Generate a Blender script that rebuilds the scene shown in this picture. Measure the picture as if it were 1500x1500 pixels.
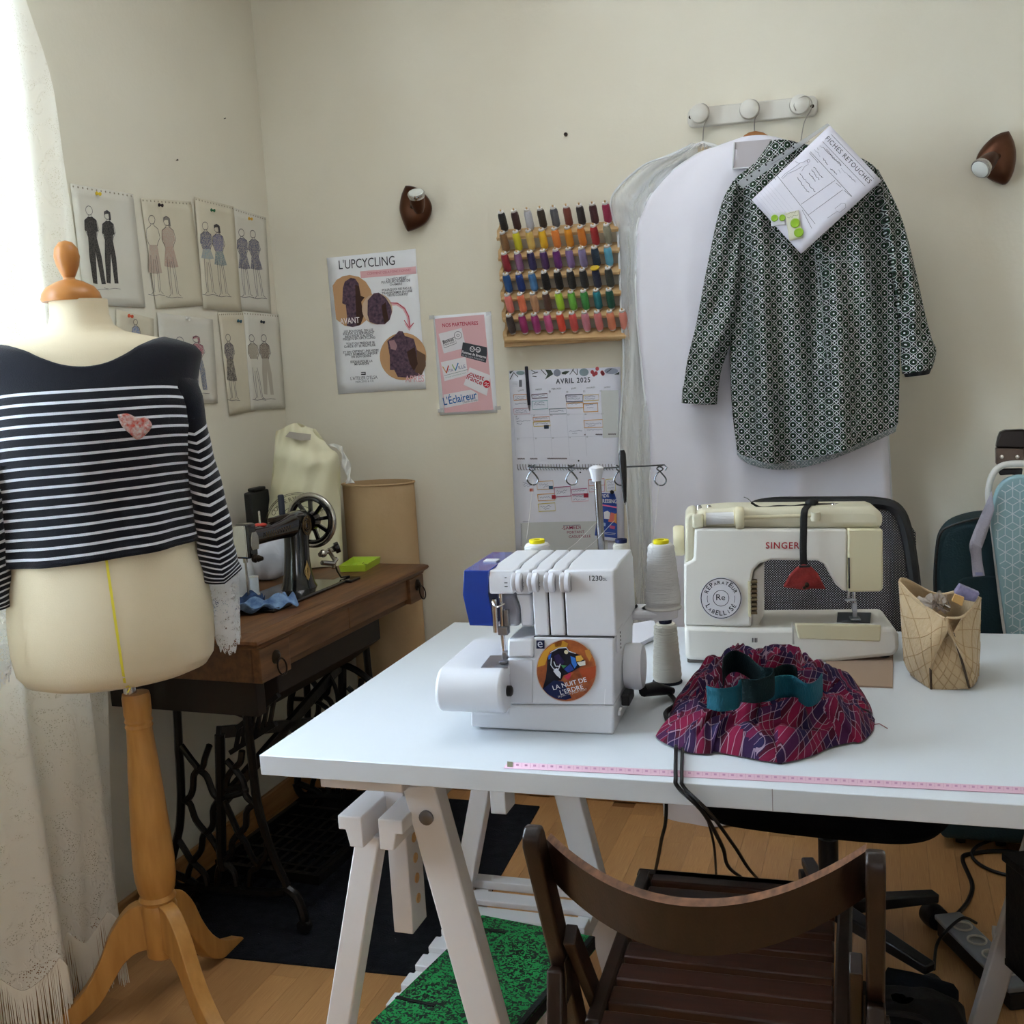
import bpy, bmesh, math, random
from mathutils import Vector, Matrix, Euler
from math import sin, cos, pi, radians, sqrt, atan2
random.seed(7)
for o in list(bpy.data.objects): bpy.data.objects.remove(o)
SC = bpy.context.scene
COL = SC.collection
# ------------------------------------------------------------------ camera
F, PIT, ROL, YAW, H = 1600.0, radians(7.86), radians(-3.31), radians(-18.74), 1.353
FW = Vector((sin(YAW)*cos(PIT), cos(YAW)*cos(PIT), -sin(PIT)))
_r0 = Vector((cos(YAW), -sin(YAW), 0)); _u0 = _r0.cross(FW)
RT = _r0*cos(ROL) + _u0*sin(ROL); UP = -_r0*sin(ROL) + _u0*cos(ROL)
CAM = Vector((0, 0, H))
cd = bpy.data.cameras.new('camera'); co = bpy.data.objects.new('camera', cd); COL.objects.link(co)
cd.sensor_width = 36; cd.sensor_fit = 'HORIZONTAL'; cd.lens = F/1500*36; cd.clip_start = .02
co.matrix_world = Matrix(((RT.x, UP.x, -FW.x, 0), (RT.y, UP.y, -FW.y, 0), (RT.z, UP.z, -FW.z, H), (0, 0, 0, 1)))
SC.camera = co
# ------------------------------------------------------------------ world, light, exposure
W = bpy.data.worlds.new('sky'); SC.world = W; W.use_nodes = True
W.node_tree.nodes['Background'].inputs[0].default_value = (.75, .87, 1, 1)
W.node_tree.nodes['Background'].inputs[1].default_value = 1.1
def area(name, loc, rot, sx, sy, power, col):
    l = bpy.data.lights.new(name, 'AREA'); l.shape = 'RECTANGLE'; l.size = sx; l.size_y = sy; l.energy = power; l.color = col
    o = bpy.data.objects.new(name, l); COL.objects.link(o); o.location = loc; o.rotation_euler = rot
    return o
area('window_daylight', (-2.12, 1.27, 1.62), (0, radians(-90), 0), 1.45, 1.0, 70, (.70, .85, 1.0))
area('rear_fill_light', (.9, -3.42, 1.6), (radians(90), 0, 0), 1.3, 1.2, 14, (.95, .96, 1.0))  # added fill from behind the camera, lifts the surfaces facing it
SC.view_settings.view_transform = 'Standard'; SC.view_settings.look = 'None'
SC.view_settings.exposure = 0.33; SC.view_settings.gamma = 1
SC.view_settings.use_curve_mapping = False
# ------------------------------------------------------------------ pixel helpers (a pixel gives a ray; the plane gives the distance)
def ray(x, y): return FW + RT*((x-750)/F) - UP*((y-750)/F)
def PZ(x, y, z): d = ray(x, y); return CAM + d*((z-H)/d.z)
def PY(x, y, Y): d = ray(x, y); return CAM + d*(Y/d.y)
def PX(x, y, X): d = ray(x, y); return CAM + d*(X/d.x)
def crop(x0, y0, s): return lambda u, v: (x0+u/s, y0+v/s)
# ------------------------------------------------------------------ materials
def lin(c):
    if isinstance(c, str):
        c = [int(c[i:i+2], 16)/255 for i in (0, 2, 4)]
    return tuple((v/12.92 if v <= .04045 else ((v+.055)/1.055)**2.4) for v in c) + (1,)
MATS = {}
def mat(name, col='808080', rough=.5, metal=0, bump=0, bscale=60, var=0, vscale=8, col2=None, spec=.5, alpha=1, trans=0, coat=0, sheen=0, stretch=None, emis=0, rnd=0, ior=1.45):
    """col mixed with col2 by a noise of the thing's own (grain, wear); bump = fine relief"""
    if name in MATS: return MATS[name]
    m = bpy.data.materials.new(name); MATS[name] = m; m.use_nodes = True
    nt = m.node_tree; N = nt.nodes; Lk = nt.links; b = N['Principled BSDF']
    b.inputs['Base Color'].default_value = lin(col); b.inputs['Roughness'].default_value = rough
    b.inputs['Metallic'].default_value = metal; b.inputs['Specular IOR Level'].default_value = spec
    b.inputs['Alpha'].default_value = alpha; b.inputs['Transmission Weight'].default_value = trans
    b.inputs['Coat Weight'].default_value = coat; b.inputs['Sheen Weight'].default_value = sheen; b.inputs['IOR'].default_value = ior
    tc = N.new('ShaderNodeTexCoord'); src = tc.outputs['Object']
    if stretch:
        mp = N.new('ShaderNodeMapping'); mp.inputs['Scale'].default_value = stretch; Lk.new(src, mp.inputs[0]); src = mp.outputs[0]
    if col2 is not None or var:
        nz = N.new('ShaderNodeTexNoise'); nz.inputs['Scale'].default_value = vscale; nz.inputs['Detail'].default_value = 5; Lk.new(src, nz.inputs['Vector'])
        rp = N.new('ShaderNodeValToRGB'); rp.color_ramp.elements[0].position = .32; rp.color_ramp.elements[1].position = .68
        c1 = lin(col); c2 = lin(col2) if col2 else tuple(v*(1-var) for v in c1[:3]) + (1,)
        rp.color_ramp.elements[0].color = c2; rp.color_ramp.elements[1].color = c1
        Lk.new(nz.outputs['Fac'], rp.inputs[0]); out = rp.outputs[0]
        if rnd:
            oi = N.new('ShaderNodeObjectInfo'); hs = N.new('ShaderNodeHueSaturation'); mr = N.new('ShaderNodeMapRange')
            mr.inputs['To Min'].default_value = 1-rnd; mr.inputs['To Max'].default_value = 1+rnd
            Lk.new(oi.outputs['Random'], mr.inputs[0]); Lk.new(mr.outputs[0], hs.inputs['Value']); Lk.new(out, hs.inputs['Color']); out = hs.outputs[0]
        Lk.new(out, b.inputs['Base Color'])
    if bump:
        nb = N.new('ShaderNodeTexNoise'); nb.inputs['Scale'].default_value = bscale; nb.inputs['Detail'].default_value = 3; Lk.new(src, nb.inputs['Vector'])
        bp = N.new('ShaderNodeBump'); bp.inputs['Strength'].default_value = bump; bp.inputs['Distance'].default_value = .01
        Lk.new(nb.outputs['Fac'], bp.inputs['Height']); Lk.new(bp.outputs[0], b.inputs['Normal'])
    if emis:
        b.inputs['Emission Color'].default_value = lin(col); b.inputs['Emission Strength'].default_value = emis
    return m
def flat(col): return mat('print_'+col, col, .75, spec=.25)
# ------------------------------------------------------------------ mesh collector
def frame_of(d):
    d = Vector(d).normalized(); a = Vector((0, 0, 1)) if abs(d.z) < .9 else Vector((1, 0, 0))
    u = d.cross(a).normalized(); return u, d.cross(u).normalized(), d
class MB:
    def __init__(s): s.v = []; s.f = []
    def add(s, vs, fs):
        k = len(s.v); s.v += [Vector(p) for p in vs]; s.f += [tuple(i+k for i in f) for f in fs]; return s
    def box(s, c, size, rot=None):
        c = Vector(c); sx, sy, sz = [q/2 for q in size]
        R = Euler(rot).to_matrix() if rot else Matrix.Identity(3)
        vs = [c+R @ Vector((x*sx, y*sy, z*sz)) for x in (-1, 1) for y in (-1, 1) for z in (-1, 1)]
        return s.add(vs, [(0, 1, 3, 2), (4, 6, 7, 5), (0, 4, 5, 1), (2, 3, 7, 6), (0, 2, 6, 4), (1, 5, 7, 3)])
    def bx(s, a, b):
        a = Vector(a); b = Vector(b); return s.box((a+b)/2, [abs(q) for q in (b-a)])
    def bar(s, p, q, w, h, side=None, w2=None, h2=None):
        """rectangular bar from p to q; w along `side`, h across it"""
        p = Vector(p); q = Vector(q); d = (q-p).normalized()
        u = Vector(side) if side else frame_of(d)[0]
        u = (u-d*u.dot(d)).normalized(); v = d.cross(u); w2 = w if w2 is None else w2; h2 = h if h2 is None else h2
        vs = [c+u*(a*ww/2)+v*(b*hh/2) for c, ww, hh in ((p, w, h), (q, w2, h2)) for a, b in ((-1, -1), (1, -1), (1, 1), (-1, 1))]
        return s.add(vs, [(3, 2, 1, 0), (4, 5, 6, 7), (0, 1, 5, 4), (1, 2, 6, 5), (2, 3, 7, 6), (3, 0, 4, 7)])
    def cyl(s, p, q, r, r2=None, n=20, caps=True):
        p = Vector(p); q = Vector(q); r2 = r if r2 is None else r2; u, v, d = frame_of(q-p)
        vs = [c+u*(rr*cos(2*pi*i/n))+v*(rr*sin(2*pi*i/n)) for c, rr in ((p, r), (q, r2)) for i in range(n)]
        fs = [(i, (i+1) % n, n+(i+1) % n, n+i) for i in range(n)]
        if caps: fs += [tuple(range(n-1, -1, -1)), tuple(range(n, 2*n))]
        return s.add(vs, fs)
    def lathe(s, prof, o=(0, 0, 0), axis=(0, 0, 1), n=24, sx=1, sy=1):
        """prof = [(r, h), ...] along the axis from o; r=0 closes"""
        o = Vector(o); u, v, d = frame_of(axis)
        if abs(d.z) > .99: u, v = Vector((1, 0, 0)), Vector((0, 1, 0))
        vs = []; fs = []
        for r, h in prof:
            for i in range(n): vs.append(o+d*h+u*(r*sx*cos(2*pi*i/n))+v*(r*sy*sin(2*pi*i/n)))
        m = len(prof)
        for j in range(m-1):
            for i in range(n): fs.append((j*n+i, j*n+(i+1) % n, (j+1)*n+(i+1) % n, (j+1)*n+i))
        fs.append(tuple(range(n-1, -1, -1))); fs.append(tuple((m-1)*n+i for i in range(n)))
        return s.add(vs, fs)
    def tube(s, pts, r, n=8, closed=False):
        pts = [Vector(p) for p in pts]; m = len(pts); rs = r if isinstance(r, (list, tuple)) else [r]*m
        vs = []; fs = []; pu = None
        for k, p in enumerate(pts):
            a = pts[(k-1) % m] if closed or k else p; b = pts[(k+1) % m] if closed or k < m-1 else p
            d = (b-a); d = d.normalized() if d.length > 1e-9 else Vector((0, 0, 1))
            u = frame_of(d)[0] if pu is None else (pu-d*pu.dot(d))
            if u.length < 1e-6: u = frame_of(d)[0]
            u.normalize(); v = d.cross(u); pu = u
            for i in range(n): vs.append(p+u*(rs[k]*cos(2*pi*i/n))+v*(rs[k]*sin(2*pi*i/n)))
        for k in range(m if closed else m-1):
            k2 = (k+1) % m
            for i in range(n): fs.append((k*n+i, k*n+(i+1) % n, k2*n+(i+1) % n, k2*n+i))
        if not closed: fs += [tuple(range(n-1, -1, -1)), tuple((m-1)*n+i for i in range(n))]
        return s.add(vs, fs)
    def prism(s, poly, ext, holes=None):
        """poly = 3-D points of a planar outline; swept by the vector ext"""
        poly = [Vector(p) for p in poly]; ext = Vector(ext); n = len(poly)
        nrm = Vector((0, 0, 0))
        for i in range(n): nrm += poly[i].cross(poly[(i+1) % n])
        if nrm.dot(ext) > 0: poly = poly[::-1]
        vs = poly+[p+ext for p in poly]
        fs = [tuple(range(n)), tuple(range(2*n-1, n-1, -1))]+[(i, n+i, n+(i+1) % n, (i+1) % n) for i in range(n)]
        return s.add(vs, fs)
    def grid(s, fn, nu, nv, cu=False, cv=False):
        vs = [fn(i/(nu if cu else nu-1), j/(nv if cv else nv-1)) for j in range(nv) for i in range(nu)]
        fs = [(j*nu+i, j*nu+(i+1) % nu, ((j+1) % nv)*nu+(i+1) % nu, ((j+1) % nv)*nu+i) for j in range(nv if cv else nv-1) for i in range(nu if cu else nu-1)]
        return s.add(vs, fs)
    def ell(s, c, r, n=16, m=10):
        c = Vector(c); rx, ry, rz = r if isinstance(r, (list, tuple)) else (r, r, r)
        return s.grid(lambda u, v: c+Vector((rx*sin(pi*(.001+.998*v))*cos(2*pi*u), ry*sin(pi*(.001+.998*v))*sin(2*pi*u), -rz*cos(pi*(.001+.998*v)))), n, m, cu=True)
    def move(s, M):
        s.v = [M @ p for p in s.v]; return s
    def build(s, name, material, parent=None, smooth=None, bevel=0, seg=2, solid=0, sub=0, angle=40):
        me = bpy.data.meshes.new(name)
        me.from_pydata([tuple(p) for p in s.v], [], s.f); me.update()
        bm = bmesh.new(); bm.from_mesh(me); bmesh.ops.remove_doubles(bm, verts=bm.verts, dist=1e-6)
        bmesh.ops.recalc_face_normals(bm, faces=bm.faces); bm.to_mesh(me); bm.free()
        return link(name, me, material, parent, smooth, bevel, seg, solid, sub, angle)
def link(name, me, material, parent=None, smooth=None, bevel=0, seg=2, solid=0, sub=0, angle=40):
    for q in (material if isinstance(material, (list, tuple)) else [material]): me.materials.append(q)
    o = bpy.data.objects.new(name, me); COL.objects.link(o)
    if parent is not None: o.parent = parent
    if solid:
        md = o.modifiers.new('solid', 'SOLIDIFY'); md.thickness = solid; md.offset = 0
    if bevel:
        md = o.modifiers.new('bevel', 'BEVEL'); md.width = bevel; md.segments = seg; md.limit_method = 'ANGLE'; md.angle_limit = radians(35)
    if sub:
        md = o.modifiers.new('sub', 'SUBSURF'); md.levels = sub; md.render_levels = sub
    if smooth is not False:
        for p in me.polygons: p.use_smooth = True
        try: me.set_sharp_from_angle(angle=radians(angle))
        except Exception: pass
    return o
def tag(o, label=None, cat=None, group=None, kind=None):
    if label: o['label'] = label
    if cat: o['category'] = cat
    if group: o['group'] = group
    if kind: o['kind'] = kind
    return o
def thing(name, label, cat, loc=(0, 0, 0), rz=0, group=None, M=None):
    o = bpy.data.objects.new(name, None); COL.objects.link(o); o.empty_display_size = .05
    if M is not None: o.matrix_world = M
    else: o.location = loc; o.rotation_euler = (0, 0, rz)
    return tag(o, label, cat, group)
def struct(o): o['kind'] = 'structure'; return o
def copy_tree(o, parent=None):
    c = o.copy(); COL.objects.link(c)
    if parent is not None: c.parent = parent
    for ch in list(o.children): copy_tree(ch, c)
    return c
class Fr:
    """a thing's own upright frame; X/Y/Z turn a pixel into local coordinates on one of its planes"""
    def __init__(s, loc, rz=0):
        s.loc = Vector(loc); s.rz = rz; s.M = Matrix.Translation(s.loc) @ Matrix.Rotation(rz, 4, 'Z'); s.I = s.M.inverted()
        s.c = s.I @ CAM
    def d(s, x, y): return s.I.to_3x3() @ ray(x, y)
    def Y(s, x, y, yl=0): d = s.d(x, y); return s.c+d*((yl-s.c.y)/d.y)
    def X(s, x, y, xl=0): d = s.d(x, y); return s.c+d*((xl-s.c.x)/d.x)
    def Z(s, x, y, zl=0): d = s.d(x, y); return s.c+d*((zl-s.c.z)/d.z)
    def L(s, p): return s.I @ Vector(p)
def lerp(a, b, t): return a+(b-a)*t
def spl(pts, n):
    """Catmull-Rom through pts, n samples"""
    pts = [Vector(p) for p in pts]; m = len(pts)-1; out = []
    for k in range(n):
        t = k/(n-1)*m; i = min(int(t), m-1); t -= i
        p0 = pts[max(i-1, 0)]; p1 = pts[i]; p2 = pts[i+1]; p3 = pts[min(i+2, m)]
        out.append(.5*((2*p1)+(p2-p0)*t+(2*p0-5*p1+4*p2-p3)*t*t+(3*p1-p0-3*p2+p3)*t**3))
    return out
def at(pts, t):
    t = max(0, min(1, t))*(len(pts)-1); i = min(int(t), len(pts)-2); return lerp(pts[i], pts[i+1], t-i)
_fc = {}
def text_mesh(txt, size=1.0, align='LEFT', shear=0, bold=0, space=1.0):
    cu = bpy.data.curves.new('t', 'FONT'); cu.body = txt; cu.size = size; cu.align_x = align; cu.shear = shear; cu.offset = bold; cu.space_character = space; cu.resolution_u = 3
    o = bpy.data.objects.new('t', cu); COL.objects.link(o)
    bpy.context.view_layer.update()
    me = bpy.data.meshes.new_from_object(o.evaluated_get(bpy.context.evaluated_depsgraph_get()))
    bpy.data.objects.remove(o); bpy.data.curves.remove(cu)
    return me
class Sheet:
    """a flat sheet with its own frame: x right, y up, z out of the face; px() maps a pixel onto it"""
    def __init__(s, name, label, cat, TL, TR, BL, material, group=None, thick=.0008, lift=0, obj=None, local=None, bend=0, corner=None):
        ex = (TR-TL); s.w = ex.length; ex.normalize(); ey = (TL-BL); s.h = ey.length; ey = (ey-ex*ey.dot(ex)).normalized(); ez = ex.cross(ey)
        s.M = Matrix.Translation(TL+ez*lift) @ Matrix((ex, ey, ez)).transposed().to_4x4()
        s.I = s.M.inverted(); s.c = s.I @ CAM
        if obj is None:
            s.root = thing(name, label, cat, M=s.M, group=group)
            if material is not None:
                mb = MB()
                fz = lambda u, v: bend*(1-cos(2*pi*(v*.9)))*.5+bend*.6*sin(pi*u)*v
                top = corner or (lambda u: 0)
                mb.grid(lambda u, v: Vector((s.w*u, -s.h*v, fz(u, v))), 9, 13)
                mb.build('paper', material, s.root, solid=thick)
            s.off = Matrix.Identity(4)
        else:
            s.root = obj; s.off = Matrix(local) @ s.M if local is not None else s.M   # local = inverse of obj's matrix
    def px(s, x, y):
        d = s.I.to_3x3() @ ray(x, y); p = s.c+d*(-s.c.z/d.z); return Vector((p.x, p.y))
    def _b(s, mb, name, m, z):
        mb.v = [s.off @ Vector((p.x, p.y, p.z+z)) for p in mb.v]
        return mb.build(name, m, s.root, smooth=False)
    def poly(s, name, pts, m, z=.001, pix=True):
        q = [s.px(*p) if pix else Vector(p) for p in pts]
        return s._b(MB().add([(p.x, p.y, 0) for p in q], [tuple(range(len(q)))]), name, m, z)
    def ell(s, name, c, rx, ry, m, z=.001, rot=0, n=28):
        a = s.px(*c); b = s.px(c[0]+rx, c[1]); k = s.px(c[0], c[1]+ry); A = (b-a).length; B = (k-a).length
        return s._b(MB().add([(a.x+A*cos(t)*cos(rot)-B*sin(t)*sin(rot), a.y+A*cos(t)*sin(rot)+B*sin(t)*cos(rot), 0) for t in [2*pi*i/n for i in range(n)]], [tuple(range(n))]), name, m, z)
    def strokes(s, name, lines, wpx, m, z=.0012):
        """many pen strokes = one flat print"""
        mb = MB()
        for ln in lines:
            q = [s.px(*p) for p in ln]
            w = (s.px(ln[0][0]+wpx, ln[0][1])-q[0]).length/2
            L_ = []; R_ = []
            for i, p in enumerate(q):
                d = (q[min(i+1, len(q)-1)]-q[max(i-1, 0)])
                d = d.normalized() if d.length > 1e-9 else Vector((1, 0)); nn = Vector((-d.y, d.x))*w
                L_.append(p+nn); R_.append(p-nn)
            n = len(q)
            mb.add([(p.x, p.y, 0) for p in L_+R_], [(i, i+1, n+i+1, n+i) for i in range(n-1)])
        return s._b(mb, name, m, z)
    def text(s, txt, p0, p1, m, z=.0014, ys=1, name='lettering', bold=0, shear=0, space=1.0):
        """lettering fitted on the baseline from pixel p0 to pixel p1"""
        me = text_mesh(txt, 1, bold=bold, shear=shear, space=space)
        if not me.vertices: return None
        x0 = min(v.co.x for v in me.vertices); x1 = max(v.co.x for v in me.vertices)
        a = s.px(*p0); b = s.px(*p1); d = b-a; k = d.length/(x1-x0); an = atan2(d.y, d.x)
        for v in me.vertices:
            x = (v.co.x-x0)*k; y = v.co.y*k*ys
            v.co = s.off @ Vector((a.x+x*cos(an)-y*sin(an), a.y+x*sin(an)+y*cos(an), z))
        return link(name, me, m, s.root, smooth=False)
# ================================================================== the room
XL, YB, XR, YR, ZC = -1.808, 3.12, 1.75, -3.5, 2.72
T = .773                                                    # white table top
m_wall = mat('wall_paint', 'e2dccb', .9, bump=.06, bscale=90, col2='ddd6c4', vscale=3, spec=.2)
m_ceil = mat('ceiling_paint', 'e6e2da', .9, bump=.05, bscale=60, spec=.2)
m_base = mat('baseboard_wood', 'b98a58', .5, col2='a47646', vscale=6, stretch=(14, 1, 14), bump=.05)
m_strip = mat('parquet_strip', 'c99b66', .42, col2='b58351', vscale=7, stretch=(10, .8, 4), bump=.03, bscale=40, rnd=.10)
m_under = mat('parquet_joint', '8a6038', .8)
m_wframe = mat('window_frame_white', 'eeeeea', .4)
m_glass = mat('window_glass', 'ffffff', .02, trans=1, ior=1.01, spec=.3)
WY0, WY1, WZ0, WZ1 = .72, 1.86, .86, 2.38
def slab(name, a, b, m): return struct(MB().bx(a, b).build(name, m, smooth=False))
slab('floor', (XL-.3, YR-.2, -.12), (XR+.2, YB+.2, -.004), m_under)
fl = bpy.data.objects['floor']
slab('ceiling', (XL-.2, YR-.2, ZC), (XR+.2, YB+.2, ZC+.1), m_ceil)
slab('wall_back', (XL-.3, YB, -.1), (XR+.2, YB+.15, ZC+.05), m_wall)
slab('wall_right', (XR, YR-.15, -.1), (XR+.15, YB, ZC+.05), m_wall)
w = MB()
w.bx((XL-.18, YR-.15, -.1), (XL, WY0, ZC+.05)); w.bx((XL-.18, WY1, -.1), (XL, YB, ZC+.05))
w.bx((XL-.18, WY0, -.1), (XL, WY1, WZ0)); w.bx((XL-.18, WY0, WZ1), (XL, WY1, ZC+.05))
struct(w.build('wall_left', m_wall, smooth=False))
w = MB(); RX0, RX1, RZ0, RZ1 = .2, 1.6, .95, 2.25
w.bx((XL, YR-.15, -.1), (RX0, YR, ZC+.05)); w.bx((RX1, YR-.15, -.1), (XR, YR, ZC+.05)); w.bx((RX0, YR-.15, -.1), (RX1, YR, RZ0)); w.bx((RX0, YR-.15, RZ1), (RX1, YR, ZC+.05))
struct(w.build('wall_rear', m_wall, smooth=False))
def window(name, a, b, axis):
    """frame, mullions and panes in the opening a-b; axis = direction across the pane"""
    r = bpy.data.objects.new(name, None); COL.objects.link(r); r['kind'] = 'structure'
    a = Vector(a); b = Vector(b); e = Vector((0, 1, 0)) if axis == 'y' else Vector((1, 0, 0)); wd = (b-a).dot(e); f = .055; t = Vector((.05, .05, 0))-e*.05
    def fb(n, u0, u1, z0, z1, th):
        p = a+e*u0; q = a+e*u1; MB().bx(Vector((p.x, p.y, z0))-t*th, Vector((q.x, q.y, z1))+t*th).build(n, m_wframe, r, bevel=.004)
    fb('frame_side', 0, f, a.z, b.z, .5); fb('frame_side', wd-f, wd, a.z, b.z, .5); fb('frame_rail', f, wd-f, a.z, a.z+f, .5); fb('frame_rail', f, wd-f, b.z-f, b.z, .5)
    fb('mullion', wd/2-.03, wd/2+.03, a.z+f, b.z-f, .5)
    for u0, u1 in ((f, wd/2-.03), (wd/2+.03, wd-f)):
        p = a+e*u0; q = a+e*u1; MB().bx(Vector((p.x, p.y, a.z+f))-t*.04, Vector((q.x, q.y, b.z-f))+t*.04).build('pane', m_glass, r, smooth=False)
window('window_1', (XL-.10, WY0, WZ0), (XL-.10, WY1, WZ1), 'y')
window('added_rear_window', (RX0, YR-.1, RZ0), (RX1, YR-.1, RZ1), 'x')  # unseen window added behind the camera, where the fill light enters
struct(MB().bx((XL-.02, WY0-.06, WZ0-.03), (XL+.03, WY1+.02, WZ0)).build('trim_1', m_wframe, bevel=.006))
struct(MB().bx((XL, YR, 0), (XL+.016, YB, .075)).build('baseboard_left', m_base, bevel=.004))
struct(MB().bx((XL+.016, YB-.016, 0), (XR, YB, .075)).build('baseboard_back', m_base, bevel=.004))
struct(MB().bx((XR-.016, YR, 0), (XR, YB-.016, .075)).build('baseboard_right', m_base, bevel=.004))
# parquet strips: those in view are pieces of their own
unit = MB().bx((0, 0, 0), (1, 1, 1))
me_strip = bpy.data.meshes.new('parquet_strip'); me_strip.from_pydata([tuple(v) for v in unit.v], [], unit.f); me_strip.update(); me_strip.materials.append(m_strip)
sw = .0685; k = 0; rest = MB()
x = XL+.002
while x < XR:
    y = YR-random.random()*.4
    while y < YB:
        ln = random.choice((.38, .45, .52, .6))
        y0, y1 = max(y, YR), min(y+ln, YB)
        if y1-y0 > .05:
            cx, cy = x+sw/2, (y0+y1)/2
            d = Vector((cx, y1, 0))-CAM; dep = d.dot(FW); vis = False
            if dep > .5:
                X_ = 750+F*d.dot(RT)/dep; Y_ = 750-F*d.dot(UP)/dep
                vis = -120 < X_ < 1620 and 700 < Y_ < 1750
            if vis and k < 298:
                o = bpy.data.objects.new('parquet_strip', me_strip); COL.objects.link(o); o.parent = fl
                o.location = (x+.0003, y0+.0003, -.004); o.scale = (min(sw, XR-x)-.0006, y1-y0-.0006, .004+random.random()*.0003); k += 1
            else: rest.bx((x+.0003, y0+.0003, -.004), (x+sw-.0006, y1-.0003, 0))
        y += ln
    x += sw
ro = rest.build('parquet_remainder', m_strip, fl, smooth=False); ro['kind'] = 'stuff'
# unseen flat ceiling panel, added above the table to brighten the walls
cl_ = thing('added_ceiling_panel', 'square white ceiling panel lamp above the work table', 'lamp', (-.60, 2.05, ZC))
MB().bx((-.46, -.46, -.035), (.46, .46, 0)).build('housing', m_wframe, cl_, bevel=.004)
MB().bx((-.44, -.44, -.038), (.44, .44, -.035)).build('diffuser', mat('fill_panel_face', 'f4f4f0', .5), cl_)
area('ceiling_fill_light', (-.60, 2.05, ZC-.042), (0, 0, 0), .86, .86, 7.5, (.94, .97, 1.0))  # added fill under the panel, washes the back wall from above
# wall plug hole above the posters and small nail marks
m_dark = mat('black_hole', '140f0c', .9)
h = PY(829, 197, YB)
pl = thing('wall_plug', 'dark empty screw plug hole high in the bare back wall', 'wall plug', h)
MB().lathe([(.0055, 0), (.0055, .004), (.004, .004), (.004, .001)], (0, 0, 0), (0, -1, 0), 14).build('sleeve', mat('plug_brown', '4a3626', .7), pl)
MB().lathe([(.0038, .001), (.0038, .0015)], (0, 0, 0), (0, -1, 0), 12).build('hole', m_dark, pl)
for (a, b, s_, lb) in ((258, 235, .003, 'larger nail stub in the bare wall above the fashion sketches'), (328, 174, .0015, 'tiny nail stub in the bare wall near the room corner')):
    q = PX(a, b, XL)
    nl = tag(MB().lathe([(.001, 0), (.001, .004), (s_, .005), (s_*.6, .0065), (0, .007)], q, (1, 0, .2), 10).build('nail', mat('nail_steel', '4b463f', .5, .8)), lb, 'nail', 'nail stubs over the sketches')
# ------------------------------------------------------------------ lace curtain
def lace(name, base, holes=.45, scale=60, flower=9, tr=.5):
    m = bpy.data.materials.new(name); MATS[name] = m; m.use_nodes = True; nt = m.node_tree; N = nt.nodes; Lk = nt.links
    N.clear(); out = N.new('ShaderNodeOutputMaterial'); tc = N.new('ShaderNodeTexCoord')
    df = N.new('ShaderNodeBsdfDiffuse'); df.inputs[0].default_value = lin(base); tl = N.new('ShaderNodeBsdfTranslucent'); tl.inputs[0].default_value = lin(base)
    mx = N.new('ShaderNodeMixShader'); mx.inputs[0].default_value = tr; Lk.new(df.outputs[0], mx.inputs[1]); Lk.new(tl.outputs[0], mx.inputs[2])
    tp = N.new('ShaderNodeBsdfTransparent'); m2 = N.new('ShaderNodeMixShader')
    vo = N.new('ShaderNodeTexVoronoi'); vo.inputs['Scale'].default_value = scale*4; Lk.new(tc.outputs['Object'], vo.inputs['Vector'])      # net
    nz = N.new('ShaderNodeTexNoise'); nz.inputs['Scale'].default_value = flower; nz.inputs['Detail'].default_value = 2; nz.inputs['Distortion'].default_value = 1.6; Lk.new(tc.outputs['Object'], nz.inputs['Vector'])  # woven flowers
    rp = N.new('ShaderNodeValToRGB'); rp.color_ramp.elements[0].position = .47; rp.color_ramp.elements[1].position = .53
    rp.color_ramp.elements[0].color = (holes, holes, holes, 1); rp.color_ramp.elements[1].color = (holes*.25,)*3+(1,)
    Lk.new(nz.outputs['Fac'], rp.inputs[0])
    lt = N.new('ShaderNodeMath'); lt.operation = 'LESS_THAN'; Lk.new(vo.outputs['Distance'], lt.inputs[0]); Lk.new(rp.outputs[0], lt.inputs[1])
    Lk.new(lt.outputs[0], m2.inputs[0]); Lk.new(mx.outputs[0], m2.inputs[1]); Lk.new(tp.outputs[0], m2.inputs[2])
    bp = N.new('ShaderNodeBump'); bp.inputs['Strength'].default_value = .5; bp.inputs['Distance'].default_value = .01; Lk.new(rp.outputs[0], bp.inputs['Height']); Lk.new(bp.outputs[0], df.inputs['Normal'])
    Lk.new(m2.outputs[0], out.inputs[0]); return m
m_lace = lace('curtain_lace', 'f3efe4', .28, 60, 14, .27)
cr = thing('lace_curtain', 'off-white lace curtain with a fringed hem hanging over the bright window', 'curtain', (XL+.09, 1.2, 0))
CX = XL+.085
def curt(u, v):
    z = lerp(2.5, .20, v)
    edge = 2.03+.10*sin(pi*min(1, max(0, (2.45-z)/1.5)))**1.0 if z > .95 else 2.03+.10*sin(pi*(1.5/1.5))
    edge = at([1.93, 1.99, 2.06, 2.11, 2.14, 2.12, 2.07, 2.03, 2.01, 2.0], v)
    y = lerp(lerp(1.74, 1.46, min(1, v*1.3)), edge, u)
    z = z-.05*abs(sin(u*pi*6.5))*(v**6)-.05*(1-u)*v**4
    wv = sin(y*34+.8*sin(v*3))*.030*(.35+.65*v)+sin(y*13+1.3+v*2)*.025+.012*sin(y*71+v*5)*v
    return Vector((CX+.01+wv+.03*v, y, z))
mb = MB().grid(lambda u, v: curt(u, v)-Vector((XL+.09, 1.2, 0)), 110, 60); mb.build('lace_panel', m_lace, cr)
fr = MB(); nf = 340
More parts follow.
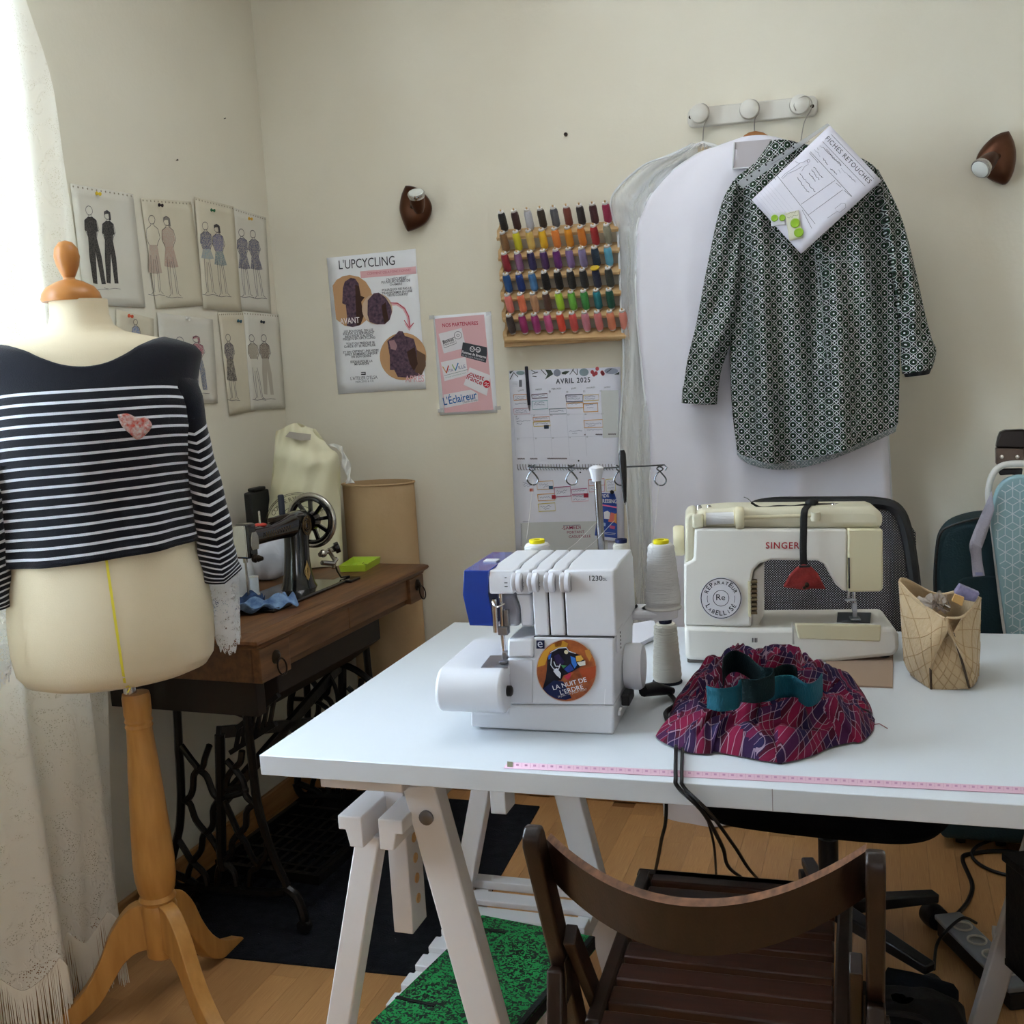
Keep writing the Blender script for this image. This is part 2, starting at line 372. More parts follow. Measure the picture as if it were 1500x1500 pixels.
for i in range(nf):
    u = i/(nf-1); p = curt(u, 1)-Vector((XL+.09, 1.2, 0)); ln = .15+.02*random.random()
    w_ = .0017; a = random.uniform(-.006, .006); b = random.uniform(-.006, .006)
    pts = [p, p+Vector((a*.4, b*.5, -ln*.5)), p+Vector((a, b, -ln))]
    fr.tube(pts, [w_, w_*.9, w_*.5], 4)
f = fr.build('fringe', mat('fringe_cotton', 'f0e9da', .9, spec=.1), cr); f['kind'] = 'stuff'
rod = thing('curtain_rod', 'thin white curtain rod above the window', 'curtain rod', (XL+.09, 1.2, 2.52))
MB().cyl((0, -.60, 0), (0, .84, 0), .009).build('rod', m_wframe, rod)
for yy in (-.58, .82):
    MB().cyl((0, yy, 0), (-.088, yy, 0), .007).build('bracket', m_wframe, rod)
    MB().ell((0, yy+(.03 if yy > 0 else -.03), 0), .018).build('finial', m_wframe, rod)
# ------------------------------------------------------------------ dark mat under the treadle
m_mat = mat('dark_mat_pile', '23262b', .95, bump=.6, bscale=260, col2='1a1d22', vscale=40, spec=.1)
tag(MB().prism([(-1.775, 2.03, 0), (-.93, 2.075, 0), (-.99, 3.02, 0), (-1.775, 3.03, 0)], (0, 0, .006)).build('floor_mat', m_mat, bevel=.002), 'dark charcoal rectangular floor mat under the treadle sewing table', 'mat')
# ------------------------------------------------------------------ white table top and trestles
m_white = mat('table_white_foil', 'd0d5da', .34, bump=.015, bscale=220, spec=.45)
m_tres = mat('trestle_white_paint', 'dcd9d9', .5, bump=.03, bscale=120)
m_pine = mat('bare_pine', 'd9ae78', .6, col2='c6955e', vscale=20)
A = PZ(380, 1104, T); B = PZ(668, 910.4, T)
tb = thing('table_top', 'wide white foil table top carrying the sewing machines', 'table', ((A.x+.75)/2, (A.y+B.y)/2, T-.032), radians(.4))
TW = .75-A.x+.35; TD = B.y-A.y
MB().bx((A.x-(A.x+.75)/2, -TD/2, 0), (A.x-(A.x+.75)/2+TW, TD/2, .032)).build('board', m_white, tb, bevel=.0012)
sx_ = Fr(tb.location, radians(.4)); sm = sx_.Y(1131, 1148, -TD/2)
MB().bx((sm.x-.0005, -TD/2-.0003, .001), (sm.x+.0005, -TD/2+.002, .0315)).build('edge_seam', mat('seam_grey', '8d8a8c', .7), tb, smooth=False)
UZ = T-.032
def trestle(label, X0, y0, y1, mirror=1):
    """X0 = centre line; two A-frames with rails, a peg post and a slatted shelf"""
    t = thing('trestle', label, 'trestle', (X0, (y0+y1)/2, 0), group=None); D = (y1-y0)/2
    for s in (-1, 1):
        MB().prism([(s*x_, -D-.035, z_) for x_, z_ in ((.014, .606), (.038, .606), (.044, .634), (.056, .634), (.056, .657), (.014, .657))], (0, 2*D+.07, 0)).build('rail', m_tres, t, bevel=.002)
    MB().bx((-.07, -D-.055, UZ-.030), (.07, D, UZ)).build('top_plate', m_tres, t, bevel=.002)
    for s in (-1, 1):
        yy = s*(D-.02)
        MB().bar((-.024, yy, .612), (-.175, yy, 0), .038, .042, (0, 1, 0)).build('leg', m_tres, t, bevel=.003)
        MB().bar((.070, yy, .70), (.222, yy, 0), .038, .056, (0, 1, 0)).build('leg', m_tres, t, bevel=.003)
        b_ = MB().lathe([(.012, 0), (.012, .004), (.007, .006), (0, .0065)], (.082, yy-.0195, .650), (0, -1, 0), 16).build('bolt', mat('zinc', '77777a', .35, .9), t)
        yp = s*(D-.085)
        p = MB(); pw = .03
        # post with round peg holes seen from the side: built from cheeks around the holes
        p.bx((-.0175, yp-pw, .415), (.0175, yp+pw, UZ-.024))
        po = p.build('peg_post', m_tres, t, bevel=.002)
        for k in range(5):
            MB().lathe([(.0085, 0), (.0085, .0012), (.0062, .0012), (.0062, .0002)], (.0175, yp, .465+k*.036), (1, 0, 0), 14).build('peg_hole', m_pine, po)
    for s in (-1, 1):
        xs_ = -.085 if s < 0 else .17; MB().bx((xs_-.016, -D+.0, .160), (xs_+.016, D, .192)).build('shelf_rail', m_tres, t, bevel=.002)
    MB().bx((-.15, D-.02, .192), (.19, D+.012, .212)).build('shelf_back_rail', m_tres, t, bevel=.002)
    n = 9
    for k in range(n):
        yy = lerp(-D+.05, D-.07, k/(n-1)); MB().bx((-.101, yy-.021, .192), (.187, yy+.021, .205)).build('shelf_slat', m_tres, t, bevel=.002)
    return t
tl_ = trestle('white trestle with peg post and slatted shelf carrying the green portfolio', -.762, 1.50, 2.16)
tr_ = trestle('white trestle with black boxes on its shelf, by the power strip', .350, 1.50, 2.16)
# ================================================================== dress form
m_cream = mat('form_jersey', 'd9cbae', .85, bump=.12, bscale=400, col2='d3c4a5', vscale=5, spec=.2, sheen=.2)
m_oak = mat('form_wood', 'c08c4a', .38, col2='ad7a3c', vscale=9, stretch=(6, 6, 1), bump=.02, spec=.5)
m_oakd = mat('form_cap_wood', 'b97c3e', .35, col2='a86c33', vscale=9)
m_chrome = mat('chrome', 'c9c9cb', .12, 1)
MF = Fr((-1.488, 1.828, 0), .683)
df_ = thing('dress_form', 'cream jersey dress form on a turned wooden tripod stand beside the lace curtain', 'dress form', MF.loc, .683)
def mz(py): return MF.Y(105+(py-440)*.146, py, 0).z
KP = .00149
# (pixel row, half width px, half depth px)
ROWS = [(440, 37, 36), (462, 37, 37), (478, 42, 42), (488, 55, 48), (496, 84, 55), (504, 112, 62), (514, 136, 68), (528, 146, 74), (550, 146, 82), (590, 140, 98), (630, 135, 104), (680, 124, 92), (740, 116, 80), (800, 120, 84), (850, 131, 90), (900, 135, 95), (940, 134, 96), (968, 130, 93), (982, 120, 86), (989, 100, 72)]
RZ = [(mz(r[0]), r[1]*KP, r[2]*KP) for r in ROWS]
def tors(z):
    for (z0, a0, b0), (z1, a1, b1) in zip(RZ, RZ[1:]):
        if z <= z0 and z >= z1:
            t = (z0-z)/(z0-z1); return lerp(a0, a1, t), lerp(b0, b1, t)
    return RZ[0][1:] if z > RZ[0][0] else RZ[-1][1:]
def tp(z, th, off=0):
    a, b = tors(z); cx = -.012; return Vector((cx+(a+off)*cos(th), (b+off)*sin(th), z))
def front(x, z, off=0):
    a, b = tors(z); q = max(0, 1-((x+.012)/(a+off))**2); return Vector((x, -(b+off)*sqrt(q), z))
zs = []
for (z0, _, _), (z1, _, _) in zip(RZ, RZ[1:]): zs += [lerp(z0, z1, k/3) for k in range(3)]
zs.append(RZ[-1][0])
mb = MB().grid(lambda u, v: tp(zs[min(int(round(v*(len(zs)-1))), len(zs)-1)], 2*pi*u), 48, len(zs), cu=True)
n0 = len(mb.v); mb.f.append(tuple(n0-48+i for i in range(48))); mb.f.append(tuple(range(47, -1, -1)))
mb.build('torso', m_cream, df_, angle=60)
zc = mz(440); o_ = Vector((-.012-.012, 0, zc))
MB().lathe([(.055, -.002), (.057, .003), (.054, .014), (.045, .026), (.026, .036), (.014, .040)], o_, n=32).build('neck_cap', m_oakd, df_)
MB().lathe([(.013, .036), (.011, .044), (.014, .050), (.021, .066), (.0245, .084), (.022, .100), (.013, .112), (0, .116)], o_, n=24).build('finial', m_oakd, df_)
ztap = [mz(q) for q in (795, 830, 860, 890, 920, 950, 972, 984)]
mb = MB()
pts = [front(-.012+.0015*i, z, .0015) for i, z in enumerate(ztap)]
mb.grid(lambda u, v: at(pts, v)+Vector(((u-.5)*.005, 0, 0)), 3, 30)
mb.tube([pts[-1]+Vector((.0, -.002, 0)), pts[-1]+Vector((.005, -.006, .004)), pts[-1]+Vector((.008, -.004, -.002)), pts[-1]+Vector((.002, -.004, -.010))], .0012, 5)
mb.build('centre_front_tape', mat('yellow_tape', 'd9c93a', .7), df_)
ax = .006
MB().lathe([(.0135, mz(1018)), (.0135, mz(980))], (ax, 0, 0), n=20).build('pole', m_chrome, df_)
cz = lambda y: mz(y)
MB().lathe([(0, .126), (.026, .126), (.033, .132), (.0365, .19), (.0385, cz(1325)), (.0345, cz(1319)), (.039, cz(1313)), (.0345, cz(1307)), (.0385, cz(1300)), (.0425, cz(1285)), (.0435, cz(1262)), (.040, cz(1210)), (.033, cz(1130)), (.027, cz(1075)), (.0265, cz(1068)), (.029, cz(1064)), (.0265, cz(1060)), (.029, cz(1056)), (.0265, cz(1052)), (.0285, cz(1046)), (.029, cz(1022)), (.027, cz(1016)), (.013, cz(1015))], (ax+.01, 0, 0), n=36).build('column', m_oak, df_)
prof = [(.02, .255), (.05, .252), (.075, .235), (.105, .195), (.13, .14), (.165, .085), (.21, .045), (.26, .022), (.285, .012), (.285, 0), (.235, 0), (.185, .012), (.14, .045), (.105, .095), (.08, .13), (.05, .15), (.02, .15)]
for ang in (92, 214, 334):
    a = radians(ang)-.683; e = Vector((cos(a), sin(a), 0)); s_ = Vector((-sin(a), cos(a), 0))
    pp = [Vector((ax+.01, 0, 0))+e*r+Vector((0, 0, z))-s_*.016 for r, z in [tuple(q) for q in [(p.x, p.y) for p in spl([(r, z, 0) for r, z in prof], 46)]]]
    MB().prism(pp, s_*.032).build('leg', m_oak, df_, bevel=.004, seg=3)
# ================================================================== striped top worn by the form
m_navy = mat('navy_jersey', '14151d', .9, bump=.25, bscale=500, spec=.15, sheen=.15)
m_wst = mat('white_stripe_jersey', 'cfd0d6', .9, bump=.25, bscale=500, spec=.15)
m_lacew = lace('cuff_lace', 'eef0f2', .5, 90, 60, .4)
st = thing('striped_top', 'navy striped knit top with white stripes and lace cuffs worn by the dress form', 'top', MF.loc, .683)
zneck_f, zneck_s = mz(541), mz(500)
def ztop(th):
    s = 1-abs(sin(th))**.9; return lerp(zneck_f if sin(th) < 0 else mz(505), zneck_s, s)
OFF = .011
def NECK(th):
    # boat neckline: an ellipse in plan dropped onto the shoulders of the form
    x = .146*cos(th); y = (.116 if sin(th) < 0 else .075)*sin(th); lo, hi = mz(600), mz(470)
    for _ in range(40):
        m_ = (lo+hi)/2; a, b = tors(m_)
        if (x/a)**2+(y/b)**2 < 1: lo = m_
        else: hi = m_
    return x, y, lo
zst = mz(570); zh = mz(806); nst = 17
rows = [('n', None)]
lv = []      # (kind, t) list of boundaries below zst
stripe = (zst-zh)/nst
zr = []; mi = []
for k in range(nst):
    z0 = zst-k*stripe
    zr += [z0, z0-stripe*.27, z0-stripe*.63]; mi += [1, 0, 0]
zr.append(zh); NT = 46
def body_pt(u, j):
    th = 2*pi*u
    if j < 14:                      # yoke, neckline to first stripe
        t = j/14.0; x0, y0, z0 = NECK(th); a, b = tors(z0); f0 = atan2(y0/b, x0/a); df = (th-f0+pi) % (2*pi)-pi
        z = lerp(z0, zst, t); a, b = tors(z); a = min(a, lerp(.225, .200, t)); f_ = f0+df*t
        p = Vector((-.012+(a+OFF)*cos(f_), (b+OFF)*sin(f_), z))
        return p
    z = zr[j-14]; v = (zst-z)/(zst-zh)
    a, b = tors(z)
    a = max(min(a, .200), .178+.002*v); b = max(b, .128-.01*v)
    wv = .004*sin(th*7+v*3)*v+.003*sin(th*11+1)*v
    zz = z-.012*max(0, cos(th))*(1-v)*0-.02*abs(cos(th))**6*(1-v)+.016*cos(th)*v*.6
    return Vector((-.012+(a+OFF+wv)*cos(th), (b+OFF+wv)*sin(th), zz))
nu = 96; nr = 14+len(zr)
mb = MB(); mb.v = [body_pt(i/nu, j) for j in range(nr) for i in range(nu)]
mb.f = [(j*nu+i, j*nu+(i+1) % nu, (j+1)*nu+(i+1) % nu, (j+1)*nu+i) for j in range(nr-1) for i in range(nu)]
def build_striped(name, mb, rowmat, nu, parent, mats, solid=.002):
    me = bpy.data.meshes.new(name); me.from_pydata([tuple(p) for p in mb.v], [], mb.f); me.update()
    o = link(name, me, mats, parent, smooth=True, solid=solid, angle=80)
    for p in me.polygons: p.material_index = rowmat[p.index//nu]
    return o
build_striped('body', mb, [0]*14+mi+[0]*3, nu, st, [m_navy, m_wst])
# sleeves from the pixel outline of the visible one; the other mirrors it
Lp = [(214, 528), (244, 585), (259, 640), (270, 700), (283, 768), (290, 815), (296, 849)]
Rp = [(240, 509), (286, 560), (303, 632), (318, 695), (334, 760), (343, 805), (349, 829)]
def sleeve(mir):
    Ls = spl([MF.Y(x, y, 0) for x, y in Lp], 80); Rs = spl([MF.Y(x, y, 0) for x, y in Rp], 80)
    ns = 21; vs = []; rm = []; nu = 40; ts = []
    t0 = .30
    for j in range(7): ts.append(t0*j/7); rm.append(0)
    d = (1-t0)/ns
    for k in range(ns):
        a = t0+k*d; ts += [a, a+d*.3, a+d*.65]; rm += [1, 0, 0]
    ts.append(1.0)
    for t in ts:
        l = at(Ls, t); r = at(Rs, t); c = (l+r)/2; e = (r-l)/2; hw = e.length; dp = lerp(.085, .036, min(1, t*1.6))
        for i in range(nu):
            th = 2*pi*i/nu; wr = 1+.05*sin(th*3+t*14)*(t > .1)+.03*sin(t*40+th*2)
            p = c+e*cos(th)*wr+Vector((0, dp*sin(th)*wr-.035*min(1, t*3), 0))
            p.z -= .010*sin(th*1)*(-1 if sin(th) < 0 else 1)*0+.012*(1-abs(cos(th)))*(1 if sin(th) < 0 else 0)
            vs.append(p)
    mb = MB(); mb.v = [Vector((-.024-p.x if mir else p.x, p.y, p.z)) for p in vs]; n = len(ts)
    mb.f = [(j*nu+i, j*nu+(i+1) % nu, (j+1)*nu+(i+1) % nu, (j+1)*nu+i) for j in range(n-1) for i in range(nu)]
    sl = build_striped('sleeve', mb, rm, nu, st, [m_navy, m_wst])
    # lace cuff
    bl = spl([MF.Y(x, y, 0) for x, y in ((297, 846), (305, 895), (316, 938), (322, 946))], 24); br = spl([MF.Y(x, y, 0) for x, y in ((349, 828), (350, 870), (351, 905), (352, 926))], 24)
    def cf(u, v):
        l = at(bl, v); r = at(br, v); c = (l+r)/2; e = (r-l)/2; th = 2*pi*u
        p = c+e*cos(th)*(1+.04*sin(th*5+v*4))+Vector((0, .032*sin(th), 0)); p.z -= .012*(v > .95)*abs(sin(th*6)); p.z -= .02*v*(1-abs(cos(th)))
        return Vector((-.024-p.x if mir else p.x, p.y, p.z))
    c_ = MB().grid(cf, 64, 24, cu=True).build('lace_cuff', m_lacew, sl)
    c_['label'] = 'white lace cuff'
sleeve(False); sleeve(True)
hc = crop(0, 250, 3.488)
hp = [(600, 1245), (650, 1240), (700, 1262), (745, 1262), (775, 1300), (745, 1345), (700, 1372), (660, 1340), (620, 1300)]
hl = [MF.Y(*hc(*q), -.14) for q in hp]; hcx = sum((p for p in hl), Vector())/len(hl)
def hpt(p, off):
    return front(p.x, p.z, OFF+off)
mb = MB(); nn = len(hl); hs = spl(hl+[hl[0]], 40)[:-1]; nn = len(hs)
for r in (1.0, .72, .42, .12):
    mb.v += [Vector((q.x, -(max(tors(q.z)[1], .128)+OFF+.004)*sqrt(max(0, 1-((q.x+.012)/(max(tors(q.z)[0], .178)+OFF))**2)), q.z)) for q in [hcx+(p-hcx)*r for p in hs]]
mb.f = [(j*nn+i, j*nn+(i+1) % nn, (j+1)*nn+(i+1) % nn, (j+1)*nn+i) for j in range(3) for i in range(nn)]+[tuple(3*nn+i for i in range(nn))]
hp_ = mb.build('heart_patch', mat('heart_crochet', 'c9c4c0', .9, col2='b8402f', vscale=130, bump=.6, bscale=200), st, solid=.002)
hp_['label'] = 'red and white crocheted heart patch'
# ================================================================== treadle sewing table
m_wal = mat('treadle_walnut', '7c5533', .42, col2='573820', vscale=5, stretch=(1.2, 12, 12), bump=.06, bscale=60, spec=.5)
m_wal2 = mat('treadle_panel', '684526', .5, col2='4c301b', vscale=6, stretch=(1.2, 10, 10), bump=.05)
m_iron = mat('cast_iron_black', '0e0f10', .32, .3, bump=.08, bscale=90, spec=.6)
m_brz = mat('dark_bronze', '332a22', .4, .8)
TF = Fr((-1.306, 2.046, 0), radians(87.5))
tt = thing('treadle_table', 'antique treadle sewing table with brown wooden top on black cast-iron legs', 'table', TF.loc, TF.rz)
TL_, TDp = .895, .475
ch = .035
pl_ = [(0, 0, 0), (TL_, 0, 0), (TL_, TDp, 0), (0, TDp, 0)]
def ring(i): return [(i, i), (TL_-i, i), (TL_-i, TDp), (i, TDp)]
mb = MB()
for z, i in ((T, .010), (T-.004, .002), (T-.010, 0), (T-.014, .003), (T-.020, .012), (T-.026, .014)): mb.v += [Vector((x, y, z)) for x, y in ring(i)]
mb.f = [(0, 1, 2, 3), (23, 22, 21, 20)]+[(j*4+i, j*4+(i+1) % 4, j*4+4+(i+1) % 4, j*4+4+i) for j in range(5) for i in range(4)]
mb.build('wooden_top', m_wal, tt, angle=30)
MB().bx((.06, .05, T-.0004), (.40, .40, T+.0006)).build('leaf_panel', m_wal, tt, bevel=.001)
zt = T-.026
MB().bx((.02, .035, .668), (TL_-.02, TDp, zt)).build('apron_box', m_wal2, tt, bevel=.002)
def drawer(x0, x1, nm, z0):
    d = MB().bx((x0, .014, z0), (x1, .10, zt-.002)).build(nm, m_wal, tt, bevel=.0015); return d
def ringpull(d, x, z):
    MB().lathe([(.017, 0), (.016, .003), (.010, .005), (.007, .009), (0, .011)], (x, .014, z+.012), (0, -1, 0), 14).build('pull_rosette', m_brz, d)
    MB().tube([Vector((x+.017*cos(t), .003-.004*(1-sin(t)), z-.010+.019*sin(t))) for t in [2*pi*i/20 for i in range(20)]], .0022, 6, closed=True).build('ring_pull', m_brz, d)
d = drawer(.026, .147, 'drawer', .666); ringpull(d, .088, .700)
d = drawer(.789, .880, 'drawer', .672); ringpull(d, .838, .708)
for x0, x1 in ((.150, .443), (.446, .786)):
    MB().bx((x0, .022, .688), (x1, .08, zt-.003)).build('front_panel', m_wal, tt, bevel=.0015)
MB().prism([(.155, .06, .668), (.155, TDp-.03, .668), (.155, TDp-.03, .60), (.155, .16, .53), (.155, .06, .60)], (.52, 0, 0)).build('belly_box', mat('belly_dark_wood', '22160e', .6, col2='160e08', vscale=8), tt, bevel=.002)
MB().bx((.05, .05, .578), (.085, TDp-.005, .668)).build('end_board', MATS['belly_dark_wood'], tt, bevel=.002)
c5 = crop(240, 1100, 7.5); XA = .135
def leg_frame(dx):
    L = bpy.data.objects.new('iron_leg', None); COL.objects.link(L); L.parent = tt; L.location = (dx, 0, 0)
    def ln(pts, r, n=22, nm='scroll'):
        q = spl([TF.X(*c5(*p), XA) for p in pts], n)
        MB().tube([(0, p.y, p.z) for p in q], r, 7).build(nm, m_iron, L)
    ln([(140, -520), (160, -150), (165, 0), (175, 100), (185, 300), (190, 520), (178, 800), (140, 1000), (90, 1200), (80, 1330)], .011, 40, 'upright')
    ln([(900, -520), (940, -150), (960, 0), (990, 300), (1025, 560), (1085, 800), (1200, 1150), (1350, 1480)], .011, 40, 'upright')
    ln([(615, -180), (620, 70), (628, 500), (630, 1100), (660, 1300)], .013, 20, 'centre_post')
    W_ = [[(190, -60), (300, 90), (370, 190), (330, 270), (320, 420), (280, 510), (215, 540)],
          [(500, -60), (450, 80), (430, 170), (380, 200), (470, 280), (540, 460), (610, 530)],
          [(215, 545), (290, 580), (350, 750), (450, 880), (500, 930), (580, 1050), (660, 1200)],
          [(600, 545), (540, 640), (540, 800), (500, 880), (430, 930), (410, 1090), (330, 1200), (270, 1330), (265, 1470)],
          [(165, 980), (230, 1080), (310, 1210), (440, 1340), (480, 1480)],
          [(660, 545), (740, 720), (820, 900), (900, 1010), (960, 1150), (1040, 1270)],
          [(620, 520), (680, 400), (700, 290), (760, 200), (840, 120), (860, 0)],
          [(690, 100), (780, 200), (870, 330), (900, 480), (960, 550), (1030, 590)],
          [(1010, 570), (910, 660), (900, 830), (820, 910), (750, 1010), (740, 1120), (660, 1210), (600, 1310), (590, 1480)],
          [(1130, 1000), (1130, 1130), (1040, 1270), (960, 1330), (940, 1480)], [(660, 1210), (760, 1320), (800, 1480)]]
    for w_ in W_: ln(w_, .0084)
    ln([(60, 1330), (150, 1490), (400, 1500), (800, 1530), (1200, 1560), (1340, 1540)], .012, 24, 'foot_rail')
    ln([(690, 420), (850, 400), (900, 440), (760, 490), (690, 500)], .008, 20, 'brace_boss')
    a = TF.X(*c5(1330, 1500), XA); b = TF.X(448, 1378, XA)
    MB().tube(spl([(0, a.y, a.z), (0, a.y-.03, a.z-.02), (0, b.y+.0, .055), (0, b.y, .03)], 14), [.012]*13+[.008], 8).build('toe', m_iron, L)
    for yy in (b.y, .36):
        MB().lathe([(.008, -.010), (.017, -.009), (.019, 0), (.017, .009), (.008, .010)], (0, yy, .025), (1, 0, 0), 18).build('caster', m_iron, L)
    q = TF.X(*c5(80, 1330), XA)
    MB().tube(spl([(0, q.y, q.z), (0, .34, .09), (0, .36, .045)], 12), .010, 8).build('heel', m_iron, L)
    return L
leg_frame(XA); leg_frame(.735)
# slanted maker's plate bridging the legs, treadle, flywheel, rods
for k in range(6):
    p0 = TF.X(345+k*10, 1098-k*7, .152); p1 = TF.X(352+k*10, 1062-k*8, .152)
    MB().bar(p0, p1, .010, .008).build('plate_bar', m_iron, tt, bevel=.001)
MB().bar(TF.X(338, 1102, .152), TF.X(404, 1060, .152), .012, .012).build('plate_rail', m_iron, tt); MB().bar(TF.X(348, 1066, .152), TF.X(408, 1018, .152), .012, .012).build('plate_rail', m_iron, tt)
MB().bar((.135, .23, .50), (.735, .23, .33), .016, .03, (0, 1, 0)).build('cross_brace', m_iron, tt, bevel=.002)
MB().bar((.135, .23, .33), (.735, .23, .50), .016, .03, (0, 1, 0)).build('cross_brace', m_iron, tt, bevel=.002)
tr = MB(); x0, x1, y0, y1 = .24, .63, .05, .36
tr.bx((x0, y0, .075), (x1, y0+.014, .098)).bx((x0, y1-.014, .085), (x1, y1, .108)).bx((x0, y0, .075), (x0+.014, y1, .100)).bx((x1-.014, y0, .075), (x1, y1, .100))
for k in range(9): tr.bar((x0, y0+.03+k*.033, .084), (x1, y0+.03+k*.033, .086), .010, .012)
for k in range(5): tr.bar((x0+.06+k*.068, y0, .083), (x0+.06+k*.068, y1, .09), .010, .010)
tr.build('treadle_plate', m_iron, tt)
wc = Vector((.66, .21, .365))
mb = MB().tube([wc+Vector((0, .16*cos(t), .16*sin(t))) for t in [2*pi*i/40 for i in range(40)]], .010, 8, closed=True)
for k in range(6):
    t = 2*pi*k/6+.3; mb.tube(spl([wc, wc+Vector((0, .08*cos(t+.25), .08*sin(t+.25))), wc+Vector((0, .155*cos(t), .155*sin(t)))], 8), .007, 6)
mb.lathe([(.022, -.015), (.022, .015)], wc, (1, 0, 0), 16).build('flywheel', m_iron, tt)
MB().tube([(.62, .2, .09), (.63, .17, .25), (.65, .2, .37)], .006, 6).build('pitman_rod', m_iron, tt)
# ================================================================== antique black sewing machine
m_jap = mat('black_japan', '0b0c0e', .14, bump=.01, spec=.6, coat=.5)
m_gold = mat('gold_decal', 'b89a5e', .45, .3)
m_dgold = mat('worn_gold_decal', '6b552e', .5, .2, col2='2a2112', vscale=160)
m_steel = mat('nickel', 'b9b6ae', .22, 1)
sm_ = thing('antique_sewing_machine', 'black antique sewing machine with gold decals on the brown treadle table', 'sewing machine', TF.M @ Vector((.40, .2, T)), TF.rz)
o2 = Vector((.40, .2, T))
def S(p): return Vector(p)-o2
MB().bx(S((.245, .115, T)), S((.605, .285, T+.010))).build('bed', m_jap, sm_, bevel=.004, seg=3)
# pillar: lofted from waisted sections
def sect(z, cx, cy, a, b): return [S((cx+a*cos(t), cy+b*sin(t), z)) for t in [2*pi*i/24 for i in range(24)]]
secs = [(T+.010, .500, .2, .052, .048), (T+.02, .500, .2, .046, .043), (T+.05, .500, .2, .038, .037), (T+.09, .502, .2, .034, .034), (T+.13, .506, .2, .034, .033), (T+.16, .510, .2, .038, .034), (T+.19, .512, .2, .040, .034), (T+.205, .512, .2, .034, .030)]
mb = MB()
for s_ in secs: mb.v += sect(*s_)
mb.f = [(j*24+i, j*24+(i+1) % 24, j*24+24+(i+1) % 24, j*24+24+i) for j in range(len(secs)-1) for i in range(24)]+[tuple(range(23, -1, -1)), tuple((len(secs)-1)*24+i for i in range(24))]
mb.build('pillar', m_jap, sm_)
mb = MB(); secs = [(.29, .955, .022, .026), (.33, .953, .021, .024), (.38, .951, .021, .023), (.43, .952, .023, .026), (.47, .954, .027, .031), (.505, .955, .031, .035), (.545, .953, .031, .034)]
for x, z, b, c_ in secs: mb.v += [S((x, .2+b*cos(t), z+c_*sin(t))) for t in [2*pi*i/20 for i in range(20)]]
mb.f = [(j*20+i, j*20+(i+1) % 20, j*20+20+(i+1) % 20, j*20+20+i) for j in range(len(secs)-1) for i in range(20)]+[tuple(range(19, -1, -1)), tuple((len(secs)-1)*20+i for i in range(20))]
mb.build('arm', m_jap, sm_)
MB().bx(S((.256, .178, .905)), S((.297, .222, .992))).build('head', m_jap, sm_, bevel=.008, seg=3)
MB().bx(S((.2515, .182, .91)), S((.256, .218, .99))).build('face_plate', m_steel, sm_, bevel=.003)
MB().prism([S((.268, .176, .925)), S((.295, .176, .925)), S((.299, .176, .94)), S((.298, .176, .958)), S((.290, .176, .97)), S((.273, .176, .97)), S((.266, .176, .955)), S((.265, .176, .938))], (0, .004, 0)).build('side_cover', m_steel, sm_, bevel=.001)
MB().lathe([(.006, 0), (.006, .02)], S((.268, .2, .895)), n=12).lathe([(.003, 0), (.003, .10)], S((.268, .2, .80)), n=10).build('needle_bar', m_steel, sm_)
MB().bx(S((.262, .192, T+.014)), S((.278, .205, T+.03))).build('presser_foot', m_steel, sm_, bevel=.002)
MB().lathe([(.010, 0), (.011, .006), (.006, .010), (.009, .014), (.005, .026), (0, .028)], S((.272, .178, .905)), (0, -1, 0), 14).build('tension_dial', m_brz, sm_)
wc = S((.590, .2, .951))
mb = MB().tube([wc+Vector((0, .070*cos(t), .070*sin(t))) for t in [2*pi*i/44 for i in range(44)]], .0075, 10, closed=True); mb.build('wheel_rim', m_steel, sm_)
mb = MB().tube([wc+Vector((-.003, .060*cos(t), .060*sin(t))) for t in [2*pi*i/44 for i in range(44)]], .006, 8, closed=True)
for k in range(9):
    t = 2*pi*k/9+.2; mb.bar(wc+Vector((-.002, .02*cos(t), .02*sin(t))), wc+Vector((-.002, .062*cos(t), .062*sin(t))), .010, .007, (0, -sin(t), cos(t)))
mb.lathe([(.027, -.03), (.030, -.012), (.026, .006), (.014, .012), (0, .014)], wc, (1, 0, 0), 24).build('hand_wheel', m_jap, sm_)
MB().tube([wc+Vector((-.012, .024*cos(t), .024*sin(t))) for t in [2*pi*i/30 for i in range(30)]], .003, 6, closed=True).build('hub_ring', m_steel, sm_)
# gold decals on the front of pillar and arm
def decal_p(u, v):     # on the pillar front
    z = lerp(T+.03, T+.085, v); w_ = .012*sin(pi*min(1, v*1.05))**.6*(1-.4*v); a = .0385-.05*(z-T-.03)*0
    x = .488+(u-.5)*2*w_; cy = .2-.0395*sqrt(max(0, 1-((x-.5)/.046)**2))
    return S((x, cy, z))
for nm, (k0, k1) in (('gold_scroll', (0, 1)),):
    mb = MB()
    for s_ in (-1, 1):
        for r0 in (.25, .6, .95):
            mb.tube([decal_p(.5+s_*r0*.5*sin(pi*t), t) for t in [i/16 for i in range(17)]], .0009, 4)
    for t in (.15, .3, .45, .6, .75): mb.tube([decal_p(.5+.35*cos(a_), t+.05*sin(a_)) for a_ in [2*pi*i/10 for i in range(10)]], .0008, 4, closed=True)
    mb.build(nm, m_gold, sm_)
mc = S((.510, .164, .950))
mb = MB()
for rr in (.026, .022, .014, .009): mb.tube([mc+Vector((rr*.8*cos(t), .002*cos(t)**2, rr*sin(t))) for t in [2*pi*i/24 for i in range(24)]], .0013, 5, closed=True)
mb.build('gold_medallion', m_dgold, sm_)
mb = MB()
for i in range(12): mb.tube([S((.33+i*.011, .176, .947)), S((.335+i*.011, .1755, .961)), S((.341+i*.011, .176, .947))], .0008, 4)
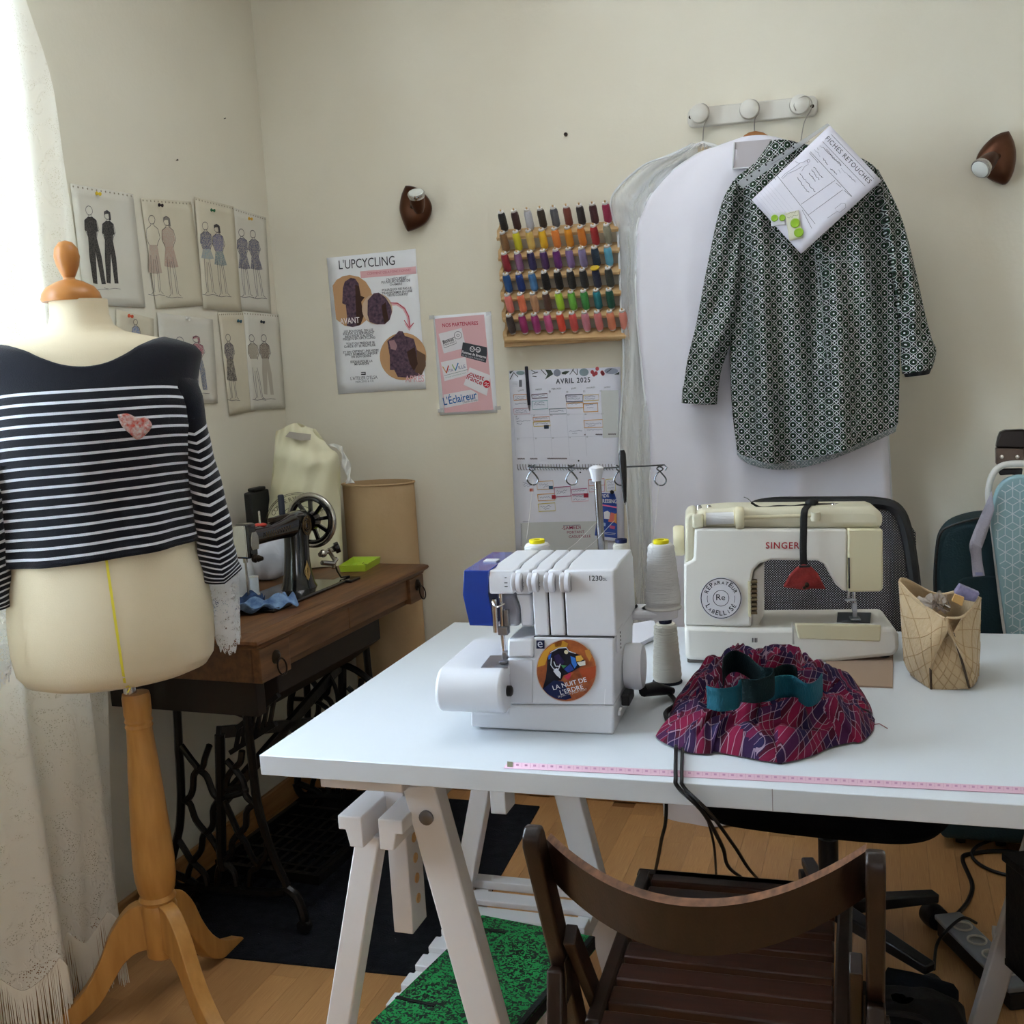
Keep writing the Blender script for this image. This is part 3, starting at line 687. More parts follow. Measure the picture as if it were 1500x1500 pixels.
mb.build('gold_lettering', m_dgold, sm_)
# bobbin winder low on the wheel side
MB().lathe([(.016, 0), (.016, .012), (.009, .014), (.006, .03)], S((.640, .15, .868)), (-.5, .6, -.2), 16).build('winder_pulley', m_jap, sm_)
mb = MB().tube([S((.56, .165, .86)), S((.60, .155, .865)), S((.625, .16, .862))], .007, 8).tube([S((.59, .155, .87)), S((.612, .150, .835)), S((.600, .15, .815))], .006, 8).tube([S((.560, .16, .838)), S((.60, .15, .828)), S((.62, .15, .838))], .007, 8).ell(S((.57, .16, .862)), .011)
mb.build('bobbin_winder', m_steel, sm_)
MB().tube([S((.612, .15, .82)), S((.618, .148, T+.03)), S((.622, .14, T+.012)), S((.65, .13, T+.010))], .0028, 6).build('winder_bracket', m_jap, sm_)
MB().bx(S((.605, .10, T+.0)), S((.66, .16, T+.008))).build('slide_plate', m_jap, sm_, bevel=.002)
for x, zt, c_ in ((.352, .035, m_steel),): MB().lathe([(.003, 0), (.003, zt), (.0015, zt+.002)], S((x, .205, .975)), n=10).build('spool_pin', c_, sm_)
MB().lathe([(.016, 0), (.017, .003), (.012, .006)], S((.352, .205, .974)), n=18).build('red_felt', mat('red_felt', 'b0382c', .9), sm_)
MB().lathe([(.0085, 0), (.0085, .05), (.006, .053)], S((.472, .215, .985)), n=16).build('spool_pin', mat('dark_blue_plastic', '1f2536', .4), sm_)
MB().bx(S((.40, .195, .974)), S((.50, .215, .986))).build('arm_slide', m_brz, sm_, bevel=.003)
# ================================================================== things on the treadle table
m_thr = mat('white_thread', 'd8d9da', .85, bump=.5, bscale=300, stretch=(.2, .2, 3))
q = TF.M @ Vector((.44, .33, T))
co_ = thing('thread_cone', 'plain white thread cone behind the antique machine arm', 'thread cone', q)
MB().lathe([(.030, .004), (.032, .01), (.024, .098), (.020, .104)], n=24).build('wound_thread', m_thr, co_); MB().lathe([(.033, 0), (.033, .004), (.008, .004), (.008, .110), (.012, .110), (.012, .104)], n=20).build('core', mat('plastic_white', 'e6e6e4', .4), co_)
q = TF.M @ Vector((.40, .272, T+.010))
sp = thing('thread_spool', 'small slim white thread spool standing on the treadle table', 'thread spool', q)
MB().lathe([(.011, .003), (.0115, .006), (.0115, .043), (.011, .046)], n=18).build('wound_thread', mat('bluish_white_thread', 'dfe6ee', .7), sp); MB().lathe([(.0125, 0), (.0125, .003), (.004, .003), (.004, .046), (.012, .046), (.012, .049), (.003, .049)], n=18).build('core', MATS['plastic_white'], sp)
# crumpled white plastic behind the arm
mb = MB().grid(lambda u, v: Vector(((.075+.012*sin(u*40+v*9))*sin(pi*(.02+.96*v))*cos(2*pi*u), (.045+.008*sin(u*31-v*7))*sin(pi*(.02+.96*v))*sin(2*pi*u), .07-.07*cos(pi*(.02+.96*v)))), 40, 24, cu=True)
wb = mb.build('plastic_bundle', mat('white_plastic_film', 'dde1ea', .3, bump=.4, bscale=30)); wb.location = TF.M @ Vector((.62, .38, T)); tag(wb, 'crumpled white plastic bundle behind the black machine pillar', 'plastic bag')
# denim strips
m_den = mat('denim', '86a4c6', .9, col2='4a6894', vscale=45, bump=.4, bscale=300); m_den2 = mat('denim_dark', '2c3f63', .9, col2='3f5d8a', vscale=40, bump=.4, bscale=300)
def heap(name, label, cat, pts, half, zf, m, n=60, mm=14, hfun=None):
    P = spl([TF.M @ Vector(p) for p in pts], n)
    c0 = Vector((P[0].x, P[0].y, T))
    def fn(u, v):
        i = u*(n-1); p = at(P, u); d = (at(P, min(1, u+.02))-at(P, max(0, u-.02))); d.z = 0; d.normalize(); s = Vector((-d.y, d.x, 0))
        return p+s*((v-.5)*2*half)+Vector((0, 0, max(.001, zf(u, v))))-c0
    o = MB().grid(fn, n, mm).build(name, m, None, solid=.0015); o.location = c0
    return tag(o, label, cat)
heap('denim_strip', 'dark blue folded denim strip by the machine bed', 'fabric scrap', [(.16, .32, T), (.21, .27, T), (.26, .22, T), (.30, .18, T)], .026, lambda u, v: .026+.012*sin(v*9+u*8)+.008*sin(u*25), m_den2)
heap('denim_strip', 'light blue stitched denim strip at the front of the treadle table', 'fabric scrap', [(.12, .24, T), (.19, .21, T), (.26, .155, T), (.33, .115, T)], .034, lambda u, v: .022+.011*sin(v*8+u*5)+.007*sin(u*31+v*3), m_den)
# lime tray
tq = [TF.Z(490, 829, T+.018), TF.Z(533, 826, T+.018), TF.Z(565, 813, T+.018), TF.Z(520, 813, T+.018)]
tq = [Vector((.745, .215, 0)), Vector((.760, .135, 0)), Vector((.892, .155, 0)), Vector((.885, .245, 0))]
ty = thing('pin_tray', 'lime green shallow plastic pin tray at the far end of the treadle table', 'tray', TF.M @ Vector((.82, .19, T)), TF.rz)
m_lime = mat('lime_plastic', 'b4cf3a', .35, spec=.5)
cq = sum(tq, Vector())/4
mb = MB(); lv_ = [(0, .94), (.020, 1.0), (.020, .96), (.003, .90)]
for z, k in lv_: mb.v += [Vector(((p.x-cq.x)*k, (p.y-cq.y)*k, z)) for p in tq]
mb.f = [(3, 2, 1, 0)]+[(j*4+i, j*4+(i+1) % 4, j*4+4+(i+1) % 4, j*4+4+i) for j in range(3) for i in range(4)]+[(12, 13, 14, 15)]
mb.build('tray_body', m_lime, ty, bevel=.001)
pins = MB()
for i in range(14):
    mb = pins; a = random.uniform(-.05, .05); b = random.uniform(-.025, .025); t = random.random()*6; mb.tube([(a, b, .0045), (a+.012*cos(t), b+.012*sin(t), .005)], .001, 5)
pins.build('pins', mat('pin_dark', '2b2b26', .4, .7), ty)['kind'] = 'stuff'
# cream carrier bag with printed ring label
m_bag = mat('cream_plastic_bag', 'e6e1c2', .35, col2='ddd7b4', vscale=6, bump=.5, bscale=9)
bp_ = TF.M @ Vector((.795, .40, T)); BF = Fr(bp_, atan2(bp_.x, -bp_.y)*-1)
BF = Fr(bp_, atan2(-bp_.x, bp_.y))
pb = thing('carrier_bag', 'cream plastic carrier bag with cut-out handles and a round printed label', 'bag', BF.loc, BF.rz)
Lb = spl([BF.Y(x, y) for x, y in ((404, 631), (401, 670), (396, 720), (391, 770), (392, 828))], 40); Rb = spl([BF.Y(x, y) for x, y in ((462, 628), (482, 655), (497, 672), (499, 740), (503, 826))], 40)
tops = [(404, 630), (412, 632), (424, 629), (434, 619), (450, 620), (462, 640), (478, 652), (484, 655)]
def bagpt(sgn):
    def fn(u, v):
        l = at(Lb, v); r = at(Rb, v); p = lerp(l, r, u); d = .055*sin(pi*u)**.6*min(1, v*2.2+.05)
        d += .006*sin(u*17+v*11)+.004*sin(u*7-v*23); p = Vector((p.x, sgn*d, p.z))
        if v < .02: pass
        p.z += (1-v)**4*(.020*max(0, sin(pi*u))**2)
        return p
    return fn
mb = MB().grid(bagpt(-1), 40, 50); mb.grid(bagpt(1), 40, 50); mb.build('bag_body', m_bag, pb, angle=70)
def onb(x, y, off=.002):
    p = BF.Y(x, y, -.05); v = max(0, min(1, (Lb[0].z-p.z)/(Lb[0].z-Lb[-1].z))); l = at(Lb, v); r = at(Rb, v); u = max(.03, min(.97, (p.x-l.x)/(r.x-l.x)))
    return Vector((p.x, -.055*sin(pi*u)**.6*min(1, v*2.2+.05)-.011, p.z))
def strip_on(pts, w, nm, m): 
    mb = MB(); q = [onb(*p) for p in pts]
    mb.grid(lambda u, v: at(q, u)+Vector((0, 0, (v-.5)*w)), len(q)*2, 2); return mb.build(nm, m, pb)
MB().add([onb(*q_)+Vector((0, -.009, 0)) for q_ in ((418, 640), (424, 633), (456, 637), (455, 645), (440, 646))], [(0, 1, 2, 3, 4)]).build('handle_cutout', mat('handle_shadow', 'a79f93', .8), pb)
cxp, cyp, R_ = 438, 770, 49
m_prd = mat('label_ink', '5a5238', .7)
mb = MB()
for rr in (R_, R_-2, R_-19): mb.tube([onb(cxp+rr*cos(t), cyp+rr*sin(t)) for t in [pi+.15+(pi+.3)*i/40 for i in range(39)]], .0008, 4)
mb.build('label_ring', m_prd, pb)
for i, chx in enumerate('CONSERVERIE DE'):
    t = pi+.35+i*.165; p = (cxp+(R_-11)*cos(t), cyp+(R_-11)*sin(t)); e = (p[0]-sin(t)*7, p[1]+cos(t)*7)
    me = text_mesh(chx, .017); 
    a_ = onb(*p); b_ = onb(*e); d_ = b_-a_; an = atan2(d_.z, d_.x)
    for v in me.vertices: v.co = a_+Vector((v.co.x*cos(an)-v.co.y*sin(an), -.001, v.co.x*sin(an)+v.co.y*cos(an)))
    link('label_letter', me, m_prd, pb, smooth=False)
for (x, y, t) in ((398, 745, 'et permanent'),):
    me = text_mesh(t, .010); a_ = onb(x, y+6)
    for v in me.vertices: v.co = a_+Vector((v.co.x, -.001, v.co.y+v.co.x*.25))
    link('label_letter', me, m_prd, pb, smooth=False)
# white plastic strip spilling over the tube's rim
ws = [BF.Y(x, y, .0) for x, y in ((484, 650), (497, 655), (504, 668), (508, 685), (511, 700), (513, 708))]
mb = MB().grid(lambda u, v: at(ws, u)+Vector(((v-.5)*.018*(1+.5*sin(u*14)), -.004*sin(v*6+u*20), 0)), 30, 6); mb.build('torn_flap', mat('white_plastic_film2', 'e3e2da', .4), pb, solid=.001)
# black case behind
cb = TF.M @ Vector((.86, .462, T))
cs = thing('black_case', 'slim black plastic case standing between the wall and the cream bag', 'case', cb, TF.rz)
CF = Fr(cb, TF.rz); a = CF.Y(361, 722); b = CF.Y(392, 716)
MB().bx((a.x, -.012, 0), (a.x+.10, .012, a.z)).build('case_body', mat('black_case_plastic', '17181a', .5), cs, bevel=.006, seg=3)
MB().bx((a.x+.02, -.014, a.z), (a.x+.08, .010, a.z+.010)).build('clasp', mat('black_case_plastic'), cs, bevel=.003)
# brown board tube behind the table
m_kraft = mat('kraft_board', 'c2a680', .85, col2='b89b74', vscale=5, bump=.08, bscale=70, spec=.2)
kb = thing('cardboard_tube', 'wide brown cardboard drum standing on the floor in the room corner', 'drum', (-1.462, 3.042, 0))
mb = MB(); n = 56; kz = 1.008
for z, k_ in ((0, 1), (kz-.02, 1), (kz, 1.0), (kz, .975), (.9, .975)): mb.v += [Vector((.117*k_*cos(2*pi*i/n), .074*k_*sin(2*pi*i/n), z)) for i in range(n)]
mb.f = [(j*n+i, j*n+(i+1) % n, j*n+n+(i+1) % n, j*n+n+i) for j in range(4) for i in range(n)]+[tuple(range(n-1, -1, -1)), tuple(4*n+i for i in range(n))]
mb.build('drum_wall', m_kraft, kb, angle=50)
mb = MB(); mb.tube([(.118*cos(2*pi*i/n), .075*sin(2*pi*i/n), kz-.003) for i in range(n)], .003, 6, closed=True).build('rim', m_kraft, kb)
# ================================================================== fashion sketches on the left wall
m_paper = mat('sketch_paper', 'd5cdb8', .9, col2='cdc4ad', vscale=4, spec=.2)
m_paper2 = mat('sketch_paper_white', 'd9d5c9', .9, col2='d2cdbf', vscale=4, spec=.2)
ck = crop(0, 250, 3.488)
def pxl(u, v): return PX(*ck(u, v), XL)
def sketch(label, TL, TR, BL, m, lift=.004, ring=True):
    S_ = Sheet('fashion_sketch', label, 'drawing', pxl(*TL), pxl(*TR), pxl(*BL), m, 'fashion sketches on the left wall', lift=lift)
    if ring:      # row of torn spiral holes
        for i in range(14):
            x = S_.w*(i+.5)/14; MB().lathe([(.0024, 0), (.0024, .0003)], (x, -.006, .0006), (0, 0, 1), 8).build('spiral_hole', flat('9a917f'), S_.root)
    return S_
INK = flat('4a4650')
def figure(S_, cx, top, h, lean=0, up=None, low=None, legs=True, hair=None, skirt=None, w=1.0, ink=INK, head=True):
    """a pencil fashion figure: head, bodice, skirt or trousers, legs; crop coordinates"""
    def P(dx, t): return ck(cx+dx*w*h*.01+lean*t, top+h*t)
    if head: S_.strokes('drawing', [[P(4*cos(a), .055+.055*sin(a)) for a in [2*pi*i/12 for i in range(13)]]], .5, ink)
    if hair: S_.poly('drawing', [P(-4, .06), P(-4, .01), P(0, -.01), P(4, .02), P(4.5, .12), P(2, .12), P(1.5, .04), P(-2, .04)], hair, .0010)
    if up: S_.poly('drawing', [P(-2, .13), P(2.5, .13), P(7, .17), P(8, .30), P(6, .31), P(5, .37), P(-5, .37), P(-6, .30), P(-8, .29), P(-7, .17)], up, .0009)
    S_.strokes('drawing', [[P(-1.5, .11), P(-2, .13), P(-7, .17), P(-8, .28), P(-5, .37)], [P(1.5, .11), P(2.5, .13), P(7, .17), P(9, .28), P(6, .34), P(5, .38)]], .5, ink)
    if skirt: S_.poly('drawing', [P(-5, .37), P(5, .37), P(9, skirt[1]), P(2, skirt[1]+.01), P(-8, skirt[1]-.01)], skirt[0], .0010)
    if low: S_.poly('drawing', [P(-5, .37), P(5, .37), P(8, .6), P(9, .93), P(4, .93), P(1.5, .55), P(-1, .93), P(-6, .92), P(-6.5, .6)], low, .0009)
    if legs: S_.strokes('drawing', [[P(-4, .5), P(-4.5, .72), P(-3, .95), P(-6, .985)], [P(-1, .55), P(-1.5, .75), P(-1.5, .96)], [P(3, .5), P(5, .72), P(6, .95), P(9, .98)], [P(1, .55), P(3, .74), P(4, .96)]], .45, ink)
    S_.strokes('drawing', [[P(-10, .985), P(-3, 1.0), P(4, .99), P(11, 1.0)]], .35, ink)
def ink(c): return mat('pencil_'+c, c, .85, col2='b8b0a0', vscale=330, spec=.2)
BLK = mat('pencil_black', '222125', .85, col2='5a5650', vscale=330); BLU = ink('3c4878'); PNK = flat('b08a80'); MAG = ink('a8285f'); JN = ink('4b6590'); GRY = flat('8c877e')
s1 = sketch('cream sheet with two pencil figures in black trousers beside the curtain', (352, 66), (672, 120), (400, 690), m_paper2)
figure(s1, 450, 180, 430, 55, BLK, BLK, False, None); figure(s1, 545, 205, 400, 25, BLK, BLK, False, BLK)
s2 = sketch('cream sheet with two pale pink pencil figures in wide skirts', (712, 140), (970, 160), (752, 705), m_paper)
figure(s2, 772, 228, 410, 25, None, None, True, None, (ink('bda394'), .72)); figure(s2, 848, 235, 415, 40, ink('b89c8d'), None, True, GRY, (ink('b99585'), .62))
s3 = sketch('cream sheet with two figures in blue tops and grey skirts', (985, 135), (1185, 185), (1030, 705), m_paper, .0055)
figure(s3, 1045, 262, 375, 25, BLU, None, True, None, (ink('8fa3ad'), .50)); figure(s3, 1105, 275, 370, 35, ink('5a5f94'), None, True, BLK, (ink('60808c'), .56))
s4 = sketch('cream sheet with two figures in long dark blue dresses', (1180, 187), (1352, 240), (1225, 708), m_paper2, .004)
figure(s4, 1230, 298, 350, 28, BLU, None, True, None, (BLU, .58)); figure(s4, 1288, 305, 350, 36, BLU, None, True, None, (BLU, .57))
s5 = sketch('small cream sheet with one blue figure half hidden behind the dress form', (587, 708), (778, 757), (612, 1010), m_paper, .004, False)
figure(s5, 690, 760, 260, 10, ink('6f86b8'), None, True, None)
s6 = sketch('cream sheet with two figures in magenta hooded tops and jeans', (795, 725), (1078, 760), (838, 1190), m_paper2, .0055, False)
figure(s6, 915, 850, 300, 40, MAG, JN, False, None, w=1.5); figure(s6, 1000, 845, 295, 20, MAG, JN, False, MAG, w=1.5)
s7 = sketch('narrow cream sheet with one figure in a dark violet jacket', (1108, 725), (1245, 722), (1135, 1255), m_paper, .004)
figure(s7, 1162, 835, 340, 30, ink('3b3350'), None, True, None, (ink('28262b'), .70), w=.9)
s8 = sketch('cream sheet with two faint grey pencil figures in trousers by the room corner', (1235, 720), (1415, 735), (1285, 1225), m_paper2, .0055)
figure(s8, 1282, 838, 335, 40, ink('a59c8e'), None, True, None); figure(s8, 1345, 838, 330, 25, ink('6e5a50'), ink('b8b0a3'), False, None)
def pushpin(u, v, col, label):
    p = pxl(u, v); r = thing('push_pin', label, 'push pin', p+Vector((.006, 0, 0)), group='push pins on the sketches')
    MB().lathe([(.0048, 0), (.0048, .0012), (.0024, .003), (.0024, .008), (.0046, .0095), (.0046, .0112), (0, .0115)], (0, 0, 0), (1, 0, -.25), 14).build('pin_head', flat(col), r)
    MB().lathe([(.0006, -.008), (.0006, .001)], (0, 0, 0), (1, 0, -.25), 6).build('pin_point', m_steel, r)
pushpin(483, 117, 'd8b93a', 'yellow push pin on the sketch of figures in black trousers'); pushpin(803, 176, '2c2430', 'dark violet push pin on the pale pink skirts sketch')
pushpin(1070, 202, '2f6b4c', 'green push pin on the sketch with grey skirts'); pushpin(1263, 245, 'd8a844', 'orange-yellow push pin on the long blue dresses sketch')
pushpin(648, 742, 'd05a3e', 'red push pin on the half hidden blue sketch'); pushpin(943, 756, 'e4e2da', 'white push pin on the magenta hoods sketch')
pushpin(1207, 768, '2f5a6a', 'teal push pin on the violet jacket sketch'); pushpin(1325, 772, '23303e', 'dark blue push pin on the faint grey sketch by the corner')
# ================================================================== posters on the back wall
m_post = mat('poster_paper', 'eceef2', .6, spec=.35)
def pyw(x, y): return PY(x, y, YB)
p1 = Sheet('upcycling_poster', 'white paper poster about upcycling with three round garment photos', 'poster', pyw(479, 378), pyw(609, 364.5), pyw(500.5, 577), m_post, lift=.002)
c1 = crop(470, 360, 6.818); G = lambda *q: [c1(*a) for a in q]
DK = flat('3a3b42'); m_tan = flat('c39a72'); m_robe = mat('print_paisley', '6d5464', .7, col2='3a2c40', vscale=110); m_brn = flat('4a342c'); m_pk = flat('e2b4ba')
p1.text("L'UPCYCLING", c1(185, 236), c1(742, 190), DK, ys=1.25)
p1.poly('printed_banner', G((394, 256), (948, 207), (955, 278), (400, 324)), m_pk)
p1.text('COMMENT CELA FONCTIONNE?', c1(465, 292), c1(900, 252), flat('c46a78'))
def circ(cx, cy, r, t0=0, t1=2*pi, n=40): return [c1(cx+r*cos(lerp(t0, t1, i/n)), cy+r*1.02*sin(lerp(t0, t1, i/n))) for i in range(n)]
p1.poly('printed_photo', G((118, 400), (160, 340), (220, 305), (290, 292), (380, 310), (450, 360), (500, 440), (522, 530), (510, 640), (460, 740), (400, 790), (320, 812), (240, 800), (155, 735)), m_tan)
p1.poly('printed_photo', G((300, 320), (345, 330), (380, 380), (400, 500), (440, 515), (405, 560), (410, 700), (390, 795), (320, 812), (260, 800), (265, 720), (250, 590), (215, 575), (222, 420), (240, 360)), m_robe, .0012)
p1.poly('printed_photo', G((345, 390), (380, 400), (400, 500), (440, 515), (405, 560), (430, 700), (400, 785), (360, 795), (350, 600)), m_brn, .0013)
p1.text('AVANT', c1(195, 783), c1(390, 768), flat('f0e9ea'), ys=1.25, bold=.012, z=.0018); 
p1.poly('printed_photo', circ(565, 632, 152), flat('c9ae96'), .0014)
p1.poly('printed_photo', G((470, 545), (530, 475), (580, 468), (650, 520), (700, 600), (712, 660), (690, 740), (640, 785), (560, 785), (490, 760), (468, 690)), m_robe, .0015)
p1.poly('printed_photo', G((610, 600), (650, 560), (660, 640), (680, 740), (640, 780), (620, 700)), m_brn, .0016)
p1.poly('printed_photo', circ(822, 1105, 232), m_tan, .0010)
p1.poly('printed_photo', G((735, 900), (780, 850), (820, 855), (840, 900), (930, 930), (960, 1040), (1045, 1090), (1050, 1180), (1000, 1290), (900, 1320), (770, 1310), (735, 1240), (692, 1240), (690, 1100), (665, 950)), m_robe, .0012)
p1.poly('printed_photo', G((960, 1040), (1045, 1090), (1050, 1200), (1010, 1290), (940, 1260), (960, 1150)), flat('6f5746'), .0013); p1.poly('printed_photo', G((860, 1060), (940, 1010), (970, 1180), (930, 1250), (890, 1180)), m_brn, .0014)
p1.poly('printed_photo', G((680, 950), (735, 940), (765, 1000), (750, 1045), (700, 1030)), flat('a88488'), .0015)
p1.text('APRÈS', c1(845, 1362), c1(1035, 1355), m_pk, ys=1.2, bold=.012, z=.0018)
p1.strokes('printed_arrow', [[c1(*a) for a in ((690, 585), (760, 580), (830, 625), (870, 700), (885, 800))]], 4, m_pk); p1.strokes('printed_arrow', [[c1(*a) for a in ((695, 570), (770, 575), (840, 630), (880, 710), (890, 810))], [c1(*a) for a in ((835, 745), (885, 820), (930, 770))]], 1.2, flat('b8405a'), .0016)
p1.poly('printed_arrow', G((835, 775), (885, 850), (930, 775), (885, 800)), m_pk, .0013)
for t, a, b in (("J'AI RÉCUPÉRÉ", (655, 350), (852, 333)), ('PLUSIEURS ROBES DE', (608, 378), (895, 355)), ('CHAMBRE', (690, 400), (812, 390)), ('POURQUOI NE PAS LE', (615, 455), (905, 432)), ('TRANSFORMER EN UNE', (612, 487), (915, 462)), ('VESTE COURTE?', (665, 508), (870, 493)),
                ('LES BOUTONS, ON LES', (235, 868), (525, 850)), ('ENLÈVE, ILS SERVIRONT', (225, 893), (538, 875)), ("BIEN POUR D'AUTRES", (245, 920), (520, 902)), ('PROJETS EN UPCYCLING', (225, 946), (545, 925)), ('TOUT OU PRESQUE SE', (255, 992), (540, 975)), ('GARDE ET SE RÉUTILISE', (235, 1020), (548, 1002)),
                ('ET ON OBTIENT UNE VESTE', (225, 1075), (580, 1052)), ('EFFET BOMBERS UNIQUE', (245, 1100), (568, 1080)), ('EN SON GENRE', (310, 1120), (505, 1108)), ('IDÉALE POUR LA', (300, 1172), (518, 1160)), ('MI-SAISON', (340, 1195), (480, 1185))):
    p1.text(t, c1(*a), c1(*b), flat('5a5c66'), bold=.008)
p1.text("L'ATELIER D'ELSA", c1(300, 1342), c1(568, 1328), flat('5a5c66'), ys=1.2); p1.text('MERCERIE & CIE', c1(350, 1370), c1(530, 1358), flat('7d7f88'))
p1.poly('printed_logo', G((403, 1290), (403, 1280), (440, 1278), (440, 1268), (405, 1270), (402, 1262), (448, 1260), (450, 1290)), DK)
p2 = Sheet('partners_poster', 'small pink poster listing partner logos beside the white upcycling poster', 'poster', pyw(635, 463), pyw(719.5, 456.5), pyw(648, 608), m_post, lift=.002)
c1 = crop(630, 450, 9.37)
p2.poly('printed_panel', G((65, 160), (742, 100), (870, 1408), (200, 1450)), flat('deb3b8'))
RD = flat('b3243f')
p2.text('NOS PARTENAIRES', c1(172, 275), c1(662, 240), RD, ys=1.15, bold=.012)
CARD = flat('e3e0e4')
p2.poly('printed_card', G((118, 365), (435, 285), (495, 555), (190, 635)), CARD, .0012); p2.text('Bonus', c1(185, 505), c1(330, 455), flat('33343c'), bold=.02, z=.0017); p2.text('réparation', c1(200, 530), c1(340, 485), flat('33343c'), z=.0017)
p2.strokes('printed_line', [[c1(*a) for a in ((180, 470), (340, 410), (365, 495), (195, 560), (180, 470))], [c1(385+50*cos(a), 385+52*sin(a)) for a in [2*pi*i/20 for i in range(21)]], [c1(385+18*cos(a), 385+18*sin(a)) for a in [2*pi*i/12 for i in range(13)]]], .6, flat('44454e'), .0016)
p2.poly('printed_card', G((452, 480), (782, 550), (785, 640), (768, 762), (425, 670)), flat('45484f'), .0013)
for cx, cy in ((582, 575), (662, 585)): p2.strokes('printed_emblem', [[c1(cx+30*cos(a), cy+34*sin(a)) for a in [2*pi*i/14 for i in range(15)]]], 1.0, CARD, .0018)
p2.strokes('printed_emblem', [[c1(612, 575), c1(632, 580)], [c1(560, 560), c1(585, 590), c1(600, 560)], [c1(640, 580), c1(690, 592)], [c1(650, 600), c1(680, 605)]], .8, CARD, .0018)
p2.text('Femmes de Bretagne', c1(440, 628), c1(768, 705), CARD, z=.0018, bold=.02, ys=1.2); p2.text('et de Loire-Atlantique', c1(440, 665), c1(745, 738), flat('b9bcc2'), z=.0018)
p2.poly('printed_card', G((150, 755), (490, 680), (522, 930), (200, 1015)), CARD, .0012)
p2.strokes('printed_letter', [[c1(175, 815), c1(230, 905)]], 1.2, flat('d79a52'), .0018); p2.strokes('printed_letter', [[c1(228, 905), c1(255, 800)]], 1.6, flat('c4493c'), .0018)
p2.strokes('printed_letter', [[c1(305, 785), c1(352, 872)]], 1.2, flat('8cab52'), .0018); p2.strokes('printed_letter', [[c1(350, 872), c1(388, 765)]], 1.6, flat('3f7db5'), .0018)
p2.text("ITA'", c1(258, 892), c1(330, 875), flat('4a5a86'), z=.0018); p2.text('ILLE', c1(398, 852), c1(492, 830), flat('4a5a86'), z=.0018)
p2.strokes('printed_line', [[c1(198, 940), c1(520, 855)]], .5, flat('5d7d72'), .0018); p2.text('services à domicile et loisirs', c1(215, 975), c1(500, 905), flat('8fae9e'), z=.0018)
p2.poly('printed_card', G((545, 825), (832, 935), (780, 1215), (462, 1065)), CARD, .0013)
p2.text('ouest', c1(535, 935), c1(735, 1010), RD, z=.0018, bold=.0125); p2.text('france', c1(492, 975), c1(708, 1072), RD, z=.0018, bold=.0125)
p2.ell('printed_disc', c1(778, 1055), 5.2, 5.6, flat('c02436'), .0016); p2.strokes('printed_mark', [[c1(748, 1045), c1(775, 1035), c1(785, 1055), c1(808, 1045)], [c1(750, 1080), c1(775, 1065), c1(790, 1085), c1(806, 1075)]], 1.0, CARD, .0018)
p2.poly('printed_card', G((185, 1200), (560, 1130), (655, 1185), (662, 1290), (200, 1385)), CARD, .0012); p2.text("L'Éclaireur", c1(195, 1345), c1(652, 1250), flat('2a66a8'), z=.0018, bold=.012, ys=1.25); p2.text("L'hebdo du pays", c1(455, 1318), c1(655, 1280), flat('6b7280'), z=.0018)
for q in ((20, 140), (800, 90), (140, 1420), (930, 1385)):
    p2.poly('clear_tape', G((q[0]-30, q[1]-25), (q[0]+40, q[1]-30), (q[0]+45, q[1]+20), (q[0]-28, q[1]+28)), mat('clear_tape', 'dcdfe4', .2, alpha=.4), .0022)
# ================================================================== calendar with pen and flyer
c1 = crop(740, 530, 8.333); c2 = crop(740, 660, 5.769)
ca = Sheet('wall_calendar', 'white spiral wall calendar open at April 2025 with coloured appointment boxes', 'calendar', pyw(746, 543), pyw(909, 537.5), pyw(766.5, 819), mat('calendar_paper', 'e2e4f0', .7, spec=.3), lift=.003, thick=.001)
LG = flat('cccfce'); ca.poly('printed_tint', G((1170, 350), (1385, 345), (1385, 920), (1195, 930)), LG, .0014)
for q, col in (((135, 110, 240, 160), '8aa0a6'), ((590, 90, 680, 180), '9197a8'), ((905, 80, 1020, 175), '8b9ea8'), ((1210, 75, 1380, 150), '9fa6b8')):
    a, b, c_, d = q; ca.poly('printed_flower', [c1(a+(c_-a)*(.5+.5*cos(t)), b+(d-b)*(.5+.5*sin(t))) for t in [2*pi*i/14 for i in range(14)]], flat(col))
for q in (((490, 95), (560, 100), (590, 150), (490, 215), (520, 150)), ((690, 130), (740, 112), (790, 115), (740, 155), (695, 150)), ((1335, 155), (1395, 120), (1393, 155)), ((55, 120), (110, 105), (60, 150))): ca.poly('printed_leaf', G(*q), flat('4d5850'), .0016)
for cx, cy in ((1065, 125), (1110, 140), (1085, 155), (1185, 130), (1195, 145), (1125, 85)): ca.ell('printed_flower', c1(cx, cy), 2.6, 3.0, flat('c25a60'), .0016)
ca.strokes('printed_stem', [[c1(*a), c1(*b)] for a, b in (((60, 215), (105, 130)), ((105, 130), (160, 185)), ((320, 100), (370, 130)), ((330, 150), (400, 125)), ((335, 175), (385, 180)), ((440, 95), (500, 160)), ((790, 155), (840, 85)), ((820, 95), (880, 160)), ((880, 85), (885, 155)), ((1240, 130), (1300, 85)))], .9, flat('3a3f44'), .0017)
ca.text('AVRIL 2025', c1(622, 268), c1(1040, 248), flat('3c4350'), ys=1.15, space=1.2, bold=.015)
for t, a, b in (('LUNDI', (160, 362), (230, 352)), ('MARDI', (375, 350), (450, 342)), ('MERCREDI', (568, 340), (685, 333)), ('JEUDI', (808, 335), (868, 328)), ('VENDREDI', (992, 328), (1098, 318)), ('SAMEDI', (1208, 322), (1285, 313))): ca.text(t, c1(*a), c1(*b), flat('6a6e78'))
def wr(x, y, w_, seed=0):
    """a line of small handwriting"""
    R = random.Random(x*7+y+seed); n = max(6, int(w_/8)); return [c1(x+w_*i/n, y+R.uniform(-9, 7)-6*i/n) for i in range(n+1)]
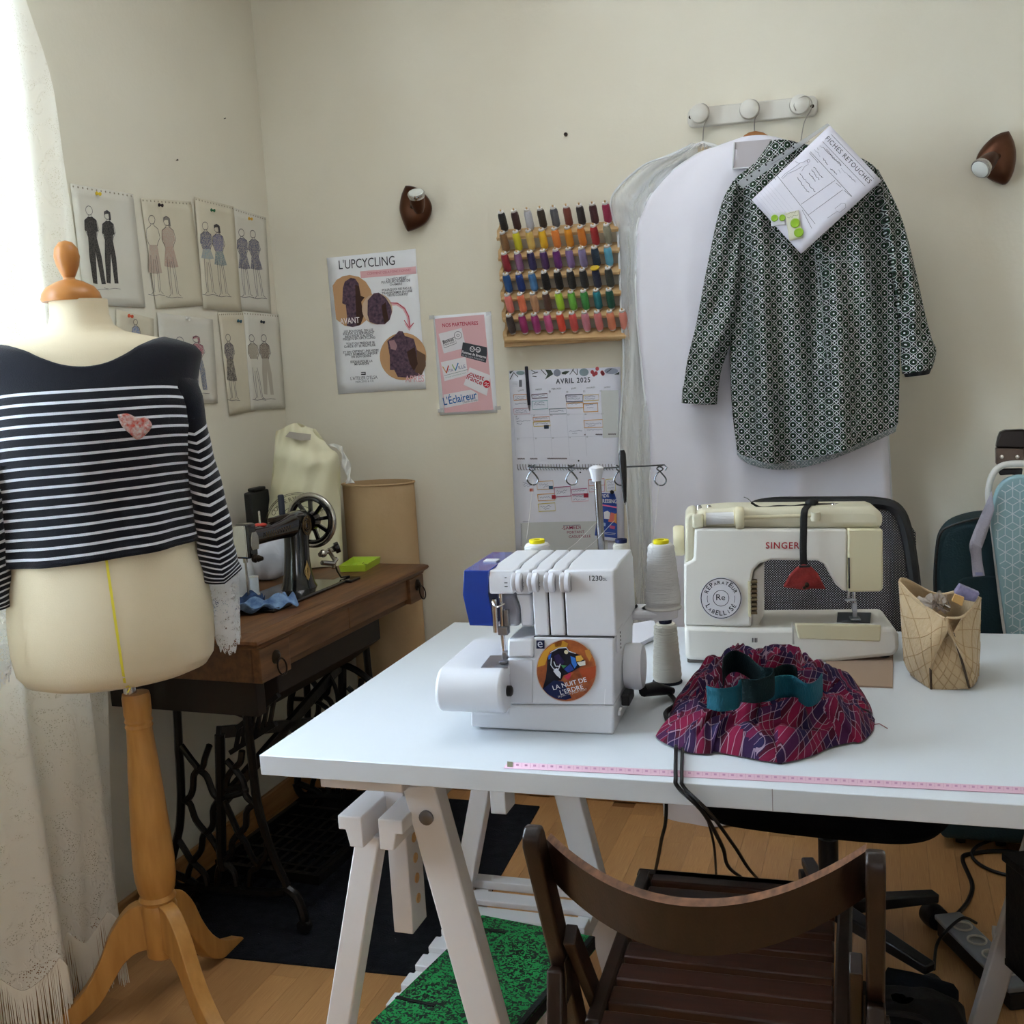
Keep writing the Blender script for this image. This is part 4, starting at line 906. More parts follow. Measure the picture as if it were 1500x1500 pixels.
def cbox(a, b, c_, d, col, wd=1.0, C=None):
    C = C or c1; ca.strokes('ink_box', [[C(a, b+6), C(c_, b-4), C(c_+4, d-8), C(a+6, d), C(a, b+6)]], wd, flat(col), .0018)
for q, col, wd in (((103, 398, 262, 470), 'c98a5a', .9), ((325, 392, 515, 445), '5a3a52', 1), ((105, 568, 300, 640), 'c79aa8', .8), ((330, 475, 520, 580), '8ab0b8', 1), ((538, 570, 745, 640), '6d7f8a', .8), ((742, 400, 945, 488), '2f3350', 1.2), ((955, 402, 1140, 475), 'd0b050', .8), ((752, 500, 955, 565), 'd29a3c', .9), ((955, 505, 1130, 612), 'd89a32', 1.3), ((962, 708, 1190, 805), 'cf9a52', .9), ((342, 672, 540, 722), 'c98a6a', .8), ((345, 728, 550, 788), 'c9b03c', .9)): cbox(*q, col, wd)
HW = flat('76809a')
ca.strokes('handwriting', [wr(x, y, w_) for x, y, w_ in ((120, 432, 120), (120, 455, 110), (120, 512, 140), (125, 595, 140), (130, 620, 140), (335, 420, 150), (350, 500, 130), (350, 525, 140), (555, 605, 160), (765, 430, 120), (765, 455, 150), (970, 428, 130), (975, 455, 120), (770, 515, 140), (985, 530, 90), (1000, 562, 80), (985, 758, 190), (1010, 785, 90), (140, 725, 170), (145, 760, 60), (365, 695, 150), (370, 755, 150), (780, 845, 160), (820, 875, 60), (1000, 835, 180), (130, 700, 40))], .5, HW, .0018)
ca.strokes('ink_scribble', [[c1(a+i*6, b-2*(i % 2)*6) for i in range(n)] for a, b, n in ((155, 1188, 15), (310, 1188, 15), (520, 1185, 40), (1108, 892, 14), (1262, 888, 16), (970, 895, 3))], 1.2, flat('3a1c2a'), .0018)['kind'] = 'stuff'
ca.poly('printed_mark', G((475, 772), (533, 770), (535, 815), (478, 817)), flat('3b4a5c'), .0018); ca.poly('printed_mark', G((170, 222), (205, 220), (207, 305), (172, 307)), flat('7a7d88'), .0016)
ca.strokes('printed_line', [[c1(90+k*0, 245+k*18), c1(155, 242+k*18)] for k in range(4)]+[[c1(105+i*5, 660), c1(130+i*5, 1150)] for i in (0,)]+[[c1(110, 650), c1(1180, 632)], [c1(125, 932), c1(1200, 905)]]+[[c1(x, 640), c1(x+40, 1150)] for x in (325, 540, 750, 960)], .25, flat('aeb2c2'), .0013)
for x, y, t in ((535, 385, '9'), (748, 378, '10'), (955, 372, '11'), (1160, 365, '12'), (125, 680, '14'), (345, 668, '15'), (555, 662, '16'), (765, 655, '17'), (970, 650, '18'), (1178, 645, '19'), (150, 952, '21'), (365, 942, '22'), (575, 938, '23'), (778, 932, '24'), (988, 925, '25')): ca.text(t, c1(x, y), c1(x+22, y-1), flat('6a6e78'))
# lower page
ca.poly('printed_tint', [c2(*q) for q in ((130, 610), (770, 595), (860, 600), (870, 905), (150, 910))], LG, .0013)
c1_ = c1
for q, col, wd in (((268, 258, 405, 330), 'd0a05a', .9), ((415, 305, 552, 392), 'a8407a', 1.1), ((560, 322, 692, 370), 'b04a86', 1), ((705, 242, 838, 350), 'c46a7a', .9), ((705, 240, 838, 298), 'cf8a6a', .8), ((560, 372, 700, 432), 'd8a0b0', .8), ((275, 365, 418, 425), 'd89a3a', 1), ((280, 445, 422, 515), 'd4c04a', .9), ((850, 240, 930, 345), 'd0bc50', .8)): cbox(*q, col, wd, c2)
c1 = c2; ca.strokes('handwriting', [wr(x, y, w_) for x, y, w_ in ((150, 270, 60), (150, 290, 70), (160, 305, 60), (290, 288, 70), (320, 308, 50), (435, 342, 90), (440, 362, 70), (575, 345, 100), (575, 390, 110), (575, 415, 110), (725, 270, 90), (725, 325, 90), (295, 400, 90), (300, 475, 90), (325, 495, 50), (865, 265, 50), (865, 290, 50), (870, 320, 50))], .45, HW, .0018)
for q, col in (((370, 298, 405, 325), '3c5c74'), ((395, 375, 428, 408), 'a8323c'), ((665, 360, 705, 396), 'a8324a'), ((208, 320, 240, 345), 'c46a5a')): ca.poly('sticker', [c2(q[0], q[1]), c2(q[2], q[1]), c2(q[2], q[3]), c2(q[0], q[3])], flat(col), .0020)
for t, a, b in (('-SAMEDI', (480, 668), (640, 660)), ('PORTANT', (525, 702), (672, 695)), ('CASUSTELLE', (540, 738), (725, 732))): ca.text(t, c2(*a), c2(*b), flat('8f2150'), z=.0019, ys=.9, bold=.004)
ca.strokes('printed_border', [[c2(430+i*20, 890), c2(445+i*20, 905)] for i in range(22)]+[[c2(132, 620+i*16), c2(145, 632+i*16)] for i in range(12)]+[[c2(150, 600), c2(205, 600)], [c2(490, 632), c2(635, 628)]], .6, flat('6d7488'), .0017)
a = ca.px(*c2(105, 140)); b = ca.px(*c2(925, 140)); n = 34*14
MB().tube([(lerp(a.x, b.x, i/n), lerp(a.y, b.y, i/n)+.0085*cos(2*pi*i/14), .0015+.006*sin(2*pi*i/14)) for i in range(n+1)], .0009, 5).build('spiral_binding', mat('black_wire', '1b1b1d', .4, .6), ca.root)
for q in ((622, 86), (636, 184), (662, 900)): ca.ell('hanging_hole', c2(*q), 1.2, 1.2, flat('17161a'), .0019)
a = PY(*crop(740, 530, 8.333)(258, 55), YB-.012); b = PY(*crop(740, 530, 8.333)(297, 600), YB-.008)
pen = thing('pen', 'dark navy ballpoint pen hung on the calendar page', 'pen', b)
d = a-b; MB().lathe([(.0045, .018), (.005, .03), (.005, d.length-.004), (.004, d.length)], (0, 0, 0), d, 14).build('barrel', mat('navy_plastic', '1b1d2e', .3), pen)
MB().lathe([(.001, 0), (.0018, .004), (.0042, .018)], (0, 0, 0), d, 12).build('tip', mat('pen_tip_metal', '9a949c', .3, .8), pen)
dn = d.normalized(); MB().bar(dn*(d.length-.045)+Vector((.001, -.0066, 0)), dn*(d.length-.002)+Vector((.001, -.0066, 0)), .003, .0016).bar(dn*(d.length-.004)+Vector((.001, -.003, 0)), dn*(d.length-.004)+Vector((.001, -.0070, 0)), .003, .004).build('clip', mat('navy_plastic'), pen)
fl_ = Sheet('flyer', 'small blue clearance flyer pinned over the calendar corner', 'flyer', PY(*c2(800, 358), YB-.012), PY(*c2(938, 352), YB-.012), PY(*c2(757, 722), YB-.012), None)
c1 = c2
fl_.poly('paper', G((800, 358), (925, 362), (942, 420), (948, 742), (757, 718)), flat('3350a0'), 0)
fl_.poly('torn_edge', G((757, 720), (948, 744), (945, 770), (752, 740)), flat('c9cfdc'), 0)
WH = flat('e6e8ee')
fl_.text('VIDE', c2(803, 398), c2(880, 392), WH, bold=.012); fl_.text('DRESSING', c2(800, 440), c2(945, 445), WH, bold=.012, ys=1.4)
fl_.poly('printed_bar', G((800, 450), (943, 475), (943, 486), (800, 462)), flat('d46a92')); fl_.poly('printed_garment', G((835, 520), (865, 508), (888, 525), (885, 580), (838, 575)), WH)
fl_.poly('printed_garment', G((895, 522), (925, 530), (922, 610), (870, 600)), flat('d8746a')); fl_.poly('printed_garment', G((925, 535), (943, 530), (943, 620), (920, 600)), flat('e0a05a'), .0013); fl_.poly('printed_garment', G((820, 605), (850, 612), (848, 640), (815, 630)), flat('a8c0e0')); fl_.poly('printed_garment', G((890, 630), (930, 640), (925, 665), (880, 655)), flat('c8648a'))
fl_.strokes('printed_line', [[c2(830, 690), c2(935, 700)], [c2(840, 702), c2(930, 712)]], .5, WH)
p = PY(*c2(905, 352), YB-.014); r = thing('push_pin', 'black and white push pin holding the blue flyer', 'push pin', p)
MB().lathe([(.0055, 0), (.0055, .0015), (.003, .004), (.003, .008), (.0055, .010), (0, .0115)], (0, 0, 0), (.1, -1, .2), 14).build('pin_head', flat('221f26'), r); MB().lathe([(.0007, -.012), (.0007, .001)], (0, 0, 0), (.1, -1, .2), 6).build('pin_point', m_steel, r)
# ================================================================== thread rack with spools
m_rack = mat('rack_pine', 'cfae80', .6, col2='c29d6c', vscale=10, stretch=(2, 10, 10))
cq = crop(710, 270, 5.768); YS = YB-.048
def base(r, c):
    t = r/5; s = c/8; a = lerp(Vector((178, 408)), Vector((243, 1268)), t); b = lerp(Vector((1050, 338)), Vector((1085, 1238)), t); q = lerp(a, b, s); return PY(*cq(q.x, q.y), YS)
o0 = base(5, 0); rk = thing('thread_rack', 'pale pine wall rack with six shelves of thread pegs', 'thread rack', Vector((o0.x, YB, o0.z)))
def RL(p): return Vector(p)-Vector((o0.x, YB, o0.z))
TA = radians(33); TAX = Vector((0, -sin(TA), cos(TA)))
for r in range(6):
    a = RL(base(r, 0)); b = RL(base(r, 8.8 if r < 5 else 9.35)); e = (b-a).normalized()
    MB().bar(a-e*.024+Vector((0, .004, -.006)), b+Vector((0, .004, -.006)), .050, .010, Vector((0, cos(TA), sin(TA)))).build('shelf', m_rack, rk, bevel=.002)
    for c in range(10 if r == 5 else 9):
        p = RL(base(r, c)); MB().cyl(p-TAX*.006, p+TAX*.072, .0026, n=8).build('peg', m_rack, rk)
a = RL(base(5, 0)); b = RL(base(5, 9.35)); MB().bx((a.x-.030, -.050, a.z-.036), (b.x, -.002, a.z-.016)).build('bottom_rail', m_rack, rk, bevel=.002)
pts = []
for r in range(6):
    q = RL(base(r, 0)); pts += [(q.x-.024, -.052, q.z-.016), (q.x-.024, -.056, q.z+.006), (q.x-.024, -.034, q.z+.020), (q.x-.024, -.030, q.z+.034)]
pts = sorted(pts, key=lambda p: p[2]); xm = pts[0][0]
mb = MB(); sp_ = spl([(0, p[1], p[2]) for p in pts], 60)
mb.prism([(xm-.006, p.y, p.z) for p in sp_]+[(xm-.006, -.002, sp_[-1].z), (xm-.006, -.002, sp_[0].z)], (.012, 0, 0)).build('side_rail', m_rack, rk)
COLS = [['0e0d0e:black', '3a1718:dark maroon', 'c9cad2:white', '3a2a18:dark olive brown', '5b5f68:slate grey', '7a3322:rust brown', '2c2122:espresso brown', '4a1c22:wine', 'a01c48:crimson'],
        ['8a6236:tan brown', 'dcd01e:lemon yellow', 'e0bc62:straw yellow', 'f0b912:golden yellow', 'f08a34:light orange', 'ea9a18:amber', 'e0801e:orange', 'a81a1e:scarlet', '8d8872:khaki grey'],
        ['98142a:deep red', '93628f:mauve', '231a52:indigo', '45185e:dark purple', '6a1a72:purple', '8c70a8:lilac', '8f84b4:pale lavender', '17344c:petrol blue', '5fb0cc:sky blue'],
        ['15589c:royal blue', '163e8c:cobalt blue', '4a84bc:cornflower blue', '101114:black', '0b0b0d:black', '121215:black', '26282a:charcoal', '252f4e:navy', '343a34:dark green grey'],
        ['f08478:salmon', 'f58058:coral', 'c9976e:beige', '5c3a2c:brown', 'b4e02e:neon lime', '6cb43a:grass green', '3f9a48:green', '15828c:teal', '0c5c48:bottle green'],
        ['4a3c38:taupe', 'a01a68:magenta', 'a83078:cerise', 'd05a90:rose pink', 'ee5238:bright orange red', 'd8524c:brick coral', 'd88898:dusty pink', 'e48484:light salmon', 'f0906a:peach', 'e08a78:apricot']]
me_core = bpy.data.meshes.new('core'); mb = MB().lathe([(.0085, 0), (.0085, .003), (.0040, .003), (.0040, .058), (.0082, .058), (.0082, .0625), (.0030, .0625)], n=12); me_core.from_pydata([tuple(v) for v in mb.v], [], mb.f); me_core.update(); me_core.materials.append(mat('spool_core', 'd6d3d0', .5))
prof = [(.0085, .003), (.0108, .008)]+[(.0112+.0003*(-1)**i, .010+i*.0042) for i in range(10)]+[(.0108, .052), (.008, .057)]
mb = MB().lathe(prof, n=14); spv = [tuple(v) for v in mb.v]; spf = mb.f
ORD = ['top', 'second', 'third', 'fourth', 'fifth', 'bottom']
for r, row in enumerate(COLS):
    for c, cc in enumerate(row):
        hx, nm = cc.split(':'); p = base(r, c)
        rz_ = Matrix.Translation(p+TAX*.0045) @ Vector((0, 0, 1)).rotation_difference(TAX).to_matrix().to_4x4()
        lab = '%s thread spool on the %s shelf of the pine rack' % (nm, ORD[r])
        if nm == 'black' and r == 3: lab = {3: 'black thread spool beside the cornflower blue one on the rack', 4: 'black thread spool between two other black spools on the rack', 5: 'black thread spool beside the charcoal one on the rack'}[c]
        t = thing('thread_spool', lab, 'thread spool', M=rz_, group='thread spools on the pine rack')
        me = bpy.data.meshes.new('wound_thread'); me.from_pydata(spv, [], spf); me.update()
        link('wound_thread', me, mat('thread_'+hx, hx, .55, bump=.5, bscale=300, stretch=(.3, .3, 3), sheen=.2), t)
        k = bpy.data.objects.new('core', me_core); COL.objects.link(k); k.parent = t
        if (r, c) == (3, 7): MB().lathe([(.012, .060), (.0125, .064), (.004, .066)], n=16).build('yellow_cap', flat('d8b63a'), t)
# ================================================================== wall lamps
m_bronze = mat('bronze_shade', '5e3c2a', .38, .75, col2='47291b', vscale=12, bump=.05, bscale=50)
m_bulb = mat('frosted_bulb', 'd9dcd6', .25, spec=.6)
def wall_lamp(label, C, shield, bulb_c, bulb_d, tipd):
    o = PY(*C(*bulb_c), YB); L = [PY(*C(*q), YB-.03) for q in shield]; cc = sum(L, Vector())/len(L)
    t = thing('wall_lamp', label, 'lamp', Vector((cc.x, YB, cc.z)), group='bronze wall spotlights'); O = Vector((cc.x, YB, cc.z))
    S2 = spl(L+[L[0]], 48)[:-1]; n = len(S2); mb = MB()
    for k_, dy in ((1, -.022), (.97, -.030), (.8, -.040), (.5, -.047), (.2, -.050)): mb.v += [Vector(((p.x-cc.x)*k_, dy, (p.z-cc.z)*k_)) for p in S2]
    mb.f = [(j*n+i, j*n+(i+1) % n, j*n+n+(i+1) % n, j*n+n+i) for j in range(4) for i in range(n)]+[tuple(4*n+i for i in range(n))]
    mb.build('shade_plate', m_bronze, t, solid=.003, angle=60)
    MB().lathe([(.03, 0), (.03, .025)], (0, 0, 0), (0, -1, 0), 20).build('wall_mount', m_bronze, t)
    d = Vector(tipd).normalized(); b = PY(*C(*bulb_c), YB-.105)-O
    MB().lathe([(.012, -.055), (.018, -.04), (.022, -.02), (.023, -.004)], b, d, 20).build('socket', m_bronze, t)
    MB().tube([(0, -.045, 0), b*.5+Vector((0, -.03, 0)), b-d*.05], .008, 10).build('neck', m_bronze, t)
    bl = MB().lathe([(.020, -.016), (.024, -.004), (.0255, .004), (.024, .007)], b, d, 24).build('reflector_bulb', m_chrome, t)
    MB().lathe([(.0235, .004), (.021, .009), (.012, .0125), (0, .0135)], b, d, 24).build('bulb_glass', m_bulb, bl)
wall_lamp('bronze wall spotlight above the upcycling poster with its bulb tilted up', crop(560, 250, 13.64), [(460, 300), (385, 480), (345, 720), (370, 900), (480, 1175), (530, 1195), (700, 1130), (840, 1040), (930, 900), (965, 740), (920, 590), (820, 460), (680, 350), (560, 310)], (680, 480), (0, 0), (.12, -.55, .8))
wall_lamp('dark bronze wall spotlight near the shirt with its bulb tilted down', crop(1380, 120, 7.5), [(735, 540), (790, 660), (812, 800), (785, 980), (705, 1115), (600, 1095), (490, 1035), (410, 930), (385, 840), (440, 730), (550, 615), (650, 560)], (435, 945), (0, 0), (-.55, -.6, -.55))
# ================================================================== coat rack and hanging garments
cg = crop(880, 120, 2.42)
m_rackw = mat('rack_white_paint', 'd9d6cd', .5, bump=.05, bscale=40, col2='cfcbc0', vscale=6)
a, b, c_, d = [PY(*cg(*q), YB-.018) for q in ((303, 95), (764, 48), (772, 116), (312, 162))]
rc = (a+b+c_+d)/4; rw = thing('coat_rack', 'white wooden wall rack with three round knobs', 'coat rack', Vector((rc.x, YB, rc.z)))
ctr = Vector((rc.x, YB, rc.z)); an = atan2(b.z-a.z, b.x-a.x); wd = (b-a).length; hg = (a-d).length
pl_ = [(x*wd/2, z*hg/2) for x, z in ((-1, -.5), (-.97, -.85), (-.93, -1), (.93, -1), (.97, -.85), (1, -.5), (1, .5), (.97, .85), (.93, 1), (-.93, 1), (-.97, .85), (-1, .5))]
MB().prism([(x*cos(an)-z*sin(an), -.018, x*sin(an)+z*cos(an)) for x, z in pl_], (0, .018, 0)).build('back_board', m_rackw, rw, bevel=.003)
HK = []
for q in ((350, 112), (527, 97), (705, 80)):
    p = PY(*cg(*q), YB-.05)-ctr; HK.append(p+ctr)
    MB().lathe([(.012, .016), (.010, .026), (.012, .032), (.023, .038), (.0265, .047), (.024, .057), (.014, .063), (0, .065)], (p.x, 0, p.z), (0, -1, 0), 24).build('knob', m_rackw, rw)
for q in ((318, 125), (750, 86)):
    p = PY(*cg(*q), YB-.018)-ctr; MB().lathe([(.005, .017), (.005, .0185), (.003, .0195), (0, .02)], (p.x, 0, p.z), (0, -1, 0), 12).build('screw', m_brz, rw)
m_wire = mat('hanger_wire', 'a8a49c', .3, .9)
def soft(name, root, Lq, Rq, Yc, th, fold, m, nu=44, nv=70, hem=None, back=True, C=cg, ec=.5, drop=0):
    """soft garment piece between two pixel edge lines hanging at depth Yc"""
    O = Vector(root.location); Ls = spl([PY(*C(*q), Yc) for q in Lq], 80); Rs = spl([PY(*C(*q), Yc) for q in Rq], 80)
    def fn(sg):
        def f(u, v):
            p = lerp(at(Ls, v), at(Rs, v), u); y = sg*(th*max(0, sin(pi*u))**ec)+ (fold(u, v) if sg < 0 else 0)*min(1, 6*u*(1-u)+.15)
            p.z -= (hem(u) if hem else 0)*v**8; p.y += y; return p-O
        return f
    mb = MB().grid(fn(-1), nu, nv)
    if back: mb.grid(fn(1), nu, nv)
    return mb.build(name, m, root, angle=80, solid=0 if back else .0012)
# --- gown in a clear plastic cover on the first knob
m_gown = mat('ivory_satin', 'd8d8d2', .45, bump=.2, bscale=25, sheen=.3)
m_glace = mat('ivory_lace', 'cfcfca', .8, col2='b9bab6', vscale=45, bump=.7, bscale=60)
m_plast = mat('clear_garment_film', 'f4f7fa', .06, alpha=.34, spec=1, bump=1, bscale=30, stretch=(3, 3, .6))
gw = thing('gown', 'ivory lace-topped gown hanging inside a clear plastic cover', 'gown', (HK[0].x, 3.075, HK[0].z-.6))
soft('bodice', gw, [(330, 262), (190, 322), (105, 420), (88, 560), (92, 780)], [(380, 262), (330, 322), (300, 420), (290, 560), (290, 780)], 3.075, .018, lambda u, v: .008*sin(u*22+v*9)+.004*sin(v*40), m_glace)
soft('skirt', gw, [(98, 770), (100, 1000), (105, 1300), (130, 1700), (150, 2200)], [(290, 770), (290, 1000), (300, 1300), (300, 1700), (310, 2200)], 3.078, .018, lambda u, v: .008*sin(u*28), m_gown)
hg1 = thing('clothes_hanger', 'white plastic hanger with a gold tag on the wire hook', 'hanger', HK[0]+Vector((0, 0, -.12)))
def hook(root, P, Q, nm='hook'):
    O = Vector(root.location); r_ = .018
    pts = [P+Vector((-.022, -.002, -.010)), P+Vector((-.026, -.002, .006)), P+Vector((-.012, -.002, .020)), P+Vector((.006, -.002, .022)), P+Vector((.018, -.001, .008)), P+Vector((.016, 0, -.012)), lerp(P, Q, .45)+Vector((.004, 0, 0)), Q]
    MB().tube([p-O for p in spl(pts, 30)], .0014, 7).build(nm, m_wire, root)
K0 = PY(*cg(375, 108), YB-.048); Q0 = PY(*cg(362, 218), YB-.046); hook(hg1, K0+Vector((-.012, 0, 0)), Q0)
O = Vector(hg1.location)
tq_ = [PY(*cg(*q), 3.068)-O for q in ((308, 232), (330, 218), (395, 220), (408, 238), (300, 262))]
MB().tube([PY(*cg(*q), 3.070)-O for q in ((150, 330), (250, 262), (320, 232), (362, 218), (400, 226), (470, 262))], .006, 8).build('arm_bar', mat('plastic_white'), hg1)
MB().prism([PY(*cg(*q), 3.058)-O for q in ((343, 234), (378, 232), (380, 258), (345, 260))], (0, -.002, 0)).build('gold_tag', mat('gold_foil', 'b89548', .35, .6), hg1)
pc = thing('garment_cover', 'clear wrinkled plastic garment cover with white piped edge', 'garment cover', (HK[0].x, 3.07, HK[0].z-.6))
CL = [(318, 226), (240, 262), (150, 298), (60, 378), (36, 430), (46, 490), (62, 560), (72, 800), (82, 1000), (66, 1330), (92, 1500), (110, 1800), (120, 2300)]
soft('film', pc, CL, [(380, 224), (400, 262), (420, 298), (420, 378), (410, 430), (400, 490), (380, 560), (360, 800), (340, 1000), (330, 1330), (330, 1500), (330, 1800), (330, 2300)], 3.070, .036, lambda u, v: .012*sin(u*19+v*13)+.006*sin(v*37-u*9), m_plast, nv=90)
MB().tube([PY(*cg(*q), 3.068)-Vector(pc.location) for q in [tuple(p)[:2] for p in spl([(x, y, 0) for x, y in CL], 80)]], .0035, 6).build('piping', mat('white_piping', 'd4d6d8', .6), pc)
# --- white garment bag on a wooden hanger
m_gbag = mat('white_garment_bag', 'e6e4ec', .8, bump=.25, bscale=12, col2='dfdde6', vscale=3, spec=.2)
wh = thing('clothes_hanger', 'wooden hanger with a wire hook poking out of the white garment bag', 'hanger', HK[1]+Vector((0, 0, -.1)))
hook(wh, PY(*cg(548, 95), YB-.05)+Vector((-.008, 0, 0)), PY(*cg(545, 180), YB-.07))
O = Vector(wh.location); mb = MB()
mb.prism([PY(*cg(*q), 3.035)-O for q in ((498, 210), (505, 190), (525, 178), (548, 173), (575, 178), (595, 190), (604, 205), (640, 250), (470, 250))], (0, .014, 0)).build('shoulder_bar', mat('hanger_wood', 'a8703c', .4, col2='925c2e', vscale=10), wh, bevel=.003)
gb = thing('garment_bag', 'long white cloth garment bag hanging to the floor behind the printed shirt', 'garment bag', (HK[1].x, 3.03, HK[1].z-.9))
GL = [(490, 205), (410, 232), (330, 265), (220, 348), (150, 450), (126, 560), (128, 800), (145, 1000), (165, 1200), (180, 1500), (190, 1900), (210, 2300), (228, 2615)]
GR = [(612, 197), (690, 222), (790, 262), (920, 348), (975, 450), (995, 560), (1000, 800), (1008, 1000), (1015, 1200), (1030, 1500), (1036, 1900), (1040, 2300), (1040, 2600)]
soft('bag_shell', gb, GL, GR, 3.03, .05, lambda u, v: (.012*sin(u*15+v*2)+.007*sin(u*31-v*3)*v)*min(1, v*3), m_gbag, nu=70, nv=110, ec=.35)
MB().tube([PY(*cg(*q), 3.03)-Vector(gb.location) for q in [tuple(p)[:2] for p in spl([(x, y, 0) for x, y in GL], 90)]], .004, 6).build('piping', MATS['white_piping'], gb)
MB().tube([PY(*cg(*q), 3.03)-Vector(gb.location) for q in [tuple(p)[:2] for p in spl([(x, y, 0) for x, y in GR], 90)]], .004, 6).build('piping', MATS['white_piping'], gb)
O = Vector(gb.location)
MB().prism([PY(*cg(*q), 2.978)-O for q in ((474, 214), (610, 202), (576, 300), (468, 308))], (0, .003, 0)).build('viewing_window', mat('window_film', 'b8b2b4', .25), gb)
for q0, q1 in (((474, 214), (468, 308)), ((468, 308), (576, 300)), ((610, 202), (576, 300))): MB().bar(PY(*cg(*q0), 2.976)-O, PY(*cg(*q1), 2.976)-O, .009, .003).build('window_binding', MATS['white_piping'], gb)
# --- printed shirt
def geo_print(name, inv=False, pale=False):
    m = bpy.data.materials.new(name); MATS[name] = m; m.use_nodes = True; nt = m.node_tree; N = nt.nodes; Lk = nt.links; b = N['Principled BSDF']; b.inputs['Roughness'].default_value = .6; b.inputs['Specular IOR Level'].default_value = .2
    tc = N.new('ShaderNodeTexCoord'); sp = N.new('ShaderNodeSeparateXYZ'); Lk.new(tc.outputs['Object'], sp.inputs[0])
    def M_(op, a, b_=None):
        n = N.new('ShaderNodeMath'); n.operation = op
        for i, q in enumerate((a, b_)):
            if q is None: continue
            if isinstance(q, (int, float)): n.inputs[i].default_value = q
            else: Lk.new(q, n.inputs[i])
        return n.outputs[0]
    s_ = .0205
    ax = M_('DIVIDE', M_('ADD', sp.outputs['X'], M_('MULTIPLY', sp.outputs['Y'], .15)), s_); az = M_('DIVIDE', sp.outputs['Z'], s_)
    u = M_('ADD', ax, az); v = M_('SUBTRACT', ax, az)                       # lattice turned by 45 degrees
    u = M_('MULTIPLY', u, .7071); v = M_('MULTIPLY', v, .7071)
    fx = M_('SUBTRACT', M_('FRACT', u), .5); fy = M_('SUBTRACT', M_('FRACT', v), .5)
    r = M_('SQRT', M_('ADD', M_('MULTIPLY', fx, fx), M_('MULTIPLY', fy, fy)))
    gx = M_('SUBTRACT', .5, M_('ABSOLUTE', fx)); gy = M_('SUBTRACT', .5, M_('ABSOLUTE', fy)); dm = M_('MAXIMUM', gx, gy)
    ring = M_('LESS_THAN', M_('ABSOLUTE', M_('SUBTRACT', r, .42)), .024); dot = M_('LESS_THAN', r, .10)
    dia = M_('LESS_THAN', M_('ABSOLUTE', M_('SUBTRACT', dm, .15)), .03)
    wht = M_('MINIMUM', M_('ADD', M_('ADD', ring, dot), dia), 1)
    grn = M_('LESS_THAN', M_('ABSOLUTE', M_('SUBTRACT', r, .29)), .035)
    m1 = N.new('ShaderNodeMix'); m1.data_type = 'RGBA'; m1.inputs[6].default_value = lin('070908' if not pale else '8d979e'); m1.inputs[7].default_value = lin('1f4a2c' if not pale else '8fa098'); Lk.new(grn, m1.inputs[0])
    m2 = N.new('ShaderNodeMix'); m2.data_type = 'RGBA'; Lk.new(m1.outputs[2], m2.inputs[6]); m2.inputs[7].default_value = lin('dadedd'); Lk.new(wht, m2.inputs[0])
    Lk.new(m2.outputs[2], b.inputs['Base Color']); return m
m_geo = geo_print('green_black_geometric_print'); m_geoi = geo_print('print_reverse', pale=True)
sh = thing('printed_shirt', 'black green and white geometric print shirt on a wire hanger', 'shirt', (-.24, 2.93, 1.25))
def fold(u, v): return (.030*sin(u*13+.6+v*1.5)+.016*sin(u*29-v*2)+.014*sin(u*7-v*6))*min(1, .2+v*1.3)
SY = 2.945
BL_ = [(600, 216), (545, 288), (476, 345), (455, 420), (460, 700), (457, 940), (465, 1150), (484, 1306)]; BR_ = [(690, 222), (850, 245), (975, 305), (992, 420), (1040, 700), (1060, 900), (1058, 1100), (1054, 1215)]
soft('body', sh, BL_, BR_, SY, .055, fold, m_geo, 70, 90, hem=lambda u: .050*sin(pi*u**.75), ec=.45)
soft('inside_back_hem', sh, [(476, 1240), (480, 1280), (484, 1322)], [(1055, 1150), (1054, 1190), (1045, 1240)], SY+.012, .03, lambda u, v: 0, m_geoi, 40, 10, hem=lambda u: .056*sin(pi*u**.72), back=False)
sl = soft('sleeve', sh, [(470, 350), (425, 440), (380, 640), (340, 850), (305, 1000), (289, 1125)], [(500, 380), (497, 600), (486, 800), (458, 930), (428, 1020), (413, 1118)], SY-.012, .034, lambda u, v: .010*sin(u*9+v*7)+.006*sin(v*23+u*5), m_geo, 30, 50)
O = Vector(sh.location)
cuf = soft('cuff', sh, [(291, 1080), (288, 1110), (287, 1137)], [(418, 1075), (414, 1110), (412, 1143)], SY-.014, .042, lambda u, v: 0, m_geo, 24, 6)
sl2 = soft('sleeve', sh, [(962, 330), (1008, 560), (1045, 760), (1060, 880), (1066, 960)], [(985, 312), (1062, 470), (1112, 650), (1152, 830), (1180, 930)], SY-.010, .036, lambda u, v: .012*sin(u*8+v*9)+.006*sin(v*25), m_geo, 30, 46)
soft('rolled_cuff', sh, [(1064, 935), (1063, 980), (1068, 1035)], [(1176, 915), (1190, 955), (1176, 1015)], SY-.014, .045, lambda u, v: 0, m_geo, 26, 8)
soft('rolled_cuff_lining', sh, [(1070, 1005), (1072, 1025), (1078, 1046)], [(1182, 975), (1176, 1008), (1165, 1035)], SY-.006, .046, lambda u, v: 0, mat('dark_lining', '14181c', .8), 26, 6)
pk = [(775, 634), (958, 634), (956, 758), (862, 790), (788, 752)]
def shy(q, k=.0): return PY(*cg(*q), SY-.072-k)-O
MB().tube([shy(q) for q in pk+[pk[0]]], .0012, 5).build('pocket_seam', mat('seam_thread', '8f9494', .8), sh)
MB().tube([shy((758+.012*k, 600+k*.1), .0) for k in (0, 1500, 3000, 4500, 6500)], .001, 5).build('placket_seam', MATS['seam_thread'], sh)
